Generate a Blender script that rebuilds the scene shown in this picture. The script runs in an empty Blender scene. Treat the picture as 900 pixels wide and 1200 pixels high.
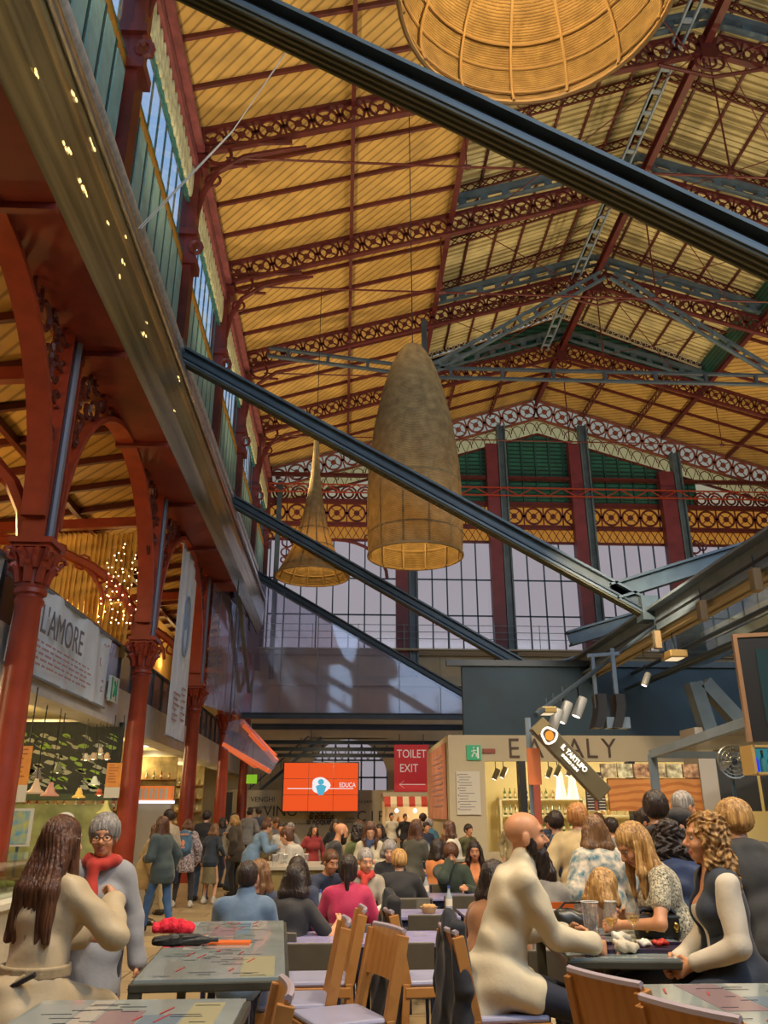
import bpy, bmesh, math, random
import numpy as np
from mathutils import Vector, Matrix, Euler
PI=math.pi; R=math.radians
scene=bpy.context.scene
C=scene.collection
# ---------------------------------------------------------------- camera
FPX=950.0; EYE=1.7; PITCH=math.atan(355/FPX); YAW=math.atan(50/FPX*math.cos(PITCH))
cam=bpy.data.cameras.new('camera'); camo=bpy.data.objects.new('camera',cam); C.objects.link(camo)
camo.location=(0,0,EYE); camo.rotation_euler=(PI/2+PITCH,0,-YAW)
cam.sensor_fit='VERTICAL'; cam.sensor_height=36; cam.lens=36*FPX/1200; cam.clip_end=300; cam.clip_start=.05
scene.camera=camo
_M=camo.rotation_euler.to_matrix()
def at(x,y,Y):
    d=_M@Vector(((x-450)/FPX,(600-y)/FPX,-1)); return Vector((0,0,EYE))+d*(Y/d.y)
def atz(x,y,Z):
    d=_M@Vector(((x-450)/FPX,(600-y)/FPX,-1)); return Vector((0,0,EYE))+d*((Z-EYE)/d.z)
# ---------------------------------------------------------------- world and exposure
scene.view_settings.view_transform='Standard'; scene.view_settings.look='None'
scene.view_settings.exposure=0.0; scene.view_settings.gamma=1; scene.view_settings.use_curve_mapping=False
w=bpy.data.worlds.new('sky'); scene.world=w; w.use_nodes=True
nt=w.node_tree; nt.nodes.clear()
o=nt.nodes.new('ShaderNodeOutputWorld'); bg=nt.nodes.new('ShaderNodeBackground')
tc=nt.nodes.new('ShaderNodeTexCoord'); sp=nt.nodes.new('ShaderNodeSeparateXYZ'); cr=nt.nodes.new('ShaderNodeValToRGB')
nt.links.new(tc.outputs['Generated'],sp.inputs[0]); nt.links.new(sp.outputs[2],cr.inputs[0])
nt.links.new(cr.outputs[0],bg.inputs[0]); nt.links.new(bg.outputs[0],o.inputs[0])
e=cr.color_ramp.elements; e[0].position=0.0; e[0].color=(.36,.34,.37,1); e[1].position=.8; e[1].color=(.30,.52,.82,1)
n=e.new(.35); n.color=(.40,.38,.41,1)
n=e.new(.5); n.color=(.42,.60,.80,1)
bg.inputs[1].default_value=1.0
try:
    scene.cycles.use_denoising=True; scene.cycles.max_bounces=8; scene.cycles.transparent_max_bounces=16
    scene.cycles.sample_clamp_indirect=4; scene.cycles.caustics_reflective=False; scene.cycles.caustics_refractive=False
except Exception: pass
def light(kind,loc,energy,col,size=.3,aim=None,spot=100,blend=.8):
    l=bpy.data.lights.new('light',kind); l.energy=energy; l.color=col
    if kind=='AREA': l.shape='DISK'; l.size=size
    elif kind=='SPOT': l.spot_size=R(spot); l.spot_blend=blend; l.shadow_soft_size=size
    elif kind=='POINT': l.shadow_soft_size=size
    ob=bpy.data.objects.new('light',l); C.objects.link(ob); ob.location=loc
    if aim is not None: ob.rotation_euler=(Vector(aim)-Vector(loc)).to_track_quat('-Z','Y').to_euler()
    return ob
WARM=(1,.74,.42); WARM2=(1,.78,.50)
# floodlights on the gutter rail and the long steel beam wash the timber roof
for y in (8,14,20,26,32,38):
    light('SPOT',(-2.9,y,12.0),1050,WARM,.25,(2.5,y+2,22),140)
for y in (10,18,26,34):
    light('SPOT',(9.5,y,9.0),1050,WARM,.3,(8,y+2,24),150)
    light('SPOT',(19,y,9.0),1700,WARM,.3,(17,y+1,22),150)
# downlights over the dining floor
for x,y in ((-.6,5),(2.6,5),(-1.5,10),(1.8,10),(4.6,9),(-1.5,16),(2,16),(0,23),(-1.5,30),(2.5,30)):
    light('SPOT',(x,y-1.5,6.2),800,WARM2,.25,(x,y,0),110)
# added area lamp: bluish fill as daylight from the unseen rear gable
l=light('AREA',(10.8,-2.6,14),2700,(.62,.80,1),10,(10.8,30,9)); l.data.shape='RECTANGLE'; l.data.size=24; l.data.size_y=10
light('SPOT',(5.0,13,6.5),900,WARM2,.2,(6.5,20,3),90); light('SPOT',(9.5,8,5.5),600,WARM2,.2,(5,13,1.5),100); light('SPOT',(-.5,35,4.0),260,WARM2,.2,(-.5,38.6,1.5),120)  # warm spots added to brighten the shop front, kiosk and back wall
# left stalls
for y in (8.5,12,15.5,19,22.5,26,30,34): light('POINT',(-6.6,y,3.1),85,(1,.78,.42),.12)
for y in (8,14,20,27,34): light('POINT',(-7.5,y,6.6),150,(1,.60,.22),.2)
# ---------------------------------------------------------------- materials
MATS={}
def mat(name,col,rough=.6,metal=0.,spec=.5,var=0.,scale=8.,bump=0.,bscale=40.,emit=None,estr=0.,alpha=1.,coat=0.,sheen=0.,stretch=(1,1,1),col2=None,dirt=0.):
    if name in MATS: return MATS[name]
    m=bpy.data.materials.new(name); m.use_nodes=True; nt=m.node_tree; b=nt.nodes['Principled BSDF']
    b.inputs['Base Color'].default_value=(*col,1); b.inputs['Roughness'].default_value=rough
    b.inputs['Metallic'].default_value=metal; b.inputs['Specular IOR Level'].default_value=spec
    b.inputs['Coat Weight'].default_value=coat; b.inputs['Sheen Weight'].default_value=sheen
    b.inputs['Alpha'].default_value=alpha
    if emit: b.inputs['Emission Color'].default_value=(*emit,1); b.inputs['Emission Strength'].default_value=estr
    tc=nt.nodes.new('ShaderNodeTexCoord'); mp=nt.nodes.new('ShaderNodeMapping'); mp.inputs['Scale'].default_value=stretch
    nt.links.new(tc.outputs['Object'],mp.inputs[0])
    no=nt.nodes.new('ShaderNodeTexNoise'); no.inputs['Scale'].default_value=scale; no.inputs['Detail'].default_value=5
    nt.links.new(mp.outputs[0],no.inputs['Vector'])
    if var>0 or col2:
        ra=nt.nodes.new('ShaderNodeValToRGB'); nt.links.new(no.outputs[0],ra.inputs[0])
        ra.color_ramp.elements[0].position=.33; ra.color_ramp.elements[1].position=.67
        c2=col2 or tuple(min(1,c*(1+var)) for c in col); c1=tuple(c*(1-var) for c in col) if var>0 else col
        ra.color_ramp.elements[0].color=(*c1,1); ra.color_ramp.elements[1].color=(*c2,1)
        nt.links.new(ra.outputs[0],b.inputs['Base Color'])
    if bump>0:
        n2=nt.nodes.new('ShaderNodeTexNoise'); n2.inputs['Scale'].default_value=bscale; n2.inputs['Detail'].default_value=4
        nt.links.new(mp.outputs[0],n2.inputs['Vector'])
        bu=nt.nodes.new('ShaderNodeBump'); bu.inputs['Strength'].default_value=bump; bu.inputs['Distance'].default_value=.02
        nt.links.new(n2.outputs[0],bu.inputs['Height']); nt.links.new(bu.outputs[0],b.inputs['Normal'])
    MATS[name]=m; return m
def striped(name,c1,c2,scale,axis=(0,0,0),width=.5,rough=.6,bump=0.,direction='X',metal=0.,noise=.12,wscale=1,dist=0.,dscale=1.,emitc=None,estr=0):
    """wave-banded material: planks, slats, wood grain, weaves"""
    if name in MATS: return MATS[name]
    m=bpy.data.materials.new(name); m.use_nodes=True; nt=m.node_tree; b=nt.nodes['Principled BSDF']
    b.inputs['Roughness'].default_value=rough; b.inputs['Metallic'].default_value=metal
    tc=nt.nodes.new('ShaderNodeTexCoord'); mp=nt.nodes.new('ShaderNodeMapping'); mp.inputs['Rotation'].default_value=axis
    nt.links.new(tc.outputs['Object'],mp.inputs[0])
    wv=nt.nodes.new('ShaderNodeTexWave'); wv.bands_direction=direction; wv.inputs['Scale'].default_value=scale
    wv.inputs['Distortion'].default_value=dist; wv.inputs['Detail Scale'].default_value=dscale; wv.wave_profile='SIN'
    nt.links.new(mp.outputs[0],wv.inputs[0])
    ra=nt.nodes.new('ShaderNodeValToRGB'); nt.links.new(wv.outputs['Fac'],ra.inputs[0])
    ra.color_ramp.elements[0].position=width*.5; ra.color_ramp.elements[0].color=(*c1,1)
    ra.color_ramp.elements[1].position=min(1,width*.5+.18); ra.color_ramp.elements[1].color=(*c2,1)
    no=nt.nodes.new('ShaderNodeTexNoise'); no.inputs['Scale'].default_value=1.7*wscale; no.inputs['Detail'].default_value=5
    nt.links.new(mp.outputs[0],no.inputs[0])
    mx=nt.nodes.new('ShaderNodeMix'); mx.data_type='RGBA'; mx.blend_type='MULTIPLY'; mx.inputs[0].default_value=1
    r2=nt.nodes.new('ShaderNodeValToRGB'); r2.color_ramp.elements[0].position=.3; r2.color_ramp.elements[1].position=.7
    r2.color_ramp.elements[0].color=(1-noise*2,)*3+(1,); r2.color_ramp.elements[1].color=(1,1,1,1)
    nt.links.new(no.outputs[0],r2.inputs[0]); nt.links.new(ra.outputs[0],mx.inputs[6]); nt.links.new(r2.outputs[0],mx.inputs[7])
    nt.links.new(mx.outputs[2],b.inputs['Base Color'])
    if bump>0:
        bu=nt.nodes.new('ShaderNodeBump'); bu.inputs['Strength'].default_value=bump; bu.inputs['Distance'].default_value=.02
        nt.links.new(wv.outputs['Fac'],bu.inputs['Height']); nt.links.new(bu.outputs[0],b.inputs['Normal'])
    MATS[name]=m; return m
def glassy(name,tint=(1,1,1),trans=.85,rough=.05,gloss=None,diffuse=(0,0,0),dfac=0.,translucent=False,thin=True):
    """thin pane: transparent + glossy (+ some diffuse or translucent haze)"""
    if name in MATS: return MATS[name]
    m=bpy.data.materials.new(name); m.use_nodes=True; nt=m.node_tree; nt.nodes.clear()
    o=nt.nodes.new('ShaderNodeOutputMaterial'); t=nt.nodes.new('ShaderNodeBsdfTransparent'); g=nt.nodes.new('ShaderNodeBsdfGlossy')
    t.inputs[0].default_value=(*tint,1); g.inputs['Roughness'].default_value=rough; g.inputs[0].default_value=(*(gloss or (1,1,1)),1)
    fr=nt.nodes.new('ShaderNodeLayerWeight'); fr.inputs[0].default_value=.5
    mx=nt.nodes.new('ShaderNodeMixShader')
    mr=nt.nodes.new('ShaderNodeMapRange'); mr.inputs[3].default_value=(1-trans)*.5; mr.inputs[4].default_value=min(1,(1-trans)*2)
    nt.links.new(fr.outputs['Facing'],mr.inputs[0]); nt.links.new(mr.outputs[0],mx.inputs[0])
    nt.links.new(t.outputs[0],mx.inputs[1]); nt.links.new(g.outputs[0],mx.inputs[2]); last=mx
    if dfac>0:
        d=nt.nodes.new('ShaderNodeBsdfTranslucent' if translucent else 'ShaderNodeBsdfDiffuse'); d.inputs[0].default_value=(*diffuse,1)
        m2=nt.nodes.new('ShaderNodeMixShader'); m2.inputs[0].default_value=dfac
        nt.links.new(mx.outputs[0],m2.inputs[1]); nt.links.new(d.outputs[0],m2.inputs[2]); last=m2
    nt.links.new(last.outputs[0],o.inputs[0]); MATS[name]=m; return m
def glow(name,col,s):
    if name in MATS: return MATS[name]
    m=bpy.data.materials.new(name); m.use_nodes=True; nt=m.node_tree; nt.nodes.clear()
    o=nt.nodes.new('ShaderNodeOutputMaterial'); g=nt.nodes.new('ShaderNodeEmission'); g.inputs[0].default_value=(*col,1); g.inputs[1].default_value=s
    nt.links.new(g.outputs[0],o.inputs[0]); MATS[name]=m; return m
RED=mat('iron_red',(.080,.010,.007),.45,spec=.5,var=.25,scale=3,bump=.1,bscale=30)
REDC=mat('column_red',(.27,.038,.015),.38,var=.15,scale=4,bump=.05,bscale=60)
MAROON=mat('maroon_paint',(.12,.02,.03),.5,var=.2,scale=2)
STEEL=mat('blue_grey_steel',(.070,.105,.130),.42,metal=.0,var=.25,scale=2,bump=.05,bscale=20)
STEELD=mat('dark_blue_steel',(.035,.055,.075),.45,metal=.0,var=.2,scale=2)
STEELL=mat('light_blue_steel',(.17,.22,.27),.42,metal=.0,var=.2,scale=2)
PLANK=striped('ochre_boards',(.27,.16,.04),(.54,.34,.09),1.15,(0,0,R(-50)),.07,.6,bump=.3,noise=.16,wscale=.8)
CORR=striped('corrugated_cream',(.26,.20,.07),(.58,.50,.24),1.2,(0,0,0),.3,.55,direction='Y',noise=.2,wscale=.8)
TEAL=striped('teal_louvre',(.03,.11,.10),(.10,.27,.25),3.0,(0,0,0),.35,.5,direction='Z',noise=.2)
GREENL=striped('green_louvre',(.004,.035,.028),(.02,.14,.10),1.3,(0,0,0),.4,.45,direction='Z',noise=.2)
TEALD=mat('teal_dark',(.015,.06,.055),.5)
CREAM=mat('cream_plaster',(.55,.46,.30),.8,var=.08,scale=1.2)
CREAMW=mat('cream_white_panel',(.62,.58,.46),.6,var=.05,scale=2)
PINK=mat('pink_cornice',(.17,.045,.05),.6,var=.3,scale=3)
FRIEZE=mat('sage_cream_frieze',(.50,.50,.30),.7,var=.3,scale=5)
AMBER=glassy('amber_glass',(1,.66,.26),.9,.3,diffuse=(.95,.60,.20),dfac=.5,translucent=True)
SKYG=glassy('window_glass',(.92,.95,1),.93,.06)
PANEG=glassy('frosted_pane',(.95,.93,.95),.95,.1)
FILM=glassy('clear_film',(.74,.75,.88),.78,.05,gloss=(.8,.85,1),diffuse=(.40,.41,.60),dfac=.36)
NAVY=mat('navy_wall',(.022,.055,.085),.6,var=.2,scale=1)
BLACK=mat('black_paint',(.012,.012,.013),.45)
WOOD=striped('orange_wood',(.45,.15,.035),(.60,.24,.06),3,(0,0,0),.5,.4,noise=.15,dist=5,dscale=.7,direction='Z')
WOODC=striped('beech_chair_wood',(.46,.20,.055),(.52,.235,.065),5,(0,0,0),.5,.35,noise=.10,dist=4,direction='X')
# ---------------------------------------------------------------- object helpers
def tag(o,label=None,cat=None,group=None,kind=None):
    if label: o['label']=label
    if cat: o['category']=cat
    if group: o['group']=group
    if kind: o['kind']=kind
    return o
def thing(name,label,cat,loc=(0,0,0),rz=0,group=None):
    o=bpy.data.objects.new(name,None); C.objects.link(o); o.empty_display_size=.1
    o.location=loc; o.rotation_euler=(0,0,rz); return tag(o,label,cat,group)
def dup(root,loc,rz=None,label=None,group=None):
    r=root.copy(); C.objects.link(r); r.location=loc
    if rz is not None: r.rotation_euler=(0,0,rz)
    if label: r['label']=label
    if group: r['group']=group
    for ch in list(root.children):
        c=ch.copy(); C.objects.link(c); c.parent=r
        for g in list(ch.children):
            d=g.copy(); C.objects.link(d); d.parent=c
    return r
class MB:
    def __init__(s): s.v=[]; s.f=[]; s.mi=[]; s.cur=0
    def add(s,vs,fs):
        n=len(s.v); s.v+= [tuple(p) for p in vs]; s.f+=[tuple(i+n for i in f) for f in fs]; s.mi+=[s.cur]*len(fs); return s
    def box(s,c,d,rz=0,rot=None):
        x,y,z=d[0]/2,d[1]/2,d[2]/2
        M=rot if rot is not None else Matrix.Rotation(rz,3,'Z')
        vs=[Vector(c)+M@Vector((a*x,b*y,e*z)) for e in(-1,1) for b in(-1,1) for a in(-1,1)]
        return s.add(vs,[(0,2,3,1),(4,5,7,6),(0,1,5,4),(2,6,7,3),(0,4,6,2),(1,3,7,5)])
    def lo(s,a,b): # box from corner to corner
        return s.box([(a[i]+b[i])/2 for i in range(3)],[abs(b[i]-a[i]) for i in range(3)])
    def bar(s,p,q,w,h,up=(0,0,1)):
        p=Vector(p);q=Vector(q);d=(q-p); L=d.length
        if L<1e-6: return s
        d/=L; u=Vector(up)
        if abs(d.dot(u))>.99: u=Vector((0,1,0))
        r=d.cross(u).normalized(); u=r.cross(d)
        M=Matrix((r,d,u)).transposed()
        return s.box((p+q)/2,(w,L,h),rot=M)
    def ibeam(s,p,q,w,h,t=.03,up=(0,0,1)):
        p=Vector(p);q=Vector(q); d=(q-p).normalized(); u=Vector(up); r=d.cross(u).normalized(); u=r.cross(d)
        s.bar(p+u*(h/2-t/2),q+u*(h/2-t/2),w,t,up); s.bar(p-u*(h/2-t/2),q-u*(h/2-t/2),w,t,up); s.bar(p,q,t,h-2*t,up); return s
    def tube(s,pts,r,n=8,cap=True,closed=False):
        pts=[Vector(p) for p in pts]; m=len(pts)
        rs=r if isinstance(r,(list,tuple)) else [r]*m
        vs=[];fs=[]; prev=None
        for i,p in enumerate(pts):
            a=pts[i-1] if (i>0 or closed) else p; b=pts[(i+1)%m] if (i<m-1 or closed) else p
            t=(b-a).normalized() if (b-a).length>1e-9 else Vector((0,0,1))
            if prev is None:
                u=Vector((0,0,1)) if abs(t.z)<.9 else Vector((1,0,0)); u=(u-t*u.dot(t)).normalized()
            else:
                u=(prev-t*prev.dot(t)); u=u.normalized() if u.length>1e-6 else Vector((1,0,0))
            prev=u; v=t.cross(u)
            for k in range(n):
                a_=2*PI*k/n; vs.append(p+(u*math.cos(a_)+v*math.sin(a_))*rs[i])
        for i in range(m if closed else m-1):
            for k in range(n):
                a=i*n+k; b=i*n+(k+1)%n; c=((i+1)%m)*n+(k+1)%n; d=((i+1)%m)*n+k
                fs.append((a,b,c,d))
        if cap and not closed: fs.append(tuple(range(n-1,-1,-1))); fs.append(tuple((m-1)*n+k for k in range(n)))
        return s.add(vs,fs)
    def lathe(s,prof,n=24,c=(0,0,0),cap=False,M=None):
        vs=[];fs=[];m=len(prof)
        for r,z in prof:
            for k in range(n):
                a=2*PI*k/n; p=Vector((r*math.cos(a),r*math.sin(a),z))
                if M: p=M@p
                vs.append(p+Vector(c))
        for i in range(m-1):
            for k in range(n):
                fs.append((i*n+k,i*n+(k+1)%n,(i+1)*n+(k+1)%n,(i+1)*n+k))
        if cap: fs.append(tuple(range(n-1,-1,-1))); fs.append(tuple((m-1)*n+k for k in range(n)))
        return s.add(vs,fs)
    def prism(s,poly,a,b,ax='Y'):
        """extrude a 2D polygon between a and b along an axis; poly in the other two axes"""
        n=len(poly)
        def P(u,v,t): return (t,u,v) if ax=='X' else ((u,t,v) if ax=='Y' else (u,v,t))
        vs=[P(u,v,a) for u,v in poly]+[P(u,v,b) for u,v in poly]
        fs=[tuple(range(n)),tuple(range(2*n-1,n-1,-1))]+[(i,i+n,(i+1)%n+n,(i+1)%n) for i in range(n)]
        return s.add(vs,fs)
    def sphere(s,c,r,n=12,m=8,M=None):
        rr=r if isinstance(r,(tuple,list)) else (r,r,r); vs=[];fs=[]
        vs.append(Vector((0,0,-rr[2])))
        for i in range(1,m):
            t=-PI/2+PI*i/m
            for k in range(n): a=2*PI*k/n; vs.append(Vector((rr[0]*math.cos(t)*math.cos(a),rr[1]*math.cos(t)*math.sin(a),rr[2]*math.sin(t))))
        vs.append(Vector((0,0,rr[2])))
        if M: vs=[M@v for v in vs]
        vs=[v+Vector(c) for v in vs]; e=len(vs)-1
        for k in range(n):
            fs.append((0,1+(k+1)%n,1+k)); fs.append((e,e-n+k,e-n+(k+1)%n))
            for i in range(m-2): b=1+i*n; fs.append((b+k,b+(k+1)%n,b+n+(k+1)%n,b+n+k))
        return s.add(vs,fs)
    def build(s,name,m,parent=None,smooth=False,bevel=0,label=None,org=None,loc=None):
        me=bpy.data.meshes.new(name); vs=s.v
        off=Vector((0,0,0))
        if parent is None and org is not False:
            A=np.array(vs); mn=A.min(0); mx=A.max(0); off=Vector(((mn[0]+mx[0])/2,(mn[1]+mx[1])/2,mn[2]))
            if org is not None: off=Vector(org)
            vs=[tuple(Vector(p)-off) for p in vs]
        me.from_pydata(vs,[],s.f); me.update()
        ms=m if isinstance(m,(list,tuple)) else [m]
        for q in ms: me.materials.append(q)
        if len(ms)>1: me.polygons.foreach_set('material_index',[min(i,len(ms)-1) for i in s.mi])
        o=bpy.data.objects.new(name,me); C.objects.link(o)
        if parent: o.parent=parent
        o.location=off if loc is None else loc
        if smooth:
            me.polygons.foreach_set('use_smooth',[True]*len(me.polygons))
            try: me.set_sharp_from_angle(angle=R(smooth if smooth>1 else 40))
            except Exception: pass
        if bevel:
            b=o.modifiers.new('bevel','BEVEL'); b.width=bevel; b.segments=2; b.limit_method='ANGLE'; b.angle_limit=R(40)
        if label: o['label']=label
        return o
def struct(name,mb,m,**k):
    o=mb.build(name,m,**k); o['kind']='structure'; return o
def shift(parent_loc): # convenience: a local-coordinate converter
    P=Vector(parent_loc); return lambda p: Vector(p)-P
def text(txt,size,loc,rot,m,name='lettering',parent=None,extrude=.004,align='CENTER',sx=1,font=None,label=None,bold=0):
    cu=bpy.data.curves.new(name,'FONT'); cu.body=txt; cu.size=size; cu.extrude=extrude; cu.align_x=align; cu.align_y='CENTER'; cu.offset=bold
    t=bpy.data.objects.new(name,cu); C.objects.link(t)
    dg=bpy.context.evaluated_depsgraph_get(); dg.update()
    me=bpy.data.meshes.new_from_object(t.evaluated_get(dg)); C.objects.unlink(t); bpy.data.objects.remove(t)
    o=bpy.data.objects.new(name,me); C.objects.link(o); me.materials.clear(); me.materials.append(m)
    if parent: o.parent=parent
    o.location=loc; o.rotation_euler=rot; o.scale=(sx,1,1)
    if label: o['label']=label
    return o
# ================================================================ the hall
TP=5.85; TY=[6.1+TP*k for k in range(7)]          # truss positions
WX=-4.3; RX=10.8; EX=25.9; GY=41.3; Y0=-3.0       # clerestory plane, ridge, right wall, gable, rear
def roofz(x): return 19.7+.31*(min(x,2*RX-x)+4.3)
LX0,LX1=3.6,18.0
def lantz(x): return 23.35+.40*(min(x,2*RX-x)-LX0)
# floor
m=mat('floor_stone',(.34,.25,.13),.35,var=.12,scale=1.5,spec=.5)
nt=m.node_tree; b=nt.nodes['Principled BSDF']; br=nt.nodes.new('ShaderNodeTexBrick'); tcn=nt.nodes.new('ShaderNodeTexCoord')
br.inputs['Scale'].default_value=1; br.inputs['Brick Width'].default_value=1.2; br.inputs['Row Height'].default_value=.6; br.inputs['Mortar Size'].default_value=.012
br.inputs['Color1'].default_value=(.42,.32,.17,1); br.inputs['Color2'].default_value=(.34,.25,.14,1); br.inputs['Mortar'].default_value=(.14,.10,.06,1)
nt.links.new(tcn.outputs['Object'],br.inputs[0]); nt.links.new(br.outputs[0],b.inputs['Base Color'])
struct('floor',MB().lo((-16,Y0,-.2),(EX+.5,GY+.5,0)),m,org=(0,0,0))
# roof boards, left and right slopes, and the part beyond the lantern
def slab(mb,x0,x1,y0,y1,fz,t=.12):
    z0,z1=fz(x0),fz(x1)
    vs=[(x0,y0,z0),(x1,y0,z1),(x1,y1,z1),(x0,y1,z0),(x0,y0,z0+t),(x1,y0,z1+t),(x1,y1,z1+t),(x0,y1,z0+t)]
    mb.add(vs,[(0,3,2,1),(4,5,6,7),(0,1,5,4),(2,3,7,6),(1,2,6,5),(3,0,4,7)])
LYE=35.4
mb=MB(); slab(mb,WX-.6,LX0,Y0,GY+.3,roofz); slab(mb,LX1,EX+.6,Y0,GY+.3,roofz)
slab(mb,LX0,RX,LYE,GY+.3,roofz); slab(mb,RX,LX1,LYE,GY+.3,roofz)
struct('ceiling',mb,PLANK,org=(0,0,0))
# corrugated lantern roof
mb=MB(); n=int((LYE+.3-Y0)/.11)
for (a,b2) in ((LX0-.4,RX),(RX,LX1+.4)):
    vs=[];fs=[]
    for i in range(n+1):
        y=Y0+(LYE+.3-Y0)*i/n; d=.035*math.cos(i*PI)
        vs+=[(a,y,lantz(a)+d),(b2,y,lantz(b2)+d),(a,y,lantz(a)+.1),(b2,y,lantz(b2)+.1)]
    for i in range(n): k=4*i; fs+=[(k,k+4,k+5,k+1),(k+2,k+3,k+7,k+6)]
    mb.add(vs,fs)
o=struct('ceiling_lantern',mb,CORR,org=(0,0,0)); o.name='ceiling.001'
# lantern sides and end gable: green louvres with a pale lace edge above
mb=MB()
for x in (LX0,LX1):
    mb.lo((x-.06,Y0,roofz(x)),(x+.06,LYE,lantz(x)))
def gablepoly(f0,f1,x0,x1): return [(x0,f0(x0)),(RX,f0(RX)),(x1,f0(x1)),(x1,f1(x1)),(RX,f1(RX)),(x0,f1(x0))]
def gp(mb,f0,f1,x0,x1,y0,y1):
    for a,b2 in ((x0,RX),(RX,x1)):
        mb.prism([(a,f0(a)),(b2,f0(b2)),(b2,f1(b2)),(a,f1(a))],y0,y1)
gp(mb,lambda x:roofz(x)+.1,lambda x:lantz(x)-.35,LX0,LX1,LYE-.02,LYE+.08)
struct('wall_lantern',mb,GREENL,org=(0,0,0))
mb=MB()
for k in range(25):
    x=LX0+(LX1-LX0)*k/24
    if k%3==0: mb.lo((x-.04,LYE-.12,roofz(x)+.1),(x+.04,LYE-.03,lantz(x)-.35))
gp(mb,lambda x:roofz(x)+.55,lambda x:roofz(x)+.62,LX0,LX1,LYE-.1,LYE-.04)
struct('trim_30',mb,TEALD,org=(0,0,0))
mb=MB()
for s in (0,1):
    for k in range(26):
        x=LX0+(RX-LX0)*(k+.5)/26
        if s: x=2*RX-x
        z=lantz(x)-.18; mb.tube([(x+.12*math.cos(a),LYE-.1,z+.12*math.sin(a)) for a in [i*PI/4 for i in range(8)]],.022,4,closed=True)
gp(mb,lambda x:lantz(x)-.05,lambda x:lantz(x),LX0,LX1,LYE-.14,LYE); gp(mb,lambda x:lantz(x)-.38,lambda x:lantz(x)-.32,LX0,LX1,LYE-.14,LYE)
struct('trim_31',mb,mat('ivory_lace',(.62,.56,.40),.6),org=(0,0,0))
# rear, right and outer walls that close the hall
struct('wall_rear',MB().lo((-16,Y0-.3,0),(EX+.6,Y0,8.5)).lo((-16,Y0-.3,8.5),(-4,Y0,12)),CREAM,org=(0,0,0))
mb=MB(); mb.lo((-4,Y0-.2,8.5),(EX,Y0-.18,24)); struct('window_20',mb,SKYG,org=(0,0,0))
mb=MB()
for k in range(16): mb.lo((-4+k*2,Y0-.15,8.5),(-3.85+k*2,Y0,24))
struct('trim_40',mb,STEELD,org=(0,0,0))
struct('wall_right',MB().lo((EX,Y0,0),(EX+.4,GY,19.9)),CREAM,org=(0,0,0))
struct('wall_left',MB().lo((-12.6,Y0,0),(-12.3,GY,9)),CREAM,org=(0,0,0))
# ------------------------------------------------ ring-pattern iron web (trusses, friezes)
def ringweb(mb,p,q,h,t=.05,pitch=.78,flange=.18,fl_t=.095):
    """iron lattice: circles with rosettes between X panels; p,q are ends of the centre line in one vertical plane"""
    p=Vector(p);q=Vector(q);L=(q-p).length; d=(q-p)/L; zv=Vector((0,0,1)); u=(zv-d*zv.dot(d)).normalized(); nrm=d.cross(u)
    mb.bar(p+u*(h/2),q+u*(h/2),flange,fl_t); mb.bar(p-u*(h/2),q-u*(h/2),flange,fl_t)
    hh=h-fl_t; n=max(1,int(L/pitch)); pi_=L/n; r=min(hh/2,pi_/2*.90); bt=.075
    def ring(c,r0,r1,m=14,a0=0,a1=2*PI):
        vs=[];fs=[]
        for i in range(m+1):
            a=a0+(a1-a0)*i/m; dd=d*math.cos(a)+u*math.sin(a)
            for rr in (r0,r1):
                for s_ in (-1,1): vs.append(c+dd*rr+nrm*(s_*t/2))
        for i in range(m):
            k=4*i; fs+=[(k,k+2,k+6,k+4),(k+1,k+5,k+7,k+3),(k,k+4,k+5,k+1),(k+2,k+3,k+7,k+6)]
        mb.add(vs,fs)
    for i in range(n):
        c=p+d*(pi_*(i+.5))
        ring(c,r*.83,r*1.05,16); ring(c,0.0,r*.34,8)
        for k in range(4):
            a=PI/4+k*PI/2; dd=d*math.cos(a)+u*math.sin(a); mb.bar(c+dd*r*.3,c+dd*r*.85,t,.03,up=nrm)
        a=c+d*(pi_/2); mb.bar(a-u*hh/2,a+u*hh/2,t,.07,up=d); mb.bar(a-d*(pi_/2-r+.03),a+d*(pi_/2-r+.03),t,.13,up=u)
    return mb
TRW=.78
def bracket(mb,s=1,x=WX,z=19.3,y=0):
    """scrolled wall bracket under a truss end; s=+1 springs to the right"""
    mb.tube([(x+s*.15,y,z-3.0),(x+s*.25,y,z-2.2),(x+s*.6,y,z-1.45),(x+s*1.3,y,z-.9),(x+s*2.3,y,z-.62),(x+s*3.0,y,z-.45)],[.07,.09,.09,.09,.08,.05],6)
    mb.tube([(x+s*(.62+.32*math.cos(a)),y,z-.85+.32*math.sin(a)) for a in [i*PI/6 for i in range(12)]],.05,6,closed=True)
    mb.tube([(x+s*(.5+.2*math.cos(a)),y,z-1.75+.2*math.sin(a)) for a in [i*PI/6 for i in range(12)]],.04,6,closed=True)
    mb.bar((x+s*.1,y,z-1.2),(x+s*1.4,y,z-1.2),.08,.07)
    mb.bar((x+s*.1,y,z-.5),(x+s*2.6,y,z-.3),.12,.08)
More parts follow.
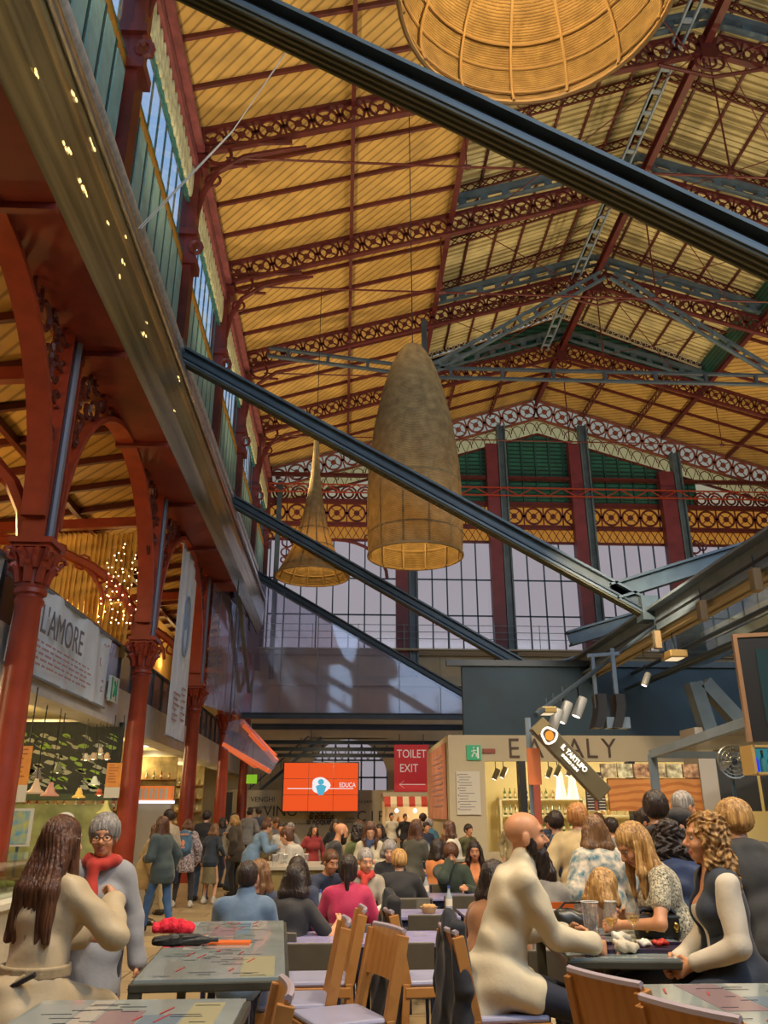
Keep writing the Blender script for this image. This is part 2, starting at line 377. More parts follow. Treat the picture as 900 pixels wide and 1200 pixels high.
def mtruss(k):
    y=TY[k]
    words=['overhead, nearest the camera','behind the huge lamp','second one in','third from the camera','fourth from the camera','fifth, at the lantern end']
    t=thing('roof_truss','dark red iron roof truss with a ring pattern web, '+words[k],'truss',(RX,y,19),0,'ring pattern roof trusses')
    P=lambda x,z:(x-RX,0,z-19)
    for x0,x1,s in ((WX,RX,1),(EX,RX,-1)):
        w=MB(); ringweb(w,P(x0,roofz(x0)-.47),P(x1-s*.25,roofz(x1)-.53),TRW); w.build('rafter_web',RED,t)
        b_=MB(); bracket(b_,s,x0-RX,roofz(x0)-19,0); b_.build('wall_bracket',RED,t)
    a=MB(); a.tube([P(WX+.8,18.75),P(EX-.8,18.75)],.035,6); a.build('tie_rod',RED,t)
    a=MB(); a.tube([P(RX,18.75),P(RX,23.4)],.03,6)
    for x in (3.2,18.4): a.tube([P(x,18.75),P(x,roofz(x)-.8)],.022,6)
    for x in (3.2,18.4,RX): a.sphere(P(x,18.75),(.16,.08,.08),8,6)
    a.build('hanger_rod',RED,t)
    a=MB() # ridge crown ornament
    a.tube([P(RX+.45*math.cos(q),23.15+.35*math.sin(q)) for q in [i*PI/6 for i in range(12)]],.05,6,closed=True)
    a.tube([P(RX+.2*math.cos(q),23.15+.2*math.sin(q)) for q in [i*PI/6 for i in range(12)]],.04,6,closed=True)
    a.tube([P(RX-1.6,22.95),P(RX-.8,22.75),P(RX,22.55),P(RX+.8,22.75),P(RX+1.6,22.95)],.06,6)
    a.box(P(RX,23.7),(.5,.2,.9)); a.build('ridge_ornament',RED,t)
    return t
for k in range(6): mtruss(k)
# thin rafters between trusses, purlins
mb=MB()
for k in range(-1,7):
    for j in (1,2,3):
        y=(TY[0]+TP*k)+TP*j/4
        if y>GY-.3 or y<Y0: continue
        for x0,x1 in ((WX,RX),(EX,RX)):
            xe=x1 if y>LYE else (LX0 if x0<x1 else LX1)
            mb.bar((x0,y,roofz(x0)-.07),(xe,y,roofz(xe)-.07),.09,.14)
struct('trim_1',mb,RED,org=(0,0,0))
mb=MB()
for x in (0.0,2*RX):
    mb.bar((x,Y0,roofz(x)-.2),(x,GY,roofz(x)-.2),.12,.2)
for x in (LX0,LX1):
    mb.ibeam((x,Y0,roofz(x)-.12),(x,GY,roofz(x)-.12),.2,.34)
mb.ibeam((RX,Y0,roofz(RX)-.35),(RX,GY,roofz(RX)-.35),.22,.4)
struct('trim_2',mb,RED,org=(0,0,0))
def lattice(mb,p,q,h,t=.05,step=.45,up=(0,0,1)):
    p=Vector(p);q=Vector(q);u=Vector(up); n=max(2,int((q-p).length/step))
    mb.bar(p+u*h/2,q+u*h/2,t*1.4,t); mb.bar(p-u*h/2,q-u*h/2,t*1.4,t)
    for i in range(n):
        a=p+(q-p)*i/n; b_=p+(q-p)*(i+1)/n
        mb.bar(a-u*h/2,b_+u*h/2,t*.6,t*.7); mb.bar(a+u*h/2,b_-u*h/2,t*.6,t*.7)
mb=MB()
for x in (5.4,8.1,13.5,16.2):
    for k in range(6): lattice(mb,(x,35.5,roofz(x)-.3),(x,GY,roofz(x)-.3),.36) if k==0 else None
struct('trim_3',mb,RED,org=(0,0,0))
# lantern framing: lattice rafters at each truss and midway, thin purlins
mb=MB()
for k in range(-1,6):
    for off in (0,.5):
        y=TY[0]+TP*(k+off)
        if y>LYE or y<Y0: continue
        for x0,x1 in ((LX0,RX),(LX1,RX)):
            lattice(mb,(x0,y,lantz(x0)-.25),(x1,y,lantz(x1)-.25),.34,.05,.4)
for j in range(7):
    x=LX0+(RX-LX0)*j/6
    for xx in (x,2*RX-x): mb.bar((xx,Y0,lantz(xx)-.06),(xx,LYE,lantz(xx)-.06),.08,.11)
struct('trim_4',mb,RED,org=(0,0,0))
# diagonal wind-bracing rods under the lantern
mb=MB()
for k in range(1,5):
    for s in (-1,1):
        mb.tube([(RX+s*.5,TY[k],23.3),(RX+s*6.5,TY[k]+TP,21.6)],.02,5); mb.tube([(RX+s*6.5,TY[k],21.6),(RX+s*.5,TY[k]+TP,23.3)],.02,5)
struct('trim_5',mb,RED,org=(0,0,0))
# newer blue-grey steel: rails over trusses, ladder purlin by the ridge
for k in range(1,6):
    y=TY[k]-.25
    r=thing('steel_roof_rail','blue-grey steel rail with slotted web above the '+['first','second','third','fourth','last'][k-1]+' ring pattern truss under the lantern','beam',(RX,y,22),0,'blue-grey rails under the lantern')
    for s in (-1,1):
        mb=MB(); a=Vector((s*(LX0-RX)*1.0,0,roofz(LX0)+.25-22)); b_=Vector((0,0,roofz(RX)+.32-22)); u=Vector((0,0,1))
        mb.bar(a+u*.2,b_+u*.2,.2,.22); mb.bar(a-u*.22,b_-u*.22,.2,.05)
        for j in range(9): c=a+(b_-a)*(j+.5)/9; mb.box(c,(.28,.05,.36))
        mb.build('rail',STEEL,r)
mb=MB()
for s in (-1,1): mb.bar((RX-.9+s*.17,Y0,23.9),(RX-.9+s*.17,LYE,23.9),.06,.12)
y=Y0+.5
while y<LYE: mb.box((RX-.9,y,23.9),(.4,.16,.05)); y+=.85
tag(mb.build('service_ladder_rail',STEELL),'blue-grey ladder-like service rail running along just left of the roof ridge','rail')
# steel A-frame under the roof at Y=28
t=thing('steel_aframe','blue-grey steel A-frame with ladder-like rafters and a long flat chord beneath the fifth roof bay','truss',(RX,28,18),0)
def ladder(mb,p,q,w,n):
    p=Vector(p);q=Vector(q);d=(q-p).normalized();u=d.cross(Vector((0,1,0))).normalized()
    mb.bar(p+u*w/2,q+u*w/2,.16,.09); mb.bar(p-u*w/2,q-u*w/2,.16,.09)
    for i in range(n): c=p+(q-p)*(i+.5)/n; mb.bar(c-u*w/2,c+u*w/2,.12,.12)
mb=MB(); ladder(mb,(3.3-RX,0,.25),(-.2,0,5.0),.34,11); mb.build('rafter',STEEL,t)
mb=MB(); ladder(mb,(.2,0,5.0),(17.6-RX,0,.2),.34,11); mb.build('rafter',STEEL,t)
mb=MB(); ladder(mb,(3.0-RX,0,.1),(19.5-RX,0,.15),.42,8); mb.build('chord',STEELD,t)
mb=MB(); ladder(mb,(-3.2-RX,0,.85),(3.1-RX,0,.1),.36,4); mb.build('chord_arm',STEELD,t)
mb=MB(); mb.box((3.0-RX,0,1.2),(.2,.2,2.6)); mb.build('post',STEELD,t)
# ------------------------------------------------ left clerestory wall
mb=MB(); mb.lo((WX-.3,Y0,9.3),(WX,GY,11.55)); mb.lo((WX-.35,Y0,18.9),(WX,GY,19.9)); struct('wall_left',mb,MAROON,org=(0,0,0))
pil=MB()
for k in range(-1,7):
    y=TY[0]+TP*k
    pil.lo((WX-.3,y-.22,9.3),(WX+.18,y+.22,19.6)); pil.lo((WX-.3,y-.3,15.0),(WX+.3,y+.3,15.25)); pil.lo((WX-.3,y-.32,15.9),(WX+.28,y+.32,16.1)); pil.lo((WX-.3,y-.3,18.3),(WX+.34,y+.3,18.55))
    for zz in (15.55,): pil.tube([(WX+.25+.16*math.cos(a),y-.2,zz+.2*math.sin(a)) for a in [i*PI/4 for i in range(8)]],.06,5,closed=True)
struct('trim_6',pil,RED,org=(0,0,0))
tl=MB(); td=MB(); fr=MB(); gl=MB(); am=MB(); fz=MB(); co=MB()
for k in range(-1,6):
    a=TY[0]+TP*k+.22; b_=a+TP-.44; n=8; w_=(b_-a)/n
    td.lo((WX-.22,a,11.5),(WX-.16,b_,14.95))
    for i in range(n):
        y=a+w_*i
        # louvre panel: stack of tilted slats with toothed edge
        zz=11.55
        while zz<14.8:
            tl.box((WX-.08,y+w_/2,zz+.07),(.10,w_*.80,.018),rot=Matrix.Rotation(R(35),3,'Y')); zz+=.135
        td.lo((WX-.10,y-.03,11.5),(WX-.02,y+.03,14.95))
        tl.lo((WX-.10,y+w_*.14,11.5),(WX-.015,y+w_*.86,14.85))
        # tall panes
        fr.lo((WX-.08,y-.045,15.2),(WX-.055,y+.045,17.05))
        # scalloped amber frieze
        for j in range(2):
            yy=y+w_*(j+.5)/2; am.prism([(yy+.17*math.cos(q),15.12+(.17 if q<PI else .30)*math.sin(q)) for q in [i2*PI/6 for i2 in range(12)]],WX-.06,WX-.03,'X')
        for j in range(2):
            yy=y+w_*(j+.5)/2; fz.prism([(yy+.16*math.cos(q),17.55+.5*math.sin(q)) for q in [i2*PI/5 for i2 in range(10)]],WX-.10,WX+.04,'X')
    gl.lo((WX-.05,a,15.2),(WX-.045,b_,17.05))
    fr.lo((WX-.12,a,14.88),(WX-.07,b_,14.95)); fr.lo((WX-.12,a,15.25),(WX-.03,b_,15.30)); fr.lo((WX-.12,a,17.0),(WX-.02,b_,17.12))
    fz.lo((WX-.14,a,17.1),(WX-.08,b_,18.05)); co.lo((WX-.2,a,18.05),(WX+.12,b_,18.35)); co.lo((WX-.2,a,18.35),(WX+.02,b_,18.9)); co.lo((WX-.2,a,18.7),(WX+.25,b_,18.85))
struct('window_1',gl,SKYG,org=(0,0,0)); struct('window_2',am,AMBER,org=(0,0,0)); struct('trim_7',fr,mat('teal_frame',(.03,.16,.15),.5),org=(0,0,0))
struct('trim_8',tl,mat('teal_slats',(.20,.36,.34),.5,var=.15,scale=3),org=(0,0,0)); struct('trim_9',td,TEALD,org=(0,0,0))
struct('trim_10',fz,FRIEZE,org=(0,0,0)); struct('trim_11',co,PINK,org=(0,0,0))
# ------------------------------------------------ far gable wall
def gX(px): return px
PX=[3.25,8.3,12.95,18.1]
wl=MB(); wl.lo((WX-.3,GY,0),(-1.6,GY+.3,9.5)); wl.lo((-1.6,GY,0),(2.2,GY+.3,2.0)); wl.lo((-1.6,GY,5.2),(2.2,GY+.3,9.5)); wl.lo((2.2,GY,0),(EX,GY+.3,9.5)); wl.lo((-16,GY,0),(WX-.3,GY+.3,9.5))
struct('wall_back',wl,CREAM,org=(0,0,0))
mb=MB(); mb.lo((WX,GY-1.1,9.42),(EX,GY-.75,9.5)); mb.lo((WX,GY-.35,9.3),(EX,GY,9.55)); mb.lo((WX,GY-.25,8.0),(EX,GY,8.25)); mb.lo((WX,GY-.45,7.75),(EX,GY,8.0))
x=WX
while x<EX: mb.lo((x,GY-.04,8.2),(x+.03,GY,9.4)); x+=1.15
struct('trim_12',mb,mat('grey_cream_stone',(.42,.40,.30),.7),org=(0,0,0))
ap=MB() # arched opening with glass at ground floor
N=16
arc=[(.3+1.9*math.cos(a),3.4+1.8*math.sin(a)) for a in [PI*i/N for i in range(N+1)]]
for i in range(N):
    (xa,za),(xb,zb)=arc[i],arc[i+1]; ap.add([(xa,GY,za),(xb,GY,zb),(xb,GY,5.25),(xa,GY,5.25),(xa,GY+.25,za),(xb,GY+.25,zb)],[(0,1,2,3),(0,4,5,1)])
struct('wall_back',ap,CREAM,org=(0,0,0))
mb=MB(); mb.lo((-1.6,GY+.1,2.0),(2.2,GY+.115,5.2)); struct('window_3',mb,PANEG,org=(0,0,0))
mb=MB()
for i in range(7): x=-1.6+3.8*i/6; mb.lo((x-.04,GY+.02,2.0),(x+.04,GY+.1,5.2))
for z in (2.7,3.4,4.2): mb.lo((-1.6,GY+.02,z-.04),(2.2,GY+.1,z+.04))
for i in range(12): a=-1.6+3.8*i/12; mb.bar((a,GY-.1,4.2 if i%2 else 4.9),(a+3.8/12,GY-.1,4.9 if i%2 else 4.2),.05,.04)
struct('trim_13',mb,STEELD,org=(0,0,0))
# windows of the gable
mb=MB(); mb.lo((WX,GY+.1,9.55),(EX,GY+.115,15.5)); struct('window_4',mb,PANEG,org=(0,0,0))
mb=MB()
edges=[WX+.6]+PX+[EX-1.2]
for i in range(5):
    a,b_=edges[i]+.55,edges[i+1]-.55
    if i==0: a=WX+.3
    if i==4: b_=EX-.3
    n=max(4,round((b_-a)/.85))
    for j in range(n+1): x=a+(b_-a)*j/n; mb.lo((x-.035,GY+.02,9.55),(x+.035,GY+.1,15.5))
    for z in (11.45,13.4): mb.lo((a,GY+.02,z-.035),(b_,GY+.1,z+.035))
struct('trim_14',mb,mat('blue_mullion',(.02,.05,.10),.5),org=(0,0,0))
mb=MB()
for z in (10.0,10.35,10.7): mb.tube([(WX,GY-1.0,z),(EX,GY-1.0,z)],.018,5)
x=WX+.4
while x<EX: mb.bar((x,GY-1.0,9.5),(x,GY-1.0,10.75),.03,.03); x+=2.3
tag(mb.build('catwalk_railing',STEELL),'thin grey railing along the sill below the tall gable windows','railing')
# amber lattice band above windows
mb=MB(); mb.lo((WX,GY+.1,15.5),(EX,GY+.13,16.35)); struct('window_5',mb,AMBER,org=(0,0,0))
mb=MB()
x=WX
while x<EX:
    mb.bar((x,GY+.03,15.55),(x+.42,GY+.03,16.3),.03,.05,up=(0,1,0)); mb.bar((x,GY+.03,16.3),(x+.42,GY+.03,15.55),.03,.05,up=(0,1,0)); x+=.42
mb.lo((WX,GY-.05,15.45),(EX,GY+.08,15.58)); mb.lo((WX,GY-.05,16.28),(EX,GY+.08,16.42))
mb.lo((WX,GY-.1,17.68),(EX,GY+.08,17.85)) ; mb.lo((WX,GY-.4,19.05),(EX,GY-.2,19.25))
struct('trim_15',mb,RED,org=(0,0,0))
mb=MB(); ringweb(mb,(WX,GY,17.05),(EX,GY,17.05),1.15,pitch=1.05,t=.05); struct('trim_16',mb,RED,org=(0,0,0))
mb=MB(); mb.lo((WX,GY+.28,16.42),(EX,GY+.31,17.7)); struct('window_6',mb,AMBER,org=(0,0,0))
# outer bays: arched heads with scrollwork spandrels
mb=MB()
for (xc,xw) in ((-.55,2.75),(22.1,3.3)):
    arcp=[(xc+xw*math.cos(a),13.4+2.1*math.sin(a)) for a in [PI*i/16 for i in range(17)]]
    mb.tube([(x_,GY-.05,z_) for x_,z_ in arcp],.09,6)
    for s in (-1,1):
        for (dx,dz,r_) in ((.93,2.7-.6,.3),(.80,2.75-.55,.22),(.97,1.5,.22),(.62,2.42,.16),(.9,2.4,.14),(1.0,1.05,.14)):
            mb.tube([(xc+s*xw*dx+r_*math.cos(a),GY-.03,13.35+dz*.95+r_*math.sin(a)) for a in [i*PI/5 for i in range(10)]],.05,5,closed=True)
struct('trim_17',mb,RED,org=(0,0,0))
# green louvres under the sloping frieze and lace fanlight edge
mb=MB(); gp(mb,lambda x:17.85,lambda x:roofz(x)-2.3 if roofz(x)-2.3>17.86 else 17.87,2.0,19.6,GY+.05,GY+.12); struct('wall_gable',mb,GREENL,org=(0,0,0))
mb=MB()
x=2.0
while x<19.6:
    if roofz(x)-2.35>17.9: mb.lo((x-.04,GY-.06,17.85),(x+.04,GY+.05,roofz(x)-2.35))
    x+=.78
struct('trim_18',mb,TEALD,org=(0,0,0))
mb=MB(); gp(mb,lambda x:roofz(x)-2.3,lambda x:roofz(x)-1.35,WX,EX,GY+.13,GY+.16); mb.add([(WX,GY+.14,17.7),(2.1,GY+.14,17.7),(2.1,GY+.14,roofz(2.1)-2.3),(WX,GY+.14,17.72)],[(0,1,2,3)]); mb.add([(EX,GY+.14,17.7),(19.5,GY+.14,17.7),(19.5,GY+.14,roofz(19.5)-2.3),(EX,GY+.14,17.72)],[(0,1,2,3)]); struct('window_7',mb,glassy('straw_glass',(.95,.90,.66),.92,.2,diffuse=(.7,.62,.34),dfac=.45,translucent=True),org=(0,0,0))
mb=MB()
for k in range(40):
    x=WX+(EX-WX)*(k+.5)/40; z=roofz(x)-1.85
    mb.tube([(x+.36*math.cos(a),GY+.02,z-.15+.5*math.sin(a)) for a in [i*PI/6 for i in range(7)]],.03,5)
    mb.bar((x,GY+.02,z-.45),(x+.37,GY+.02,z+.4),.03,.03); mb.bar((x,GY+.02,z-.45),(x-.37,GY+.02,z+.4),.03,.03)
gp(mb,lambda x:roofz(x)-2.38,lambda x:roofz(x)-2.26,WX,EX,GY-.03,GY+.1)
for x0 in (-3.6,-2.6,-1.7,-.8,.1,1.0,1.8,19.8,20.6,21.5,22.4,23.3,24.2,25.1):
    for rr in (.42,.25): mb.tube([(x0+rr*math.cos(a),GY+.02,18.2+rr*math.sin(a)) for a in [i*PI/6 for i in range(12)]],.06,5,closed=True)
struct('trim_19',mb,RED,org=(0,0,0))
mb=MB()
for s,x0 in ((1,WX),(-1,EX)): ringweb(mb,(x0,GY,roofz(x0)-.75),(RX,GY,roofz(RX)-.75),1.15,pitch=1.0,t=.05)
struct('trim_20',mb,mat('red_faded',(.18,.05,.03),.5,var=.2,scale=3),org=(0,0,0))
mb=MB(); gp(mb,lambda x:roofz(x)-1.35,lambda x:roofz(x),WX,EX,GY+.3,GY+.33); struct('window_8',mb,glassy('milky_pane',(.80,.80,.72),.92,.2,diffuse=(.8,.75,.6),dfac=.4,translucent=True),org=(0,0,0))
# catwalk lattice
mb=MB()
for z in (17.9,18.35): mb.bar((WX,GY-.9,z),(EX,GY-.9,z),.06,.07)
x=WX
i=0
while x<EX: mb.bar((x,GY-.9,17.9 if i%2 else 18.35),(x+.8,GY-.9,18.35 if i%2 else 17.9),.04,.05); x+=.8; i+=1
tag(mb.build('catwalk_girder',REDC),'slim rust red zigzag girder crossing the gable below the green louvres','girder')
# gable posts: maroon pier with blue steel channel
nm=['left of the long woven lamp base','right of the long woven lamp','right of the gable centre','far right by the arched window']
for i,x in enumerate(PX):
    t=thing('gable_post','tall maroon and blue-grey post of the gable window wall, '+['just right of the trumpet lamp','second from the left','third from the left','rightmost of the four'][i],'post',(x,GY-.4,8.2),0)
    h=roofz(x)-1.3-8.2
    MB().lo((-.62 if i!=3 else -.8,-.25,0),(.02,.25,h-1.2)).build('maroon_pier',MAROON,t)
    mb=MB(); mb.lo((.05,-.32,0),(.12,.2,h)); mb.lo((.42,-.32,0),(.5,.2,h)); mb.lo((.1,-.1,0),(.45,-.03,h)); mb.build('steel_channel',STEEL,t)
mb=MB(); mb.lo((WX+.55,GY-.5,8),(WX+.8,GY-.3,roofz(WX)-1)); tag(mb.build('corner_post',STEELD),'narrow dark blue steel post at the far left corner of the gable','post')
# ================================================================ left arcade
CY=[4.4,11.0,17.6,24.2,30.8,37.4]
def make_column():
    t=thing('iron_column','x','column',(WX,CY[0],0),0,'cast iron arcade columns')
    MB().lo((-.32,-.32,0),(.32,.32,.25)).lathe([(.30,.25),(.31,.33),(.26,.4),(.27,.48),(.22,.55)],20).build('plinth',REDC,t,smooth=30)
    mb=MB(); mb.lathe([(.215,.5),(.205,2.4),(.17,4.35),(.19,4.38),(.20,4.43),(.17,4.47)],24); mb.lathe([(.18,4.5),(.215,4.52),(.215,4.58),(.18,4.6),(.19,4.64)],24); mb.build('shaft',REDC,t,smooth=40)
    mb=MB(); mb.lathe([(.17,4.45),(.18,4.75),(.21,4.95),(.27,5.12)],20)
    for k in range(8): # acanthus leaves, two tiers
        a=2*PI*k/8
        for z,r,h,tw in ((4.66,.19,.26,0),(4.86,.20,.24,PI/8)):
            c,s=math.cos(a+tw),math.sin(a+tw)
            mb.tube([(c*r,s*r,z),(c*(r+.03),s*(r+.03),z+h*.6),(c*(r+.11),s*(r+.11),z+h*.95),(c*(r+.155),s*(r+.155),z+h*.78)],[.058,.064,.05,.03],6)
    for k in range(4): # corner volutes
        a=PI/4+k*PI/2; c,s=math.cos(a),math.sin(a)
        pts=[(c*(.35+.10*math.cos(q)*(1-i/16)),s*(.35+.10*math.cos(q)*(1-i/16)),5.03+.11*math.sin(q)*(1-i/16)) for i,q in enumerate([j*PI/5 for j in range(12)])]
        mb.tube(pts,.03,5); mb.tube([(c*.2,s*.2,4.85),(c*.27,s*.27,5.0),(c*.36,s*.36,5.13)],[.03,.035,.04],6)
    mb.lo((-.24,-.24,5.14),(.24,.24,5.19)); mb.lo((-.29,-.29,5.19),(.29,.29,5.27)); mb.build('capital',REDC,t,smooth=50)
    # riveted pier above the capital
    mb=MB(); mb.lo((-.16,-.26,5.27),(.16,-.22,8.55)); mb.lo((-.16,.22,5.27),(.16,.26,8.55)); mb.lo((-.03,-.24,5.27),(.03,.24,8.55))
    mb.build('upper_pier',REDC,t)
    MB().tube([(.14,.02,5.27),(.14,.02,8.5)],.06,8).build('downpipe',mat('grey_pipe',(.16,.16,.19),.5,metal=.2),t,smooth=1)
    return t
col0=make_column()
cl=['red cast iron column nearest the camera, outside the left edge','red cast iron column with scrolled capital, largest at the left edge','red cast iron column second along the left stalls, right of the white banner','red cast iron column third along the left stalls, glowing orange at its foot','red cast iron column fourth along the left stalls','red cast iron column farthest along the left stalls']
col0['label']=cl[0]
for i,y in enumerate(CY[1:]): dup(col0,(WX,y,0),label=cl[i+1])
# arches with scroll spandrels between piers
def make_arch(i):
    y0,y1=CY[i]+.28,CY[i+1]-.28; yc=(y0+y1)/2; r=(y1-y0)/2; zs=5.55
    t=thing('arcade_arch','x','arch',(WX,yc,zs),0,'scrollwork arches of the left arcade')
    mb=MB(); n=24
    vs=[];fs=[]
    for k in range(n+1):
        a=PI*k/n
        for rr,x in ((r,-.16),(r,.16),(r-.09,.16),(r-.09,-.16)): vs.append((x,-rr*math.cos(a),rr*math.sin(a)*1.0))
    for k in range(n):
        for q in range(4): fs.append((4*k+q,4*k+(q+1)%4,4*k+4+(q+1)%4,4*k+4+q))
    mb.add(vs,fs); mb.build('arch_band',REDC,t,smooth=30)
    mb=MB(); random.seed(i)
    H=8.5-zs
    for s in (-1,1):
        pl=[]
        for k in range(420):
            u=random.random()*r; v=random.random()*H; rr=.11+random.random()*.15
            d=math.hypot(u,v)
            if d<r+rr*.5 or u>r-rr*.1 or v>H-rr*.2: continue
            if sum(1 for q in pl if math.hypot(q[0]-u,q[1]-v)<(q[2]+rr)*.78): continue
            pl.append((u,v,rr)); a0=random.random()*6; nn=9
            pts=[(.06,s*(u+rr*(1-j/14)*math.cos(a0+j*.7)),v+rr*(1-j/14)*math.sin(a0+j*.7)) for j in range(nn)]
            mb.tube(pts,[.05-.003*j for j in range(nn)],5)
        mb.build('scroll_spandrel',RED,t); mb=MB()
    return t
al=['nearest the camera, cut by the left edge','between first and second red columns','between second and third red columns','behind the hanging grey banner','far end of the left arcade']
for i in range(5):
    a=make_arch(i); a['label']='dark red iron arch with pierced scroll corners, '+al[i]
# girder above the arches
G1=mat('girder_red',(.15,.02,.012),.5,var=.2,scale=2,bump=.05)
mb=MB(); mb.lo((-4.5,Y0,8.5),(-3.5,25.8,8.56)); mb.lo((-4.5,Y0,8.56),(-4.4,25.8,9.4)); mb.lo((-3.62,Y0,8.56),(-3.5,25.8,8.75)); mb.lo((-4.5,25.8,8.5),(-4.2,GY,9.3))
for y in [Y0+1+3.3*k for k in range(9)]: mb.lo((-4.5,y,8.40),(-3.5,y+.10,8.5)); mb.lo((-4.4,y+.02,8.56),(-3.6,y+.08,9.3))
tag(mb.build('arcade_girder',G1),'broad dark red box girder running above the left arcade arches','girder')
# gutter casing along the girder
t=thing('gutter_casing','long brownish metal and acrylic gutter casing with pipes under the left clerestory','gutter',(-3.6,15,8.5),0)
prof=[(-3.5,8.5),(-3.32,8.9),(-3.27,9.4),(-3.33,9.9)]
prof2=[(-3.33,9.9),(-3.45,10.4),(-3.65,10.9),(-3.9,11.35)]
def extr(mb,prof,y0,y1,t=.03,n=1):
    for i in range(len(prof)-1):
        (xa,za),(xb,zb)=prof[i],prof[i+1]
        mb.add([(xa,y0,za),(xb,y0,zb),(xb,y1,zb),(xa,y1,za),(xa-t,y0,za),(xb-t,y0,zb),(xb-t,y1,zb),(xa-t,y1,za)],[(0,1,2,3),(7,6,5,4),(0,4,5,1),(3,2,6,7)])
L_=lambda pr:[(x+3.6,z-8.5) for x,z in pr]
mb=MB(); extr(mb,L_(prof),-18,17.5); mb.build('lower_casing',mat('bronze_metal',(.27,.22,.10),.25,metal=.6,var=.45,scale=7,stretch=(1,.03,1)),t,smooth=50)
mb=MB(); extr(mb,L_(prof2),-18,18.0); mb.build('upper_casing',mat('grey_acrylic',(.26,.31,.29),.16,metal=.5,var=.5,scale=6,stretch=(1,.05,1)),t,smooth=50)
CH=mat('pipe_metal',(.55,.56,.56),.22,metal=.9,var=.15,scale=5)
mb=MB(); mb.tube([(.30,-18,1.45),(.30,17.6,1.45)],.07,10); mb.build('lower_pipe',CH,t,smooth=1)
mb=MB(); mb.tube([(.10,-18,2.1),(.10,17.8,2.1)],.045,8); mb.build('middle_pipe',CH,t,smooth=1)
mb=MB(); mb.tube([(-.20,-18,2.98),(-.20,18.4,2.98)],.12,10); mb.build('top_rail',mat('pale_rail',(.58,.60,.58),.35,metal=.5,var=.2,scale=8),t,smooth=1)
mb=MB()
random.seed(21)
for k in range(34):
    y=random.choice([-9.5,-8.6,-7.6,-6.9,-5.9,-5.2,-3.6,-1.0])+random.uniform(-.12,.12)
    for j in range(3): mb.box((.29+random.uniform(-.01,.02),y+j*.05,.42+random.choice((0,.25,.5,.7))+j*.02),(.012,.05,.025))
mb.build('reflection_dashes',glow('reflection_glow',(1,.7,.25),2.2),t)  # glowing dashes painted on the casing as reflections of string lights
# aisle beyond the arcade: boarded sloping ceiling, cross arches, plastic curtain
mb=MB(); mb.add([(-4.5,Y0,9.0),(-12.6,Y0,7.6),(-12.6,GY,7.6),(-4.5,GY,9.0),(-4.5,Y0,9.1),(-12.6,Y0,7.7),(-12.6,GY,7.7),(-4.5,GY,9.1)],[(0,1,2,3),(7,6,5,4)])
struct('ceiling',mb,PLANK,org=(0,0,0))
mb=MB()
y=Y0+.6
while y<GY: mb.bar((-4.5,y,8.92),(-12.6,y,7.52),.1,.14); y+=1.32
for x,z in ((-6.5,8.55),(-9,8.1),(-11,7.8)): mb.bar((x,Y0,z),(x,GY,z),.12,.16)
struct('trim_21',mb,RED,org=(0,0,0))
for i,y in enumerate(CY):
    if i==0: continue
    mb=MB(); n=16
    mb.tube([(-8.3+3.8*math.cos(a),y,5.3+2.2*math.sin(a)) for a in [PI*k/n for k in range(n+1)]],.11,6)
    mb.bar((-4.5,y,7.95),(-12.3,y,7.45),.16,.22); mb.tube([(-8.3+3.0*math.cos(a),y,6.0+1.6*math.sin(a)) for a in [PI*k/n for k in range(n+1)]],.05,6)
    for k in range(5):
        a=R(20+12*k); mb.tube([(-8.3+3.4*math.cos(a)+.16*math.cos(q),y,5.65+1.9*math.sin(a)+.16*math.sin(q)) for q in [j*PI/4 for j in range(8)]],.035,5,closed=True)
    tag(mb.build('cross_arch',REDC),'red iron cross arch spanning the side aisle behind '+['the nearest red column','the second red column','the third red column','the fourth red column','the farthest red column'][i-1],'arch')
CURT=glassy('corrugated_plastic',(.95,.80,.46),.8,.18,gloss=(1,.8,.45),diffuse=(.75,.60,.28),dfac=.42,translucent=True)
mb=MB(); vs=[];fs=[]; n=240
for i in range(n+1):
    x=-9.4+4.6*i/n; yy=17.9+.07*math.cos(i*2*PI/6)+.05*math.sin(i*.21)
    vs+=[(x,yy,4.9),(x,yy,7.75)]
for i in range(n): fs.append((2*i,2*i+2,2*i+3,2*i+1))
mb.add(vs,fs); tag(mb.build('plastic_curtain',CURT,smooth=1),'amber ribbed plastic curtain hanging behind the white banner','curtain')
mb=MB(); vs=[];fs=[]
for i in range(n+1):
    y=24.6+9*i/n; vs+=[(-6.0+.06*math.cos(i*PI/3),y,4.9),(-6.0+.06*math.cos(i*PI/3),y,7.6)]
for i in range(n): fs.append((2*i,2*i+2,2*i+3,2*i+1))
mb.add(vs,fs); tag(mb.build('plastic_curtain',CURT,smooth=1),'amber ribbed plastic sheet above the far stalls on the left','curtain')
# fairy lights by the curtain
t=thing('fairy_lights','strings of tiny warm lights hanging against the amber plastic curtain','string lights',(at(137,735,17.5).x,17.5,at(137,735,17.5).z))
random.seed(4)
BULB=glow('bulb',(1,.66,.28),14)
for k in range(5):
    x=-.36+k*.17; z=0.1; mb=MB(); wm=MB(); zt=1.9-.18*abs(k-2)
    while z<zt: mb.sphere((x+random.uniform(-.07,.07),random.uniform(-.05,.05),z),.013,6,4); z+=random.uniform(.07,.2)
    wm.tube([(x,0,0),(x+.03,0,zt/2),(x,0,zt)],.006,4); s_=wm.build('wire',BLACK,t); b_=mb.build('bulbs',BULB,s_)
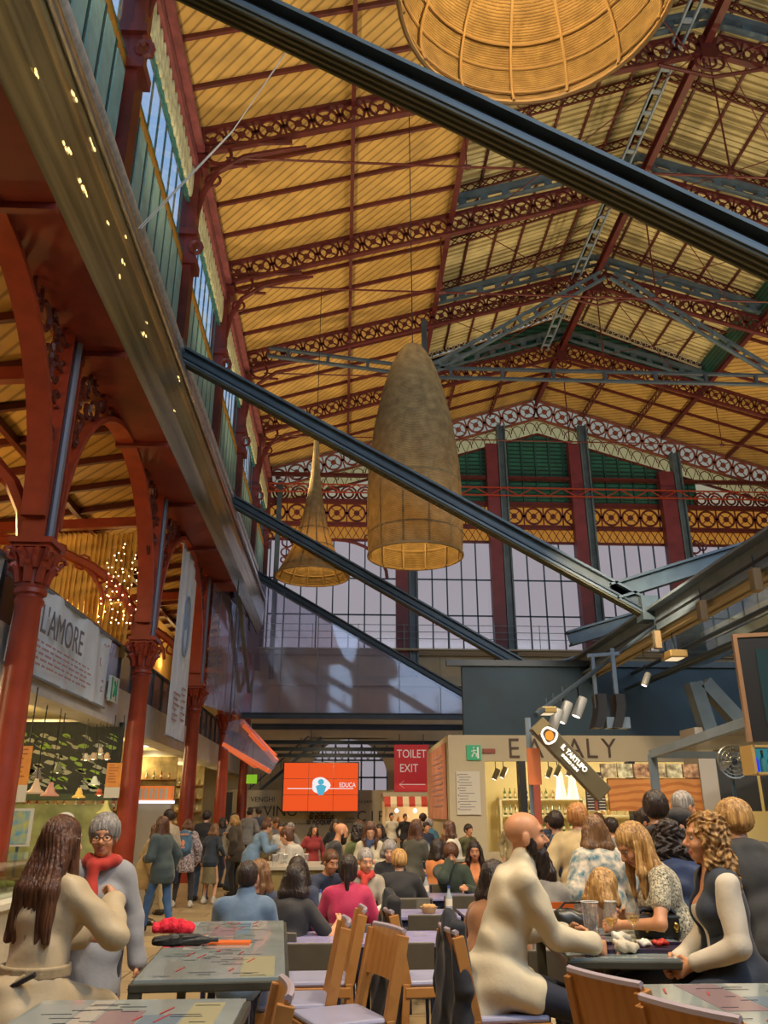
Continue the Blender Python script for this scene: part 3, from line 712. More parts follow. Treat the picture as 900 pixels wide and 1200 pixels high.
# stall front band, glass above, ceilings
BAND=mat('pale_fascia',(.56,.54,.50),.6,var=.1,scale=2)
mb=MB(); mb.lo((-5.0,7,3.55),(-4.8,GY,4.25)); mb.lo((-5.3,7,3.45),(-4.75,GY,3.55)); struct('trim_22',mb,BAND,org=(0,0,0))
mb=MB(); mb.lo((-4.92,7,4.25),(-4.9,GY,5.15)); struct('window_9',mb,glassy('violet_glass',(.6,.55,.62),.75,.1,diffuse=(.30,.26,.32),dfac=.45),org=(0,0,0))
mb=MB(); mb.lo((-4.95,7,5.15),(-4.85,GY,5.2))
y=7
while y<GY: mb.lo((-4.95,y,4.25),(-4.86,y+.04,5.15)); y+=1.1
struct('trim_23',mb,STEELD,org=(0,0,0))
mb=MB(); mb.lo((-12.3,7,3.6),(-5.0,GY,3.7)); struct('ceiling',mb,mat('stall_ceiling',(.62,.52,.28),.7),org=(0,0,0))
mb=MB(); mb.lo((-12.3,7,0),(-10.5,GY,3.6)); struct('wall_left',mb,mat('stall_back',(.50,.42,.20),.7,var=.3,scale=1.5,col2=(.30,.34,.12)),org=(0,0,0))
# hanging banners
BN=mat('banner_cloth',(.66,.76,.86),.7,var=.06,scale=3)
INK=mat('faded_ink',(.16,.15,.18),.7); INKP=mat('faded_pink_ink',(.42,.26,.28),.7)
def banner(label,X,y0,y1,z0,z1,wav=.05,cols=40):
    t=thing('hanging_banner',label,'banner',(X,(y0+y1)/2,z0))
    mb=MB(); vs=[];fs=[]; rows=8
    for i in range(cols+1):
        u=i/cols
        for j in range(rows+1):
            v=j/rows; vs.append((wav*math.sin(u*17+2*v)*(.3+.7*v)+.02*math.sin(u*41),(u-.5)*(y1-y0),v*(z1-z0)))
    for i in range(cols):
        for j in range(rows): a=i*(rows+1)+j; fs.append((a,a+rows+1,a+rows+2,a+1))
    mb.add(vs,fs); c=mb.build('cloth',BN,t,smooth=1)
    mb=MB(); mb.tube([(0,-(y1-y0)/2-.05,z1-z0),(0,(y1-y0)/2+.05,z1-z0)],.03,8); mb.build('top_pole',STEELL,t); mb=MB(); mb.tube([(0,-(y1-y0)/2,0),(0,(y1-y0)/2,0)],.025,8); mb.build('bottom_pole',STEELL,t)
    return t
b1=banner('pale blue-white banner with a large faded word beside the nearest column',-4.72,11.5,16.6,3.68,5.05)
text("L'AMORE",.62,(.10,-.6,.82),(PI/2,0,PI/2),INK,parent=b1,name='lettering',sx=.85)
random.seed(9)
mb=MB()
for r_ in range(5):
    y=-1.9
    while y<1.0: l=random.uniform(.1,.35); mb.lo((.085,y,.15+r_*.085),(.09,y+l,.18+r_*.085)); y+=l+.08
for k in range(8): a=random.uniform(0,6); c=(.085,random.uniform(1.3,2.4),random.uniform(.2,1.1)); mb.tube([(c[0],c[1]+.08*math.cos(a+j*.5),c[2]+.1*math.sin(a+j*.5)) for j in range(5)],.01,4)
mb.build('small_print',INKP,b1)
b2=banner('tall narrow pale banner hanging between the second and third red columns',-4.25,20.3,22.7,3.5,8.35,.03)
mb=MB(); mb.tube([(.05,.35*math.cos(a),2.9+.8*math.sin(a)) for a in [j*PI/10 for j in range(20)]],.03,5,closed=True); mb.tube([(.05,.1*math.cos(a)-.1,3.1+.3*math.sin(a)) for a in [j*PI/6 for j in range(12)]],.025,5,closed=True); mb.build('oval_emblem',mat('blue_ink',(.28,.36,.46),.7),b2)
mb=MB()
for k in range(6): mb.lo((.04,-.8,.4+k*.13),(.05,-.8+random.uniform(.4,.8),.44+k*.13)); mb.lo((.04,.25,.5+k*.16),(.05,.25+random.uniform(.2,.6),.54+k*.16))
mb.build('small_print',INKP,b2)
b3=banner('pale banner cut by the left edge, behind the nearest red column',-4.72,8.2,11.0,3.68,5.05)
t=thing('exit_sign','small green and white sign at the end of the white banner','sign',(-4.7,17.05,3.85)); MB().lo((-.03,-.3,0),(.03,.3,.5)).build('panel',mat('sign_white',(.6,.66,.6),.5),t)
GRN=mat('sign_green',(.02,.30,.14),.5)
mb=MB(); mb.lo((.03,-.28,.03),(.035,-.2,.47)); mb.lo((.03,.1,.03),(.035,.16,.47)); mb.tube([(.035,-.1,.1),(.035,0,.3),(.035,-.08,.4)],.03,5); mb.tube([(.035,0,.3),(.035,.06,.15)],.03,5); mb.build('pictogram',GRN,t)
# ================================================================ sloping steel beams and the long valley beam
def sbeam(label,Y,dx=0,x0=-3.9,z0=11.45,x1=6.3,z1=5.6,w=.30,h=.34,m=STEEL):
    t=thing('sloping_beam',label,'beam',(x1,Y,z1),0,'sloping steel beams above the dining floor')
    d=Vector((x0-x1,0,z0-z1)); mb=MB(); mb.ibeam((0,0,0),d,w,h,.05)
    mb.build('beam',m,t)
    mb=MB(); mb.tube([Vector((0,-w*.3,-h*.2)),d+Vector((0,-w*.3,-h*.2))],.035,6); mb.tube([Vector((0,-w*.12,-h*.38)),d+Vector((0,-w*.12,-h*.38))],.03,6); mb.tube([Vector((0,w*.2,-h*.38)),d+Vector((0,w*.2,-h*.38))],.03,6)
    mb.build('cable_conduit',STEELD,t)
    mb=MB(); nn=Vector((0,0,1)).cross(Vector((0,1,0))); dn=d.normalized().cross(Vector((0,1,0))).normalized(); dn=dn if dn.z<0 else -dn
    for q in (-.36,-.12,.12,.36): mb.tube([Vector((0,w*q,0))+dn*(h/2+.012),d+Vector((0,w*q,0))+dn*(h/2+.012)],.022,5)
    mb.build('underside_rib',mat('rib_olive',(.10,.10,.055),.4),t)
    MB().box((-.1,0,.05),(.35,.4,.5)).box(d+Vector((.05,0,0)),(.3,.4,.45)).build('end_plate',m,t)
    return t
sbeam('thick ribbed grey beam slanting across the top, in front of the largest lamp',6.4,w=.32,h=.30,m=mat('beam_olive_grey',(.060,.075,.072),.45,var=.2,scale=3))
sbeam('slanting blue-grey beam that crosses in front of the long woven lamp',16.0)
sbeam('slanting blue-grey beam that crosses in front of the trumpet lamp',25.0)
sbeam('slanting blue-grey beam above the clear plastic film',34.0,m=STEELD)
t=thing('valley_beam','long light blue-grey steel beam running away on the right, carrying the slanting beams','beam',(6.3,20,5.2))
mb=MB(); mb.ibeam((0,-15,.15),(0,16,.15),.42,.55,.05); mb.build('beam',STEELL,t)
mb=MB(); mb.lo((-.14,-15,-.22),(-.02,16,-.13)); mb.lo((.1,-15,-.2),(.2,16,-.13)); mb.build('cable_tray',mat('tray_cream',(.45,.36,.20),.5),t)
mb=MB(); mb.lo((-.245,-15,.0),(-.215,16,.04)); mb.build('seam',BLACK,t)
MB().tube([(.9,-12,-.5),(.9,15,-.5)],.045,8).tube([(1.4,-12,-.35),(1.4,15,-.35)],.06,8).tube([(1.1,-12,-.1),(1.1,15,-.1)],.05,8).build('side_pipes',STEELD,t)
for i,(Y,x1,z0,z1) in enumerate([(16,10.5,6.25,7.6),(19.5,13.5,6.0,8.1),(25,10,5.9,7.0)]):
    mb=MB(); mb.ibeam((5.5,Y,z0-.25),(x1,Y,z1),.3,.36,.05); tag(mb.build('branch_beam',STEEL),['blue-grey branch beam rising right from the long beam, highest of three','blue-grey branch beam rising right across the arched window, middle of three','blue-grey branch beam low behind the long beam, farthest of three'][i],'beam')
for i,Y in enumerate((8.5,16,25)):
    mb=MB(); mb.bar((6.9,Y+.4,5.3),(6.9,Y+.4,8.4),.2,.2,up=(0,1,0)); mb.bar((6.9,Y+.4,8.3),(10,Y-1.2,9.0),.18,.2) if i==0 else None
    if i==0: tag(mb.build('upright_post',STEEL),'blue-grey steel upright with an arm at the right edge, above the long beam','post')
# spot fixtures on the long beam
LAMPW=glow('spot_face',(1,.85,.7),3.5)
def fixture(label,loc,kind,rz=0,group='spotlights on the long beam'):
    t=thing('spotlight',label,'spotlight',loc,rz,group)
    if kind=='box':
        MB().box((0,0,0),(.34,.5,.14)).build('housing',mat('fixture_ochre',(.42,.28,.10),.4,metal=.4),t,bevel=.02); MB().box((0,0,-.075),(.24,.36,.012)).build('lens',mat('lens_cream',(.7,.6,.4),.3,emit=(1,.8,.5),estr=.8),t); MB().tube([(0,0,.05),(0,0,.28)],.02,6).build('stem',STEELD,t)
    elif kind=='can':
        M=Matrix.Rotation(R(25),3,'Y'); MB().lathe([(.0,.16),(.06,.16),(.07,.14),(.07,-.12),(.0,-.12)],14,M=M).build('housing',mat('fixture_grey',(.30,.30,.28),.4),t,smooth=40); MB().lathe([(0,-.125),(.055,-.125)],12,M=M).build('lens',LAMPW,t); MB().tube([(0,0,.1),(0,0,.35)],.012,6).build('stem',STEELD,t)
    else:
        MB().box((0,0,0),(.12,.16,.34)).build('housing',mat('fixture_tan',(.34,.24,.13),.45),t,bevel=.01); MB().box((-.065,0,0),(.01,.12,.28)).build('lens',mat('lens_grey',(.2,.16,.1),.2),t); MB().tube([(0,0,.17),(0,0,.3)],.012,6).build('stem',STEELD,t)
    return t
PA=at(628,838,9.9); PB=Vector((6.3,16,5.3))
tag(MB().tube([PA,PB],.035,8).build('lighting_pipe',STEELD,smooth=1),'thin dark lighting pipe running from the pennant pole up to the long beam','pipe')
def onpipe(px):
    for i in range(400):
        q=PA+(PB-PA)*i/399; 
        if q.y>0:
            v=_M.transposed()@(q-Vector((0,0,EYE))); 
            if 450-FPX*v.x/v.z>=px: return q
    return PB
for lab,px,py,Y,k in [('square ochre floodlight on the long beam left of the dark box wall top',790,768,0,'box'),('square ochre floodlight above the inclined restaurant sign',640,833,1,'box'),
    ('upright tan spotlight highest on the long beam at right',886,680,0,'up'),('upright tan spotlight below the long beam near the arched window',823,716,0,'up'),('upright tan spotlight in the middle of the long beam',770,750,0,'up'),
    ('round grey spotlight beside the clear gutter',757,797,0,'can'),('round grey spotlight with lit lens just right of the inclined sign top',648,845,1,'can'),('round grey spotlight left of the two black speakers',676,830,1,'can'),('round grey spotlight nearest the floodlight on the pipe',659,836,1,'can')]:
    if Y==0: d_=at(px,py,1)-Vector((0,0,EYE)); p=Vector((0,0,EYE))+d_*((6.0 if k=='up' else 6.3)/d_.x); top=5.3
    else: q=onpipe(px); p=at(px,py,q.y); p.x=q.x; top=q.z
    o=fixture(lab,p,k)
    if px==640: o.scale=(.55,.55,.55)
    if top-p.z>.2: MB().tube([(0,0,.15),(0,0,top-p.z)],.012,6).build('drop_rod',STEELD,o)
# pair of black horn speakers under the beam
t=thing('speaker_pair','two curved black speakers hanging on grey brackets under the long beam','speaker',Vector((onpipe(704).x,onpipe(704).y,at(704,830,onpipe(704).y).z)))
for s in (-.14,.14):
    mb=MB(); mb.prism([(s-.09+.16*math.sin(a*.9)*.6,-.3+.5*a/2.2) for a in [0,.5,1,1.5,2.2]]+[(s+.05+.16*math.sin(a*.9)*.6,-.3+.5*a/2.2) for a in [2.2,1.5,1,.5,0]],-.15,.15); mb.build('speaker_cabinet',BLACK,t)
mb=MB(); mb.bar((-.12,0,0),(-.12,0,.80),.05,.05,up=(0,1,0)); mb.bar((.2,0,-.25),(.2,0,.92),.06,.05,up=(0,1,0)); mb.bar((-.2,0,.80),(.3,0,.84),.06,.05); mb.box((.16,0,-.22),(.36,.2,.16)); mb.build('bracket',STEELL,t)
# clear acrylic gutter on the right
t=thing('clear_gutter','curved clear acrylic gutter sheet to the right of the long beam','gutter',(8.3,16,5.0))
mb=MB(); extr(mb,[(.9*math.cos(a),.8*math.sin(a)+.8) for a in [PI+PI*k/10 for k in range(11)]],-8,3,.01); mb.build('sheet',glassy('acrylic',(.75,.82,.86),.7,.08,gloss=(.8,.95,1),diffuse=(.30,.36,.40),dfac=.15),t,smooth=60)
MB().tube([(-.9,-8,.8),(-.9,3,.8)],.03,6).tube([(.9,-8,.8),(.9,3,.8)],.03,6).build('edge_rail',STEELL,t)
# film screens
def film(name,pts,label):
    mb=MB(); mb.add(pts,[tuple(range(len(pts)))]); return tag(mb.build(name,FILM),label,'film screen')
t=thing('film_screen','large triangular clear plastic film under the farthest slanting beam','film screen',(6.2,33.8,5.5))
P=lambda x,z:(x-6.2,0,z-5.5)
MB().add([P(-4.15,5.5),P(6.2,5.5),P(-3.9,11.2),P(-4.15,11.2)],[(0,1,2,3)]).build('film',FILM,t)
mb=MB()
for x in (-2.6,-1.1,.6,2.3,4.0): mb.bar(P(x,5.5),P(x,11.35-(x+3.9)*.575),.03,.02,up=(0,1,0))
mb.build('seam',STEELL,t)
t=thing('film_screen','clear plastic film stretched along the arcade between the third and fourth red columns','film screen',(-4.05,29,4.7))
MB().add([(0,-4.6,0),(0,4.8,.7),(0,4.8,4.7),(0,-4.6,3.8)],[(0,1,2,3)]).build('film',FILM,t)
mb=MB()
for y in (-3,-.5,2): mb.bar((0,y,.2),(0,y,4.1),.03,.03,up=(1,0,0))
mb.bar((0,-4.6,3.85),(0,6,6.6),.10,.12); mb.bar((.2,-3.5,6.3),(.2,4.8,.9+.8),.14,.1); mb.build('seam',STEELL,t)
for i,(Y,z,x0,x1) in enumerate([(33.7,5.45,-4.1,6.4),(36,5.25,-3.9,7),(37.4,4.72,-3.6,5.5),(38.4,4.5,-3.3,5),(39.5,4.3,-3.0,5)]):
    mb=MB(); mb.ibeam((x0,Y,z),(x1,Y,z),.2,.24 if i<2 else .16,.04); tag(mb.build('canopy_beam',STEELD),'dark flat steel beam above the video screen, '+['frontmost and highest','second from the top','third from the top','fourth from the top','lowest and rearmost'][i],'beam')
# thin white guy cables across the roof
for i,(a,b_) in enumerate([((352,38),(158,272)),((346,44),(165,268))]):
    pa=at(*a,15); pb=at(*b_,11.2) if i<2 else at(*b_,14); m_=(pa+pb)/2-Vector((0,0,.5))
    MB2=MB(); MB2.tube([pa,m_,pb],.011,5); tag(MB2.build('cable',mat('white_cable',(.6,.58,.5),.5),smooth=1),['thin pale cable drooping from the top toward the clerestory, upper of two','thin pale cable drooping from the top toward the clerestory, lower of two','thin pale cable beside the trumpet lamp cord'][i],'cable')
# ================================================================ woven lamps
def weave(name,c1,c2,em):
    m=striped(name,c1,c2,9,(0,0,0),.35,.8,bump=.6,direction='Z',noise=.25,wscale=3,dist=1.5,dscale=3)
    nt=m.node_tree; b=nt.nodes['Principled BSDF']
    out=[n for n in nt.nodes if n.type=='OUTPUT_MATERIAL'][0]; tr=nt.nodes.new('ShaderNodeBsdfTranslucent'); tr.inputs[0].default_value=(*em,1)
    mx=nt.nodes.new('ShaderNodeMixShader'); mx.inputs[0].default_value=.13; nt.links.new(b.outputs[0],mx.inputs[1]); nt.links.new(tr.outputs[0],mx.inputs[2]); nt.links.new(mx.outputs[0],out.inputs[0]); return m
WV=weave('woven_cane',(.24,.165,.065),(.54,.40,.18),(.8,.50,.18)); CANE=mat('cane_rib',(.42,.30,.14),.6)
def lampshade(label,loc,prof,ribs,rings,seed,wire,group='woven cane lamps'):
    t=thing('woven_lamp',label,'pendant lamp',loc,0,group)
    # smooth profile
    P=[]; 
    for i in range(len(prof)-1):
        for j in range(5): u=j/5; P.append((prof[i][0]*(1-u)+prof[i+1][0]*u,prof[i][1]*(1-u)+prof[i+1][1]*u))
    P.append(prof[-1])
    Q=P[:]
    for _ in range(3): Q=[Q[0]]+[((Q[i-1][0]+2*Q[i][0]+Q[i+1][0])/4,(Q[i-1][1]+2*Q[i][1]+Q[i+1][1])/4) for i in range(1,len(Q)-1)]+[Q[-1]]
    s=MB().lathe(Q,56).build('shade',WV,t,smooth=60)
    mb=MB()
    for k in range(ribs): a=2*PI*k/ribs+.2; mb.tube([((r-.045)*math.cos(a),(r-.045)*math.sin(a),z) for r,z in Q],.022,6)
    mb.build('rib',CANE,t,smooth=1); random.seed(seed)
    for f in rings:
        mb=MB(); i=int(f*(len(Q)-1)); r,z=Q[i]; tl=random.uniform(-.04,.04)
        mb.tube([((r-.02)*math.cos(a),(r-.02)*math.sin(a),z+tl*math.sin(a)*r) for a in [j*PI/20 for j in range(40)]],.02,6,closed=True); mb.build('hoop',CANE,t,smooth=1)
    mb=MB(); r,z=Q[0]; mb.tube([(r*math.cos(a),r*math.sin(a),z) for a in [j*PI/24 for j in range(48)]],.035,6,closed=True); mb.build('hoop',CANE,t,smooth=1)
    MB().tube([(0,0,Q[-1][1]-.1),(0,0,wire)],.014,5).build('cord',BLACK,t)
    MB().tube([(0,0,Q[-1][1]-.15),(0,0,Q[-1][1]-.6)],.05,8).sphere((0,0,Q[-1][1]-.7),.10,10,8).build('bulb_holder',mat('bulb_glass',(.9,.8,.6),.3,emit=(1,.7,.4),estr=6),t,smooth=1)
    return t
c=at(630,-14,7.0)
lampshade('huge wide woven cane lamp seen from below at the top, lit inside',c,[(1.72,0),(1.80,.25),(1.78,.7),(1.55,1.3),(1.1,1.8),(.55,2.15),(.12,2.3)],14,(.12,.3,.45,.6,.75),2,10.2)
light('POINT',c+Vector((0,0,.75)),190,(1,.62,.26),.15)
lampshade('long bullet shaped woven cane lamp hanging in the middle',(1.62,18,7.35),[(1.10,0),(1.13,.6),(1.14,1.4),(1.10,2.3),(.98,3.3),(.80,4.2),(.58,5.0),(.33,5.5),(.22,5.62)],12,(.1,.3,.5,.7),3,14.3)
light('POINT',(1.62,18,8.1),60,(1,.62,.22),.12)
lampshade('trumpet shaped woven cane lamp with a thin neck, left of the long one',(-1.1,26,9.1),[(1.22,0),(1.02,.35),(.78,.8),(.60,1.3),(.46,1.8),(.34,2.4),(.24,3.0),(.15,3.8),(.09,5.0)],12,(.1,.3,.45),5,11.4)
light('POINT',(-1.1,26,10.0),55,(1,.62,.22),.12)
# ================================================================ back of the hall and right-hand kiosks
VW=mat('beige_wall_panel',(.46,.40,.27),.7,var=.06,scale=2)
mb=MB(); mb.lo((-5.0,38.6,0),(3.0,38.75,2.75)); struct('wall_panel',mb,VW,org=(0,0,0)).name='wall_back'
INKD=mat('dark_ink',(.04,.035,.03),.6)
t=thing('wall_lettering','dark hand-drawn Italian words painted along the beige wall under the screen','lettering',(-1,38.58,1.5))
def wtext(s,px,py,size,bold=0):
    p=at(px,py,38.58)-Vector((-1,38.58,1.5)); text(s,size,p,(PI/2,0,0),INKD,parent=t,bold=bold)
wtext('VINO',329,951,.62); wtext('VENGHI',308,937,.3); wtext('sapori buoni',306,946,.15); wtext('C I PA',440,957,.62); wtext('IL CIBO',375,952,.26,.01); wtext('SI SCEGLIE',377,958,.24,.01); wtext('SI ACQUISTA',378,964,.24,.01); wtext('il pane',410,959,.16)
wtext('sul pane',428,939,.2); wtext('I sapori sono sul piatto',345,965,.14); wtext('Il pesce',408,963,.14)
# steel lattice and green sign around the dark back corner
t=thing('stair_frame','dark diagonal steel stair frame left of the video screen','frame',(-3.2,39.5,2.7)); mb=MB()
mb.bar((-.6,0,0),(2.2,0,2.4),.14,.12,up=(0,1,0)); mb.bar((-1.2,.2,0),(1.6,.2,2.5),.06,.05,up=(0,1,0))
for k in range(7): mb.bar((-1+.45*k,.1,-.2+.4*k),(-1+.45*k,.1,.4+.4*k),.03,.03,up=(0,1,0))
mb.build('stringer',STEELD,t)
mb=MB(); mb.lo((-5.4,37.0,2.4),(-3.2,37.3,3.4)); 
t=thing('green_sign','lime green square sign on the back column below the dark beams','sign',at(295,913,36)); MB().lo((-.22,-.03,-.18),(.22,.03,.18)).build('panel',mat('lime',(.30,.65,.03),.5,emit=(.3,.7,.03),estr=.4),t); MB().tube([(0,0,.18),(0,0,1.5)],.015,5).build('hanger',STEELD,t)
# opening between columns, its shade painted as a black panel
MB_=MB(); MB_.lo((-5.0,36.5,0),(-4.6,36.6,2.6)); tag(MB_.build('doorway_shade_panel',BLACK),'black panel painting the dark opening between the two farthest red columns','panel')
# video wall
p=at(376,922,37.4)
t=thing('video_wall','bright orange-red nine panel video wall with a white cloud logo','screen',p)
W,H=3.25,2.0
MB().lo((-W/2-.04,0,-H/2-.04),(W/2+.04,.25,H/2+.04)).build('casing',BLACK,t)
SO=glow('screen_orange',(.90,.10,.02),.95); 
for i in range(3):
    for j in range(3):
        MB().lo((-W/2+W*i/3+.008,-.01,-H/2+H*j/3+.008),(-W/2+W*(i+1)/3-.008,-.001,-H/2+H*(j+1)/3-.008)).build('panel',SO,t)
SW=glow('screen_white',(1,.95,.95),.9); SB=glow('screen_blue',(.10,.48,.65),.9)
mb=MB(); mb.lo((-W/2+.18,-.016,-.09),(-.38,-.012,-.06)); mb.lo((.35,-.016,-.09),(W/2-.2,-.012,-.06)); mb.build('line',SW,t)
mb=MB(); mb.prism([(-.02+.40*math.cos(a)*(1+.12*math.cos(3*a)),.06+.34*math.sin(a)) for a in [k*PI/10 for k in range(20)]],-.018,-.014,'Y'); mb.build('cloud_logo',SW,t)
mb=MB(); mb.prism([(.0+.13*math.cos(a),.20+.12*math.sin(a)) for a in [k*PI/8 for k in range(16)]],-.024,-.019,'Y'); mb.prism([(-.22,.02),(-.10,-.34),(.12,-.34),(.24,.02),(.08,.08),(-.08,.08)],-.024,-.019,'Y'); mb.build('chef_logo',SB,t)
text('EDUCA',.27,(W/2-.47,-.02,.07),(PI/2,0,0),SW,parent=t,sx=.8)
# toilet exit sign
p=at(482.5,900,35)
t=thing('hanging_sign','red hanging sign reading TOILET EXIT with a left arrow','sign',p); w2,h2=.72,.93
MB().lo((-w2,0,-h2),(w2,.06,h2)).build('board',mat('sign_red',(.62,.03,.035),.5,emit=(.6,.02,.02),estr=.25),t)
WH=mat('sign_letter_white',(.85,.78,.70),.5,emit=(.9,.8,.7),estr=.25)
text('TOILET',.46,(0,-.01,.55),(PI/2,0,0),WH,parent=t,sx=.82); text('EXIT',.46,(-.12,-.01,-.02),(PI/2,0,0),WH,parent=t,sx=.82)
mb=MB(); mb.lo((-.5,-.012,-.66),(.55,-.004,-.63)); mb.bar((-.52,-.01,-.645),(-.32,-.01,-.5),.01,.03,up=(0,1,0)); mb.bar((-.52,-.01,-.645),(-.32,-.01,-.79),.01,.03,up=(0,1,0)); mb.build('arrow',WH,t)
MB().tube([(-.5,.03,h2),(-.5,.03,h2+.42)],.02,6).tube([(.5,.03,h2),(.5,.03,h2+.42)],.02,6).build('hanger',STEELD,t)
# striped awning counter
t=thing('awning_counter','small food counter with a red and cream striped awning and warm bulbs','food stall',(3.1,33,0))
MB().lo((-1.5,-.3,0),(1.5,.8,1.05)).build('counter',mat('counter_beige',(.40,.33,.22),.6),t)
MB().lo((-1.5,.8,0),(1.5,.9,2.2)).build('back_panel',mat('stall_glow_cream',(.70,.55,.33),.6),t)
for j in range(13):
    x0=-1.5+3*j/13; x1=-1.5+3*(j+1)/13; mb=MB(); mb.add([(x0,-.9,2.08),(x1,-.9,2.08),(x1,-.75,2.35),(x0,-.75,2.35),(x0,-.9,1.98),(x1,-.9,1.98)],[(0,1,2,3),(4,5,1,0)]); mb.build('awning_stripe',mat('awning_red',(.50,.04,.02),.7) if j%2==0 else mat('awning_cream',(.72,.60,.38),.7),t)
MB().lo((-1.55,-.75,2.35),(1.55,.9,2.5)).build('awning_top',mat('counter_beige',(.4,.33,.22)),t)
MB().lo((-1.45,-.6,0),(-1.38,-.5,2.3)).lo((1.38,-.6,0),(1.45,-.5,2.3)).build('awning_post',CREAM,t)
for x in (-1,-.3,.4,1.1): MB().sphere((x,-.2,1.85),.07,8,6).build('bulb',glow('cool_bulb',(.9,.85,1),5),t)
for x in (-.9,.1,.9): 
    mb=MB(); mb.lathe([(.0,.55),(.05,.5),(.2,.1),(.22,.0)],10,c=(x,.1,1.1)); mb.build('cured_ham',mat('ham',(.45,.17,.05),.5),t,smooth=40)
light('POINT',(3.1,32.6,1.75),60,WARM2,.1)
# ---------------------------------------------- EATALY shop
EY=20.0; ex0=at(525,862,EY).x; ex1=14.5; ztop=3.5; zh=2.90; zb=1.40
EW=mat('eataly_cream',(.52,.44,.29),.7,var=.04,scale=1)
mb=MB(); mb.lo((ex0,EY,0),(at(568,900,EY).x,EY+.2,zh)); mb.lo((ex0,EY,zh),(ex1,EY+.2,ztop)); mb.lo((at(568,900,EY).x,EY,0),(ex1,EY+.2,.9))
mb.lo((ex0,EY+.2,0),(ex0+.15,EY+5,ztop-.001)); mb.lo((ex0,EY+5,0),(ex1,EY+5.2,ztop)); mb.lo((ex0+.16,EY+.21,ztop-.08),(ex1-.21,EY+4.99,ztop-.02)); mb.lo((ex1-.2,EY+.2,0),(ex1,EY+5,ztop))
struct('wall_shop',mb,EW,org=(0,0,0))
EI=mat('shop_interior',(.80,.68,.38),.7)
mb=MB(); mb.lo((ex0+.2,EY+4.8,0),(ex1-.2,EY+4.95,3.4)); struct('wall_shop_inner',mb,EI,org=(0,0,0)).name='wall_shop.001'
for x in (5,7.5,10.5): light('POINT',(x,EY+2.6,2.7),95,(1,.85,.52),.2)
t=thing('shop_sign','dark serif letters EATALY on the cream band above the shop','sign',(0,EY-.02,3.2))
for ch,px in zip('EATALY',(602,627,650,674,693,714)):
    p=at(px,878,EY-.02); text(ch,.66,(p.x,0,p.z-3.2),(PI/2,0,0),mat('bronze_letter',(.07,.035,.02),.5),parent=t,name='letter',sx=.95,bold=-.006,extrude=.015)
for px,lb in ((611,'black upright dividing the shop front behind the orange pennant'),(739,'black upright of the shop front behind the kiosk photo strip')): x=at(px,900,EY+.05).x; tag(MB().lo((x-.08,EY-.05,.9),(x+.08,EY+.25,zh)).build('shop_post',BLACK),lb,'post')
t=thing('exit_sign','green running man exit sign on the cream shop wall','sign',at(555,882,EY-.03)); MB().lo((-.17,-.02,-.17),(.17,.02,.17)).build('panel',mat('exit_green',(.03,.28,.13),.5,emit=(.02,.3,.12),estr=.3),t)
mb=MB(); mb.tube([(-.05,-.03,-.1),(0,-.03,.0),(-.01,-.03,.07)],.018,5); mb.tube([(0,-.03,0),(.06,-.03,-.03),(.05,-.03,-.1)],.015,5); mb.tube([(-.06,-.03,.03),(.06,-.03,.05)],.012,5); mb.sphere((0,-.03,.11),.022,6,5); mb.lo((.08,-.03,-.13),(.12,-.022,.13)); mb.build('pictogram',mat('sign_white2',(.8,.85,.8),.5),t)
t=thing('notice','small red-brown notice beside the green exit sign','notice',at(573,880,EY-.03)); MB().lo((-.15,-.015,-.05),(.15,.015,.05)).build('plate',mat('brick_red',(.28,.06,.03),.5),t)
t=thing('menu_poster','white menu poster on the cream pier of the shop','poster',at(549,929,EY-.03)); MB().lo((-.28,-.015,-.48),(.28,.01,.48)).build('sheet',mat('paper',(.62,.58,.48),.7),t)
mb=MB(); random.seed(3)
for k in range(14): mb.lo((-.22,-.02,.4-k*.06),(-.22+random.uniform(.15,.4),-.016,.412-k*.06))
for k in range(6): mb.lo((-.25,-.02,.38-k*.15),(-.225,-.016,.41-k*.15))
mb.build('small_print',INK,t)
t=thing('wall_poster','pink-orange poster with writing on the receding side of the shop','poster',(ex0-.02,EY+3.4,1.6)); MB().lo((-.02,-3.0,0),(0,1,1.75)).build('sheet',mat('poster_pink',(.60,.26,.17),.7,var=.2,scale=1.5),t)
mb=MB()
for k in range(10): mb.lo((-.03,-2.4,.3+k*.13),(-.024,-2.4+random.uniform(.8,2.6),.34+k*.13))
mb.build('small_print',INKP,t)
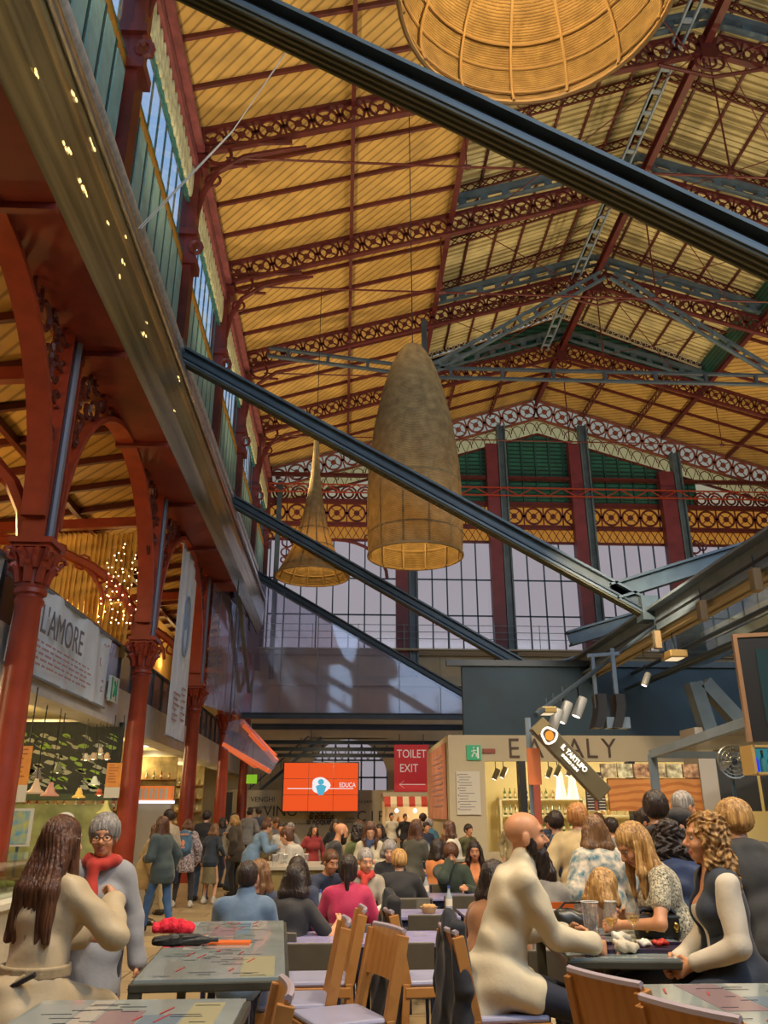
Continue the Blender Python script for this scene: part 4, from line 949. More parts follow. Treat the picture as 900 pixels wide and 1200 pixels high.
# shop shelving with rows of bottles and jars
SH=mat('shelf_white',(.72,.66,.48),.5)
def shelf(label,x0,x1,y,z1,n):
    t=thing('shelving_unit',label,'shelf',((x0+x1)/2,y,0)); w=(x1-x0)/2
    for s in (-1,1): MB().lo((s*w-.03,-.2,0),(s*w+.03,.2,z1)).build('side_panel',SH,t)
    for k in range(n): MB().lo((-w,-.2,.35+k*(z1-.4)/(n-1)),(w,.2,.39+k*(z1-.4)/(n-1))).build('shelf_board',SH,t)
    return [.39+k*(z1-.4)/(n-1) for k in range(n)]
proto={}
def jar(kind,x,y,z,label,group):
    if kind not in proto:
        o=thing('bottle' if kind<4 else 'jar',label,'bottle' if kind<4 else 'jar',(x,y,z),0,group)
        cs=[(.10,.16,.04),(.30,.14,.03),(.05,.09,.05),(.45,.33,.10),(.50,.30,.12),(.28,.08,.03),(.55,.45,.25)]
        m=mat('jar_glass%d'%kind,cs[kind],.15)
        if kind<4: MB().lathe([(0,0),(.036,0),(.038,.02),(.038,.17),(.015,.22),(.014,.28),(.0,.28)],8).build('body',m,o,smooth=40); MB().lathe([(.039,.05),(.039,.13)],8).build('label',mat('label_cream',(.7,.62,.45),.6),o,smooth=1)
        else: MB().lathe([(0,0),(.045,0),(.05,.02),(.05,.12),(.04,.14),(0,.14)],8).build('body',m,o,smooth=40); MB().lathe([(0,.165),(.042,.165),(.042,.135)],8).build('lid',mat('lid_gold',(.5,.35,.1),.3,metal=.6),o,smooth=30)
        proto[kind]=o; return o
    return dup(proto[kind],(x,y,z),label=label,group=group)
random.seed(11)
xa=at(571,940,26).x
zs=shelf('cream shop shelving with oil bottles left of the black upright',4.5,6.9,24.4,2.15,5)
for zi in (2,3,4):
    if zi==4: zz=zs[zi]
    x=4.65
    while x<6.8: jar(random.randrange(4),x,24.3,zs[zi]+.001,'bottle among the rows on the cream shop shelving, left bay','bottles on the left shop shelves'); x+=random.choice((.13,.15,.2))
zs=shelf('cream shop shelving with jars right of the black upright',7.3,10.3,24.4,2.15,5)
for zi in (2,3,4):
    x=7.45
    while x<10.2: jar(4+random.randrange(3),x,24.3,zs[zi]+.001,'jar among the rows on the cream shop shelving, right bay','jars on the right shop shelves'); x+=random.choice((.16,.2,.26))
for i,px in enumerate((657,671)):
    p=at(px,925,22.6); t=thing('dome_lamp','glowing white cone lamp inside the shop, '+['left','right'][i]+' one of two','pendant lamp',p,0,'cone lamps in the shop')
    MB().lathe([(.04,.45),(.07,.40),(.10,.1),(.16,-.25),(.15,-.25)],16).build('shade',mat('lamp_white',(.9,.85,.7),.5,emit=(1,.85,.55),estr=1.2),t,smooth=50); MB().tube([(0,0,.45),(0,0,3.4-p.z)],.01,5).build('cord',BLACK,t)
for i,(px,py) in enumerate(((581,908),(590,906),(643,906),(653,904),(667,904))):
    p=at(px,py,22); fixture('small white track spotlight on the shop ceiling, '+['first','second','third','fourth','fifth'][i]+' from the left',p,'can',group='track spotlights in the shop')
# dark blue box wall above the shop
mb=MB(); mb.lo((3.0,EY+.6,ztop-.02),(24,EY+.8,5.3)); struct('wall_upper',mb,NAVY,org=(0,0,0))
mb=MB(); mb.lo((2.6,EY+.5,5.25),(24,EY+.7,5.4)); struct('trim_24',mb,STEELD,org=(0,0,0))
for i,(a,b_) in enumerate([((812,800),(832,862)),((824,800),(868,848))]):
    pa=at(*a,12); pb=at(*b_,12); mb=MB(); mb.bar(pa,pb,.2,.22,up=(0,1,0)); tag(mb.build('diagonal_strut',STEEL),['steep blue-grey strut on the dark wall right of the shop sign','flatter blue-grey strut next to the steep one, by the black screen'][i],'strut')
# ---------------------------------------------- truffle kiosk sign strut
ST=mat('olive_sign_metal',(.16,.13,.07),.35,metal=.3)
pa=at(628,848,9.5); pb=at(708,932,9.5); mid=(pa+pb)/2
t=thing('inclined_sign','inclined dark olive metal sign with round truffle emblem and white letters','sign',mid)
ang=math.atan2(pb.z-pa.z,pb.x-pa.x); rot=Matrix.Rotation(-ang,3,'Y')
L=(pb-pa).length; MB().box((0,0,0),(L,.12,.21),rot=rot).build('panel',ST,t,bevel=.01)
MB().box(rot@Vector((-L*.45,-.07,0)),(.10,.02,.19),rot=rot).build('cover_plate',mat('olive_light',(.26,.20,.09),.4),t)
d=rot@Vector((1,0,0)); WL=mat('sign_white3',(.9,.85,.75),.4,emit=(1,.9,.75),estr=.9)
text('IL TARTUFO',.078,d*.02+Vector((0,-.07,0))+rot@Vector((0,0,.025)),(PI/2,-ang,0),WL,parent=t,sx=.88,bold=.003)
text('ENRICO BUINI',.042,d*.02+Vector((0,-.07,0))+rot@Vector((0,0,-.045)),(PI/2,-ang,0),WL,parent=t,sx=.9,bold=.002)
e=-d*.34+Vector((0,-.075,0)); OG=glow('emblem_orange',(1,.35,.05),1.1)
MB().tube([e+Vector((.085*math.cos(a)*(1+.12*math.sin(3*a)),0,.085*math.sin(a)*(1+.12*math.cos(3*a)))) for a in [k*PI/9 for k in range(18)]],.014,5,closed=True).build('emblem_ring',WL,t); MB().sphere(e,(.05,.01,.055),10,6).build('emblem_truffle',OG,t)
t=thing('pole_banner','orange pennant hanging on a slim pole below the inclined sign','banner',at(626,898,9.6)); MB().lo((-.075,-.01,-.2),(.075,.01,.2)).build('cloth',mat('pennant_orange',(.62,.16,.04),.6),t); zz=at(626,898,9.6).z; MB().tube([(-.02,.10,.55),(-.02,.10,-zz)],.035,8).build('pole',STEELL,t); MB().lo((-.03,-.02,-.62),(.05,.0,-.2)).build('lower_tag',mat('brick_red',(.28,.06,.03)),t)
# wood-clad kiosk with menu boards and photo strip
kY=12.0; 
def rect(name,px0,py0,px1,py1,Y,d=.06,m=WOOD,parent=None):
    a=at(px0,py0,Y);b_=at(px1,py1,Y); return a,b_
a,b_=rect('',712,912,824,946,kY); base=Vector(((a.x+b_.x)/2,kY,0)); W=(b_.x-a.x)
t=thing('truffle_kiosk','wood-clad kiosk with orange plank board, photo strip and glass counter behind the seated women','kiosk',base)
MB().lo((-W/2,0,b_.z-.05),(W/2,.06,a.z)).build('plank_board',WOOD,t)
MB().lo((-W/2,.0,0),(W/2,.5,.95)).build('counter',mat('kiosk_grey',(.25,.22,.16),.5),t); MB().lo((-W/2,0,.95),(W/2,.45,1.25)).build('glass_case',glassy('case_glass',(.9,.95,.9),.8,.05),t)
a2=at(702,895,kY)
for j in range(6):
    x0=-W/2-.1+(W+.1)*j/6; MB().lo((x0+.01,-.02,a.z+.01),(x0+(W+.1)/6-.01,.03,a2.z)).build('food_photo',mat('photo%d'%(j%3),[(.40,.22,.10),(.65,.50,.22),(.30,.12,.06)][j%3],.5,var=.7,scale=14,col2=[(.75,.62,.35),(.85,.8,.5),(.7,.4,.2)][j%3]),t)
x0=at(687,930,kY).x-base.x; x1=at(709,930,kY).x-base.x; zt=at(700,905,kY).z; zb2=at(700,950,kY).z
MB().lo((x0,.0,zb2),(x1,.04,zt)).build('menu_board',mat('menu_dark',(.05,.03,.02),.5),t); MB().lo((x0+.11,-.01,zb2),(x0+.15,0,zt-.1)).build('menu_strip',mat('brick_red',(.28,.06,.03)),t)
mb=MB()
for k in range(13):
    z=zt-.06-k*.038
    mb.lo((x0+.01,-.01,z),(x0+.10,-.002,z+.012)); mb.lo((x0+.17,-.01,z),(x1-.01,-.002,z+.012))
mb.build('menu_lines',mat('menu_text',(.55,.5,.4),.6),t)
MB().lo((W/2,-.05,0),(W/2+.25,.5,2.9)).build('end_wall',mat('end_wall_grey',(.38,.34,.28),.6),t)
MB().lo((W/2+.3,.2,1.75),(W/2+.95,.25,2.5)).lo((W/2+1.02,.2,1.75),(W/2+1.5,.25,2.35)).build('blackboard',mat('blackboard',(.03,.03,.028),.5),t)
# canopy above the kiosk
pa=at(764,884,10); pb=at(900,838,7.2)
t=thing('kiosk_canopy','glass and steel kiosk canopy with warm reflections at the right, above the fan','canopy',pa)
d=pb-pa; mb=MB(); mb.bar((0,0,0),d,.07,.09); mb.bar((0,0,0),(0,0,-.55),.09,.07,up=(0,1,0)); mb.bar((0,0,0),Vector((2.8,.3,.0)),.07,.08); mb.build('frame',STEELL,t)
MB().add([(0,0,.03),tuple(d+Vector((0,0,.03))),tuple(d+Vector((3,2,.03))),(3,2.2,.03)],[(0,1,2,3)]).build('glass_roof',glassy('canopy_glass',(.75,.70,.62),.6,.15,gloss=(1,.9,.6),diffuse=(.45,.38,.30),dfac=.35),t)
# fan
p=at(857,893,8.2)
t=thing('wall_fan','grey metal cage fan mounted beside the bottle shelf at right','fan',p)
mb=MB()
for r_ in (.05,.09,.125,.155): mb.tube([(r_*math.cos(a),-.05-.03*(1-(r_/.155)**2),r_*math.sin(a)) for a in [k*PI/12 for k in range(24)]],.004 if r_<.15 else .009,5,closed=True)
for k in range(20): a=k*PI/10; mb.tube([(.03*math.cos(a),-.08,.03*math.sin(a)),(.155*math.cos(a),-.05,.155*math.sin(a))],.003,4)
mb.build('cage',mat('fan_metal',(.30,.30,.27),.3,metal=.7),t)
for k in range(4):
    a=k*PI/2+.4; MB().prism([(.02*math.cos(a-.5),.02*math.sin(a-.5)),(.14*math.cos(a-.35),.14*math.sin(a-.35)),(.145*math.cos(a+.3),.145*math.sin(a+.3)),(.03*math.cos(a+.6),.03*math.sin(a+.6))],-.03,-.022).build('blade',mat('fan_blade',(.42,.38,.28),.5),t)
MB().lathe([(0,-.08),(.03,-.07),(.035,.02),(.045,.05),(.0,.1)],12,M=Matrix.Rotation(-PI/2,3,'X')).tube([(0,.03,0),(0,.03,-.35)],.02,6).build('motor',STEELD,t,smooth=40)
# shelf with lit bottles
p=at(893,893,7.4)
t=thing('bottle_shelf','lit wall shelf holding blue and clear bottles at the right edge','shelf',p)
MB().lo((-.11,-.1,-.11),(.5,.12,-.09)).lo((-.11,-.1,.12),(.5,.12,.14)).lo((-.13,-.1,-.11),(-.10,.12,.14)).build('frame',mat('shelf_ochre',(.50,.32,.10),.5),t); MB().lo((-.11,.1,-.1),(.5,.12,.13)).build('lit_back',mat('shelf_teal',(.05,.25,.28),.5,emit=(.05,.3,.35),estr=.6),t)
for k in range(4):
    o=thing('bottle',['deep blue glowing bottle at the left end of the lit shelf','first teal bottle on the lit shelf','second teal bottle on the lit shelf','third teal bottle on the lit shelf'][k],'bottle',p+Vector((-.06+k*.07,0,-.089)),0,'bottles on the lit shelf')
    MB().lathe([(0,0),(.026,0),(.028,.02),(.028,.1),(.011,.14),(.011,.18),(0,.18)],10).build('body',mat('blue_bottle',(.02,.03,.5),.1,emit=(.02,.03,.9),estr=.5) if k==0 else mat('teal_bottle',(.06,.25,.25),.1),o,smooth=40); MB().lathe([(.012,.165),(.013,.165),(.013,.19),(0,.19)],8).build('cap',CH,o)
# big black framed screen at the right edge
a=at(864,745,6.2); b_=at(915,868,6.2)
t=thing('framed_screen','large black-framed screen in a copper edge, cut by the right border','screen',Vector(((a.x+b_.x)/2+.17,6.2,b_.z)),R(-18))
W=b_.x-a.x+.3;H=a.z-b_.z
MB().lo((-W/2,.0,0),(W/2,.08,H)).build('border',BLACK,t); MB().lo((-W/2-.03,-.01,0),(-W/2,.09,H+.03)).lo((-W/2,-.01,H),(W/2,.09,H+.03)).build('copper_edge',mat('copper_edge',(.36,.20,.10),.4,metal=.3),t)
MB().lo((-W/2+.12,-.008,.12),(W/2,-.001,H-.1)).build('glass',mat('screen_glass',(.02,.05,.06),.08,coat=.5),t)
# hanging orange menu panels at the far left stalls (angled lightboxes)
t=thing('menu_lightbox','cluster of glossy orange menu panels hanging at an angle by the fourth column','menu',at(290,872,24))
d1=at(262,868,24)-at(290,872,24)
for k,(a,b_) in enumerate([((284,846),(316,880)),((286,850),(322,886)),((294,860),(324,892)),((270,878),(300,898)),((262,872),(316,904))]):
    pa=at(*a,24-.2*k)-at(290,872,24); pb=at(*b_,23.6-.2*k)-at(290,872,24); mb=MB(); mb.bar(pa,pb,.16,.10,up=(0,0,1)); mb.build('panel',mat('lightbox_orange',(.62,.12,.05),.25,emit=(1,.16,.04),estr=.35,coat=.5),t)
MB().add([at(268,846,23.9)-at(290,872,24),at(286,842,23.9)-at(290,872,24),at(326,892,23)-at(290,872,24),at(316,908,23)-at(290,872,24),at(260,876,23.9)-at(290,872,24)],[(0,1,2,3,4)]).build('film_cover',FILM,t); MB().tube([(-.55,0,.2),(-.55,0,4.8)],.02,5).build('hanger',STEELD,t)
# ================================================================ people: one smooth continuous surface per body
class Field:
    def __init__(s,res): s.res=res; s.pr=[]
    def cone(s,a,b,ra,rb,k=.02): s.pr.append(('c',np.array(a,float),np.array(b,float),ra,rb,k,1)); return s
    def ell(s,c,r,M=None,k=.02,sub=False): s.pr.append(('e',np.array(c,float),np.array(r,float),None if M is None else np.array(M,float),0,k,-1 if sub else 1)); return s
    def chain(s,pts,rs,k=.02):
        for i in range(len(pts)-1): s.cone(pts[i],pts[i+1],rs[i],rs[i+1],k)
        return s
    def mesh(s,disp=None,cut=None):
        lo=np.full(3,1e9);hi=np.full(3,-1e9)
        for p in s.pr:
            if p[6]<0: continue
            if p[0]=='c': r=max(p[3],p[4]); lo=np.minimum(lo,np.minimum(p[1],p[2])-r); hi=np.maximum(hi,np.maximum(p[1],p[2])+r)
            else: r=p[2].max(); lo=np.minimum(lo,p[1]-r); hi=np.maximum(hi,p[1]+r)
        h=s.res; lo-=3*h+.02; hi+=3*h+.02
        ax=[np.arange(lo[i],hi[i]+h,h) for i in range(3)]
        F=np.full([len(a) for a in ax],.15,np.float32)
        for p in s.pr:
            k=p[5]; m=k+.05+2*h
            if p[0]=='c': r=max(p[3],p[4]); a=np.minimum(p[1],p[2])-r-m; b=np.maximum(p[1],p[2])+r+m
            else: r=p[2].max(); a=p[1]-r-m; b=p[1]+r+m
            sl=[slice(max(0,int((a[i]-lo[i])/h)),max(0,int((b[i]-lo[i])/h)+2)) for i in range(3)]
            G=np.meshgrid(ax[0][sl[0]],ax[1][sl[1]],ax[2][sl[2]],indexing='ij')
            if G[0].size==0: continue
            Q=[g.astype(np.float32) for g in G]
            if p[0]=='c':
                d=p[2]-p[1]; L2=max(1e-9,float(d@d)); x=[Q[i]-p[1][i] for i in range(3)]
                t=np.clip((x[0]*d[0]+x[1]*d[1]+x[2]*d[2])/L2,0,1)
                D=np.sqrt((x[0]-t*d[0])**2+(x[1]-t*d[1])**2+(x[2]-t*d[2])**2)-(p[3]+(p[4]-p[3])*t)
            else:
                x=[Q[i]-p[1][i] for i in range(3)]
                if p[3] is not None: M=p[3]; x=[M[0,j]*x[0]+M[1,j]*x[1]+M[2,j]*x[2] for j in range(3)]
                k0=np.sqrt(sum((x[i]/p[2][i])**2 for i in range(3))); k1=np.sqrt(sum((x[i]/p[2][i]**2)**2 for i in range(3)))+1e-9
                D=k0*(k0-1)/k1
            A=F[sl[0],sl[1],sl[2]]
            if p[6]>0: hh=np.maximum(k-np.abs(A-D),0)/k; F[sl[0],sl[1],sl[2]]=np.minimum(A,D)-hh*hh*k*.25
            else: D=-D; hh=np.maximum(k-np.abs(A-D),0)/k; F[sl[0],sl[1],sl[2]]=np.maximum(A,D)+hh*hh*k*.25
        if disp or cut:
            G=np.meshgrid(*ax,indexing='ij')
            if disp: F=F+disp(G[0],G[1],G[2]).astype(np.float32)
            if cut: F=np.maximum(F,cut(G[0],G[1],G[2]).astype(np.float32))
        return snet(F,lo,h)
def snet(F,lo,h):
    ins=F<0; nx,ny,nz=F.shape
    c=np.zeros((nx-1,ny-1,nz-1),np.int8)
    offs=[(i,j,k) for i in(0,1) for j in(0,1) for k in(0,1)]
    for i,j,k in offs: c+=ins[i:nx-1+i,j:ny-1+j,k:nz-1+k]
    act=(c>0)&(c<8); idx=np.argwhere(act); 
    if len(idx)==0: return np.zeros((0,3)),np.zeros((0,4),int)
    ID=np.full(act.shape,-1,np.int64); ID[act]=np.arange(len(idx))
    acc=np.zeros((len(idx),3));cnt=np.zeros(len(idx))
    val={o:F[idx[:,0]+o[0],idx[:,1]+o[1],idx[:,2]+o[2]] for o in offs}
    for o in offs:
        for axi in range(3):
            if o[axi]==0:
                q=list(o);q[axi]=1;q=tuple(q); a=val[o];b=val[q]; mk=(a<0)!=(b<0)
                t=np.where(mk,a/np.where(mk,a-b,1),0); P=np.tile(np.array(o,float),(len(idx),1)); P[:,axi]+=t
                acc+=P*mk[:,None]; cnt+=mk
    V=(idx+acc/cnt[:,None])*h+lo
    faces=[]
    for axi in range(3):
        a=[slice(1,-1)]*3; a[axi]=slice(0,-1); b=a[:]; b[axi]=slice(1,None)
        A=ins[tuple(a)];B=ins[tuple(b)]; e=np.argwhere(A!=B); 
        if len(e)==0: continue
        fl=A[e[:,0],e[:,1],e[:,2]]
        e=e+1; e[:,axi]-=1
        u,v=(axi+1)%3,(axi+2)%3
        q=[]
        for du,dv in ((1,1),(0,1),(0,0),(1,0)):
            w_=e.copy(); w_[:,u]-=du; w_[:,v]-=dv; q.append(ID[w_[:,0],w_[:,1],w_[:,2]])
        q=np.stack(q,1); q[~fl]=q[~fl][:,::-1]; faces.append(q)
    Fq=np.concatenate(faces); Fq=Fq[(Fq>=0).all(1)]
    return V,Fq
def fmesh(name,VF,mats,parent,pick=None):
    V,Fq=VF; me=bpy.data.meshes.new(name)
    if len(V)==0: return None
    me.vertices.add(len(V)); me.vertices.foreach_set('co',V.astype(np.float32).ravel())
    me.loops.add(len(Fq)*4); me.loops.foreach_set('vertex_index',Fq.astype(np.int32).ravel())
    me.polygons.add(len(Fq)); me.polygons.foreach_set('loop_start',np.arange(0,len(Fq)*4,4,dtype=np.int32))
    try: me.polygons.foreach_set('loop_total',np.full(len(Fq),4,dtype=np.int32))
    except Exception: pass
    for m in mats: me.materials.append(m)
    me.polygons.foreach_set('use_smooth',np.ones(len(Fq),bool))
    if pick is not None: me.polygons.foreach_set('material_index',pick(V[Fq].mean(1)).astype(np.int32))
    me.update(calc_edges=True); me.validate()
    o=bpy.data.objects.new(name,me); C.objects.link(o); o.parent=parent; return o
def nv(v): v=np.array(v,float); return v/max(1e-9,np.linalg.norm(v))
def ik(S,T,l1,l2,pole):
    S=np.array(S,float);T=np.array(T,float); d=T-S; L=np.linalg.norm(d)
    if L>(l1+l2)*.995: T=S+d*((l1+l2)*.995/L); d=T-S; L=np.linalg.norm(d)
    if L<abs(l1-l2)+.03: L=abs(l1-l2)+.03
    u=nv(d); a=(l1*l1-l2*l2+L*L)/(2*L); hgt=math.sqrt(max(0,l1*l1-a*a)); p=np.array(pole,float); p=p-u*(p@u); p=nv(p)
    return S+u*a+p*hgt,T
def skin(tone):
    c={'fair':(.62,.33,.20),'mid':(.55,.26,.14),'tan':(.45,.20,.10),'warm':(.60,.28,.14)}[tone]
    return mat('skin_'+tone,c,.45,var=.08,scale=12,spec=.4)
def hairmat(name,c,c2):
    return mat('hair_'+name,c,.42,var=.0,scale=55,col2=c2,stretch=(1,1,.12),bump=.6,bscale=90,spec=.5)
HM={'brown':((.05,.018,.008),(.16,.06,.022)),'dark':((.010,.006,.005),(.035,.018,.012)),'blonde':((.24,.11,.03),(.62,.36,.12)),'ginger':((.24,.09,.025),(.50,.22,.06)),
    'grey':((.16,.14,.13),(.42,.38,.34)),'goldcurl':((.14,.06,.018),(.50,.28,.09)),'auburn':((.045,.016,.009),(.15,.058,.025)),'chest':((.09,.04,.015),(.26,.13,.05))}
def cloth(name,c,var=.12,rough=.8,scale=9,c2=None,bump=.10,bs=45): return mat('cloth_'+name,c,rough,var=var,scale=scale,col2=c2,bump=bump,bscale=bs,sheen=.15)
def person(label,loc,face,**p):
    """face = compass heading in degrees of the way the person looks (0 = away from the camera, 90 = to the right)"""
    g=p.get; res=g('res',.012); s=g('h',1.70)/1.70; female=g('f',False)
    root=thing('person',label,'person',(loc[0],loc[1],g('z0',0)),-R(face),g('group'))
    sit=g('seat'); lean=R(g('lean',4)); curve=R(g('curve',8)); side=R(g('side',0))
    pz=(sit+.10) if sit is not None else .94*s-g('dip',0)
    up=np.array([math.sin(side),math.sin(lean),math.cos(lean)]); l2=lean+curve; up2=np.array([math.sin(side),math.sin(l2),math.cos(l2)])
    fw2=np.array([0,math.cos(l2),-math.sin(l2)]); rt=np.array([1.,0,0])
    pel=np.array([0,g('py',0.),pz]); waist=pel+up*.14*s; chest=waist+up2*.20*s; sh=chest+up2*.115*s; nb=sh+up2*.070*s
    tw=R(g('twist',0)); rt2=np.array([math.cos(tw),math.sin(tw),0.])
    sw=(.150 if female else .172)*s; bw=g('build',1.0)
    hy,hp,hr=R(g('hyaw',0)),R(g('hpitch',5)),R(g('hroll',0))
    Mh=np.array((Matrix.Rotation(-hy,3,'Z')@Matrix.Rotation(-hp,3,'X')@Matrix.Rotation(hr,3,'Y')))
    neckfw=np.array([0,math.sin(l2*.8+.12),math.cos(l2*.8+.12)]); hb=nb+neckfw*.060*s
    hc=hb+Mh@np.array([0,.018,.095])*s; hs=s*g('hsz',1.05)
    HP=lambda x,y,z: hc+Mh@np.array([x,y,z])*hs
    SL=sh-rt2*sw; SR=sh+rt2*sw
    hands={}
    for sd,S,key in ((-1,SL,'L'),(1,SR,'R')):
        T=g(key)
        if T is None: T=(sd*(.24),.05,pz-.02) if sit is None else (sd*.12,.34,pz+.08)
        pole=g('p'+key,(sd*.55,-.5,-.8)); E_,W_=ik(S,np.array(T,float),.285*s,.25*s,pole); hands[key]=(S,E_,W_,sd)
    legs={}
    for sd,key in ((-1,'FL'),(1,'FR')):
        hip=pel+np.array([sd*.095*s,0,-.02]); T=g(key)
        if T is None: T=(sd*.11,.02,.085) if sit is None else (sd*.13,.46,max(.085,.085+sit-.48))
        K,A=ik(hip,np.array(T,float),.43*s,.42*s,(sd*.12,1,.15)); legs[key]=(hip,K,A,sd)
    near=res<=.008; top=g('top'); 
    # ---- body (skin)
    B=Field(res); q=s*bw
    B.ell(pel,(.155*q,.115*q,.12*s),k=.05); B.ell(waist,(.125*q,.095*q,.13*s),k=.06); B.ell(chest,(.150*q,.105*q,.17*s),k=.06); B.cone(SL+rt2*.03,SR-rt2*.03,.045*s,.045*s,.06)
    for S0 in (SL,SR): B.cone(nb-up2*.012,S0*.75+sh*.25+up2*.01,.042*s,.040*s,.05)
    if female: 
        for sd in(-1,1): B.ell(chest+rt2*sd*.07*s+fw2*.085*s-up2*.01,(.06*s,.055*s,.06*s),k=.04)
    B.cone(nb-up2*.03,hb+Mh@np.array([0,-.005,.03]),.058*s,.05*s,.03)
    for key in 'LR':
        S,E_,W_,sd=hands[key]; B.cone(S,E_,.047*q,.038*q,.025); B.cone(E_,W_,.038*q,.026*s,.02)
        d=nv(W_-E_); n=np.array(g('n'+key,(-sd*.9,.1,-.3)),float); n=nv(n-d*(n@d)); sdv=np.cross(n,d)*(1 if sd>0 else -1); curl=g('c'+key,.55)
        # sdv points toward the thumb side
        if sdv@np.array([0,1.,.6])<0: sdv=-sdv
        rr=max(.0085,res*.72)
        kn=[W_+d*.085*s+sdv*o*s for o in (.028,.009,-.010,-.028)]
        for kk in kn: B.cone(W_+d*.012,kk,.021*s,.0135*s,.015)
        for i,kk in enumerate(kn):
            ln=(.040,.045,.041,.032)[i]*s; a=curl*.7; pth=[kk]; cur=kk
            for j in range(3):
                dd=d*math.cos(a)+n*math.sin(a); cur=cur+dd*ln*(1,.65,.5)[j]; pth.append(cur); a+=curl*(1.15+.1*i)
            B.chain(pth,[rr*1.1,rr,rr*.95,rr*.8],.006)
        t0=W_+d*.025+sdv*.024*s; t1=t0+(d*.6+sdv*.7+n*.25)*.038*s; t2=t1+(d*.85+sdv*.15+n*.5)*.030*s; B.chain([t0,t1,t2],[rr*1.5,rr*1.2,rr*.95],.010)
    for key in ('FL','FR'):
        hip,K,A,sd=legs[key]; B.cone(hip,K,.075*q,.05*q,.04); B.cone(K,A,.05*q,.034*s,.03); B.cone(A,A+np.array([sd*.02,.13,-.04]),.035,.028,.02)
    # head
    HF=B; e=lambda x,y,z,a,b,c,k=.02,sub=False: HF.ell(HP(x,y,z),np.array([a,b,c])*hs,Mh,k,sub)
    e(0,-.012,.035,.074,.093,.080,.03); e(0,.022,-.025,.058,.066,.075,.03); e(0,.048,-.082,.032,.036,.030,.03)
    e(0,.070,.030,.045,.022,.018,.02)
    if res<.0125:
        for sd in (-1,1):
            e(sd*.030,.094,.003,.017,.014,.012,.014,True); e(sd*.074,-.008,-.012,.010,.020,.032,.008); e(sd*.036,.062,-.032,.022,.022,.022,.02)
        HF.cone(HP(0,.083,.010),HP(0,.108,-.026),.009*hs,.0125*hs,.012); e(0,.094,-.034,.017,.012,.009,.008); e(0,.083,-.060,.023,.012,.0065,.008); e(0,.081,-.071,.019,.012,.0065,.008)
    else:
        HF.cone(HP(0,.08,.012),HP(0,.106,-.028),.010,.014,.014)
        for sd in (-1,1): e(sd*.076,-.008,-.012,.013,.02,.032,.01)
    sk=skin(g('tone','fair')); lipm=mat('lips',(.42,.13,.09),.4); brm=HM[g('hair','dark') if g('hair','dark') in HM else 'dark']; bm=hairmat(g('hair','dark') if g('hair','dark') in HM else 'dark',*brm)
    def pick(c):
        l=((c-hc)@Mh)/hs; r=np.zeros(len(c))
        r[(np.abs(l[:,0])<.024)&(l[:,2]>-.077)&(l[:,2]<-.054)&(l[:,1]>.078)]=1
        r[(np.abs(l[:,0])>.013)&(np.abs(l[:,0])<.046)&(l[:,2]>.020)&(l[:,2]<.030)&(l[:,1]>.06)]=2
        return r
    body=fmesh('body',B.mesh(),[sk,lipm,bm],root,pick if res<.013 else None)
    ex=MB()
    for sd in(-1,1): ex.sphere(HP(sd*.030,.0735,.002),.0105*hs,10,8)
    if res<.013:
        ex.build('eyes',mat('eye_white',(.36,.32,.28),.3),root,smooth=1); ir=MB()
        for sd in(-1,1): ir.sphere(HP(sd*.030,.0795,.001),.0062*hs,8,6)
        ir.build('irises',mat('iris',(.03,.018,.01),.2),root,smooth=1)
    # ---- clothes
    def wr(a,f=1.0): return lambda x,y,z: a*(np.sin(23*f*z+9*x+3*np.sin(11*y))+.7*np.sin(17*f*x+31*y+12*z)+.5*np.sin(41*z-23*x+19*y))
    off=max(.014,res*1.35); o_=off+g('loose',.0)
    if top:
        T=Field(res); tm=g('topmat') ; T.ell(waist,(.125*q+o_+.012,.095*q+o_+.012,.14*s),k=.06); T.ell(chest,(.150*q+o_,.105*q+o_,.17*s+off),k=.06); T.cone(SL+rt2*.03,SR-rt2*.03,.045*s+o_,.045*s+o_,.06)
        for S0 in (SL,SR): T.cone(nb-up2*.022,S0*.75+sh*.25+up2*.01,.040*s+o_*.8,.040*s+o_,.05)
        hem=g('hem',.04) # extra length below the pelvis
        T.ell(pel,(.155*q+o_,.115*q+o_,.13*s),k=.05)
        if female and not g('flat'):
            for sd in(-1,1): T.ell(chest+rt2*sd*.07*s+fw2*.085*s-up2*.01,(.06*s+off,.055*s+off,.06*s+off),k=.05)
        if hem>0:
            if sit is None: T.cone(pel,pel-np.array([0,0,hem]),.15*q+o_,.17*q+o_+g('flare',0),.05)
            else:
                for key in('FL','FR'): hip,K,A,sd=legs[key]; T.cone(hip,hip+(K-hip)*min(1,hem/.4),.085*q+o_,.07*q+o_,.05)
                T.cone(pel+np.array([0,-.06,0]),pel+np.array([0,-.10-g('flare',0),-min(hem,.3)]),.12*q+o_,.13*q+o_,.05)
        for key in 'LR':
            S,E_,W_,sd=hands[key]; sl=g('sleeve',1.0)
            if sl<=0: continue
            if sl<=.5: T.cone(S,S+(E_-S)*sl*2,.047*q+o_,.042*q+o_+.006,.03)
            else: T.cone(S,E_,.047*q+o_,.040*q+o_,.03); T.cone(E_,E_+(W_-E_)*min(.97,(sl-.5)*2),.040*q+o_,.028*s+o_+g('cuff',0),.02)
        if g('collar'): T.cone(nb-up2*.03,nb+neckfw*.05*s,.062*s+off,.060*s+off,.02)
        if g('hood'): T.ell(nb-fw2*.06-up2*.02,(.11,.06,.06),k=.03)
        w0=wr(g('wrinkle',.0028),g('wf',1.0))
        botz=pz-.10-hem if sit is None else -9
        cut=(lambda x,y,z: botz-z) if sit is None else None
        if g('open'): # open front: cuts a slit and shows the inner shirt
            ow=g('open'); c0=chest
            def cut(x,y,z): return np.maximum(botz-z, np.minimum(ow-np.abs(x), y-(c0[1]-.02)))
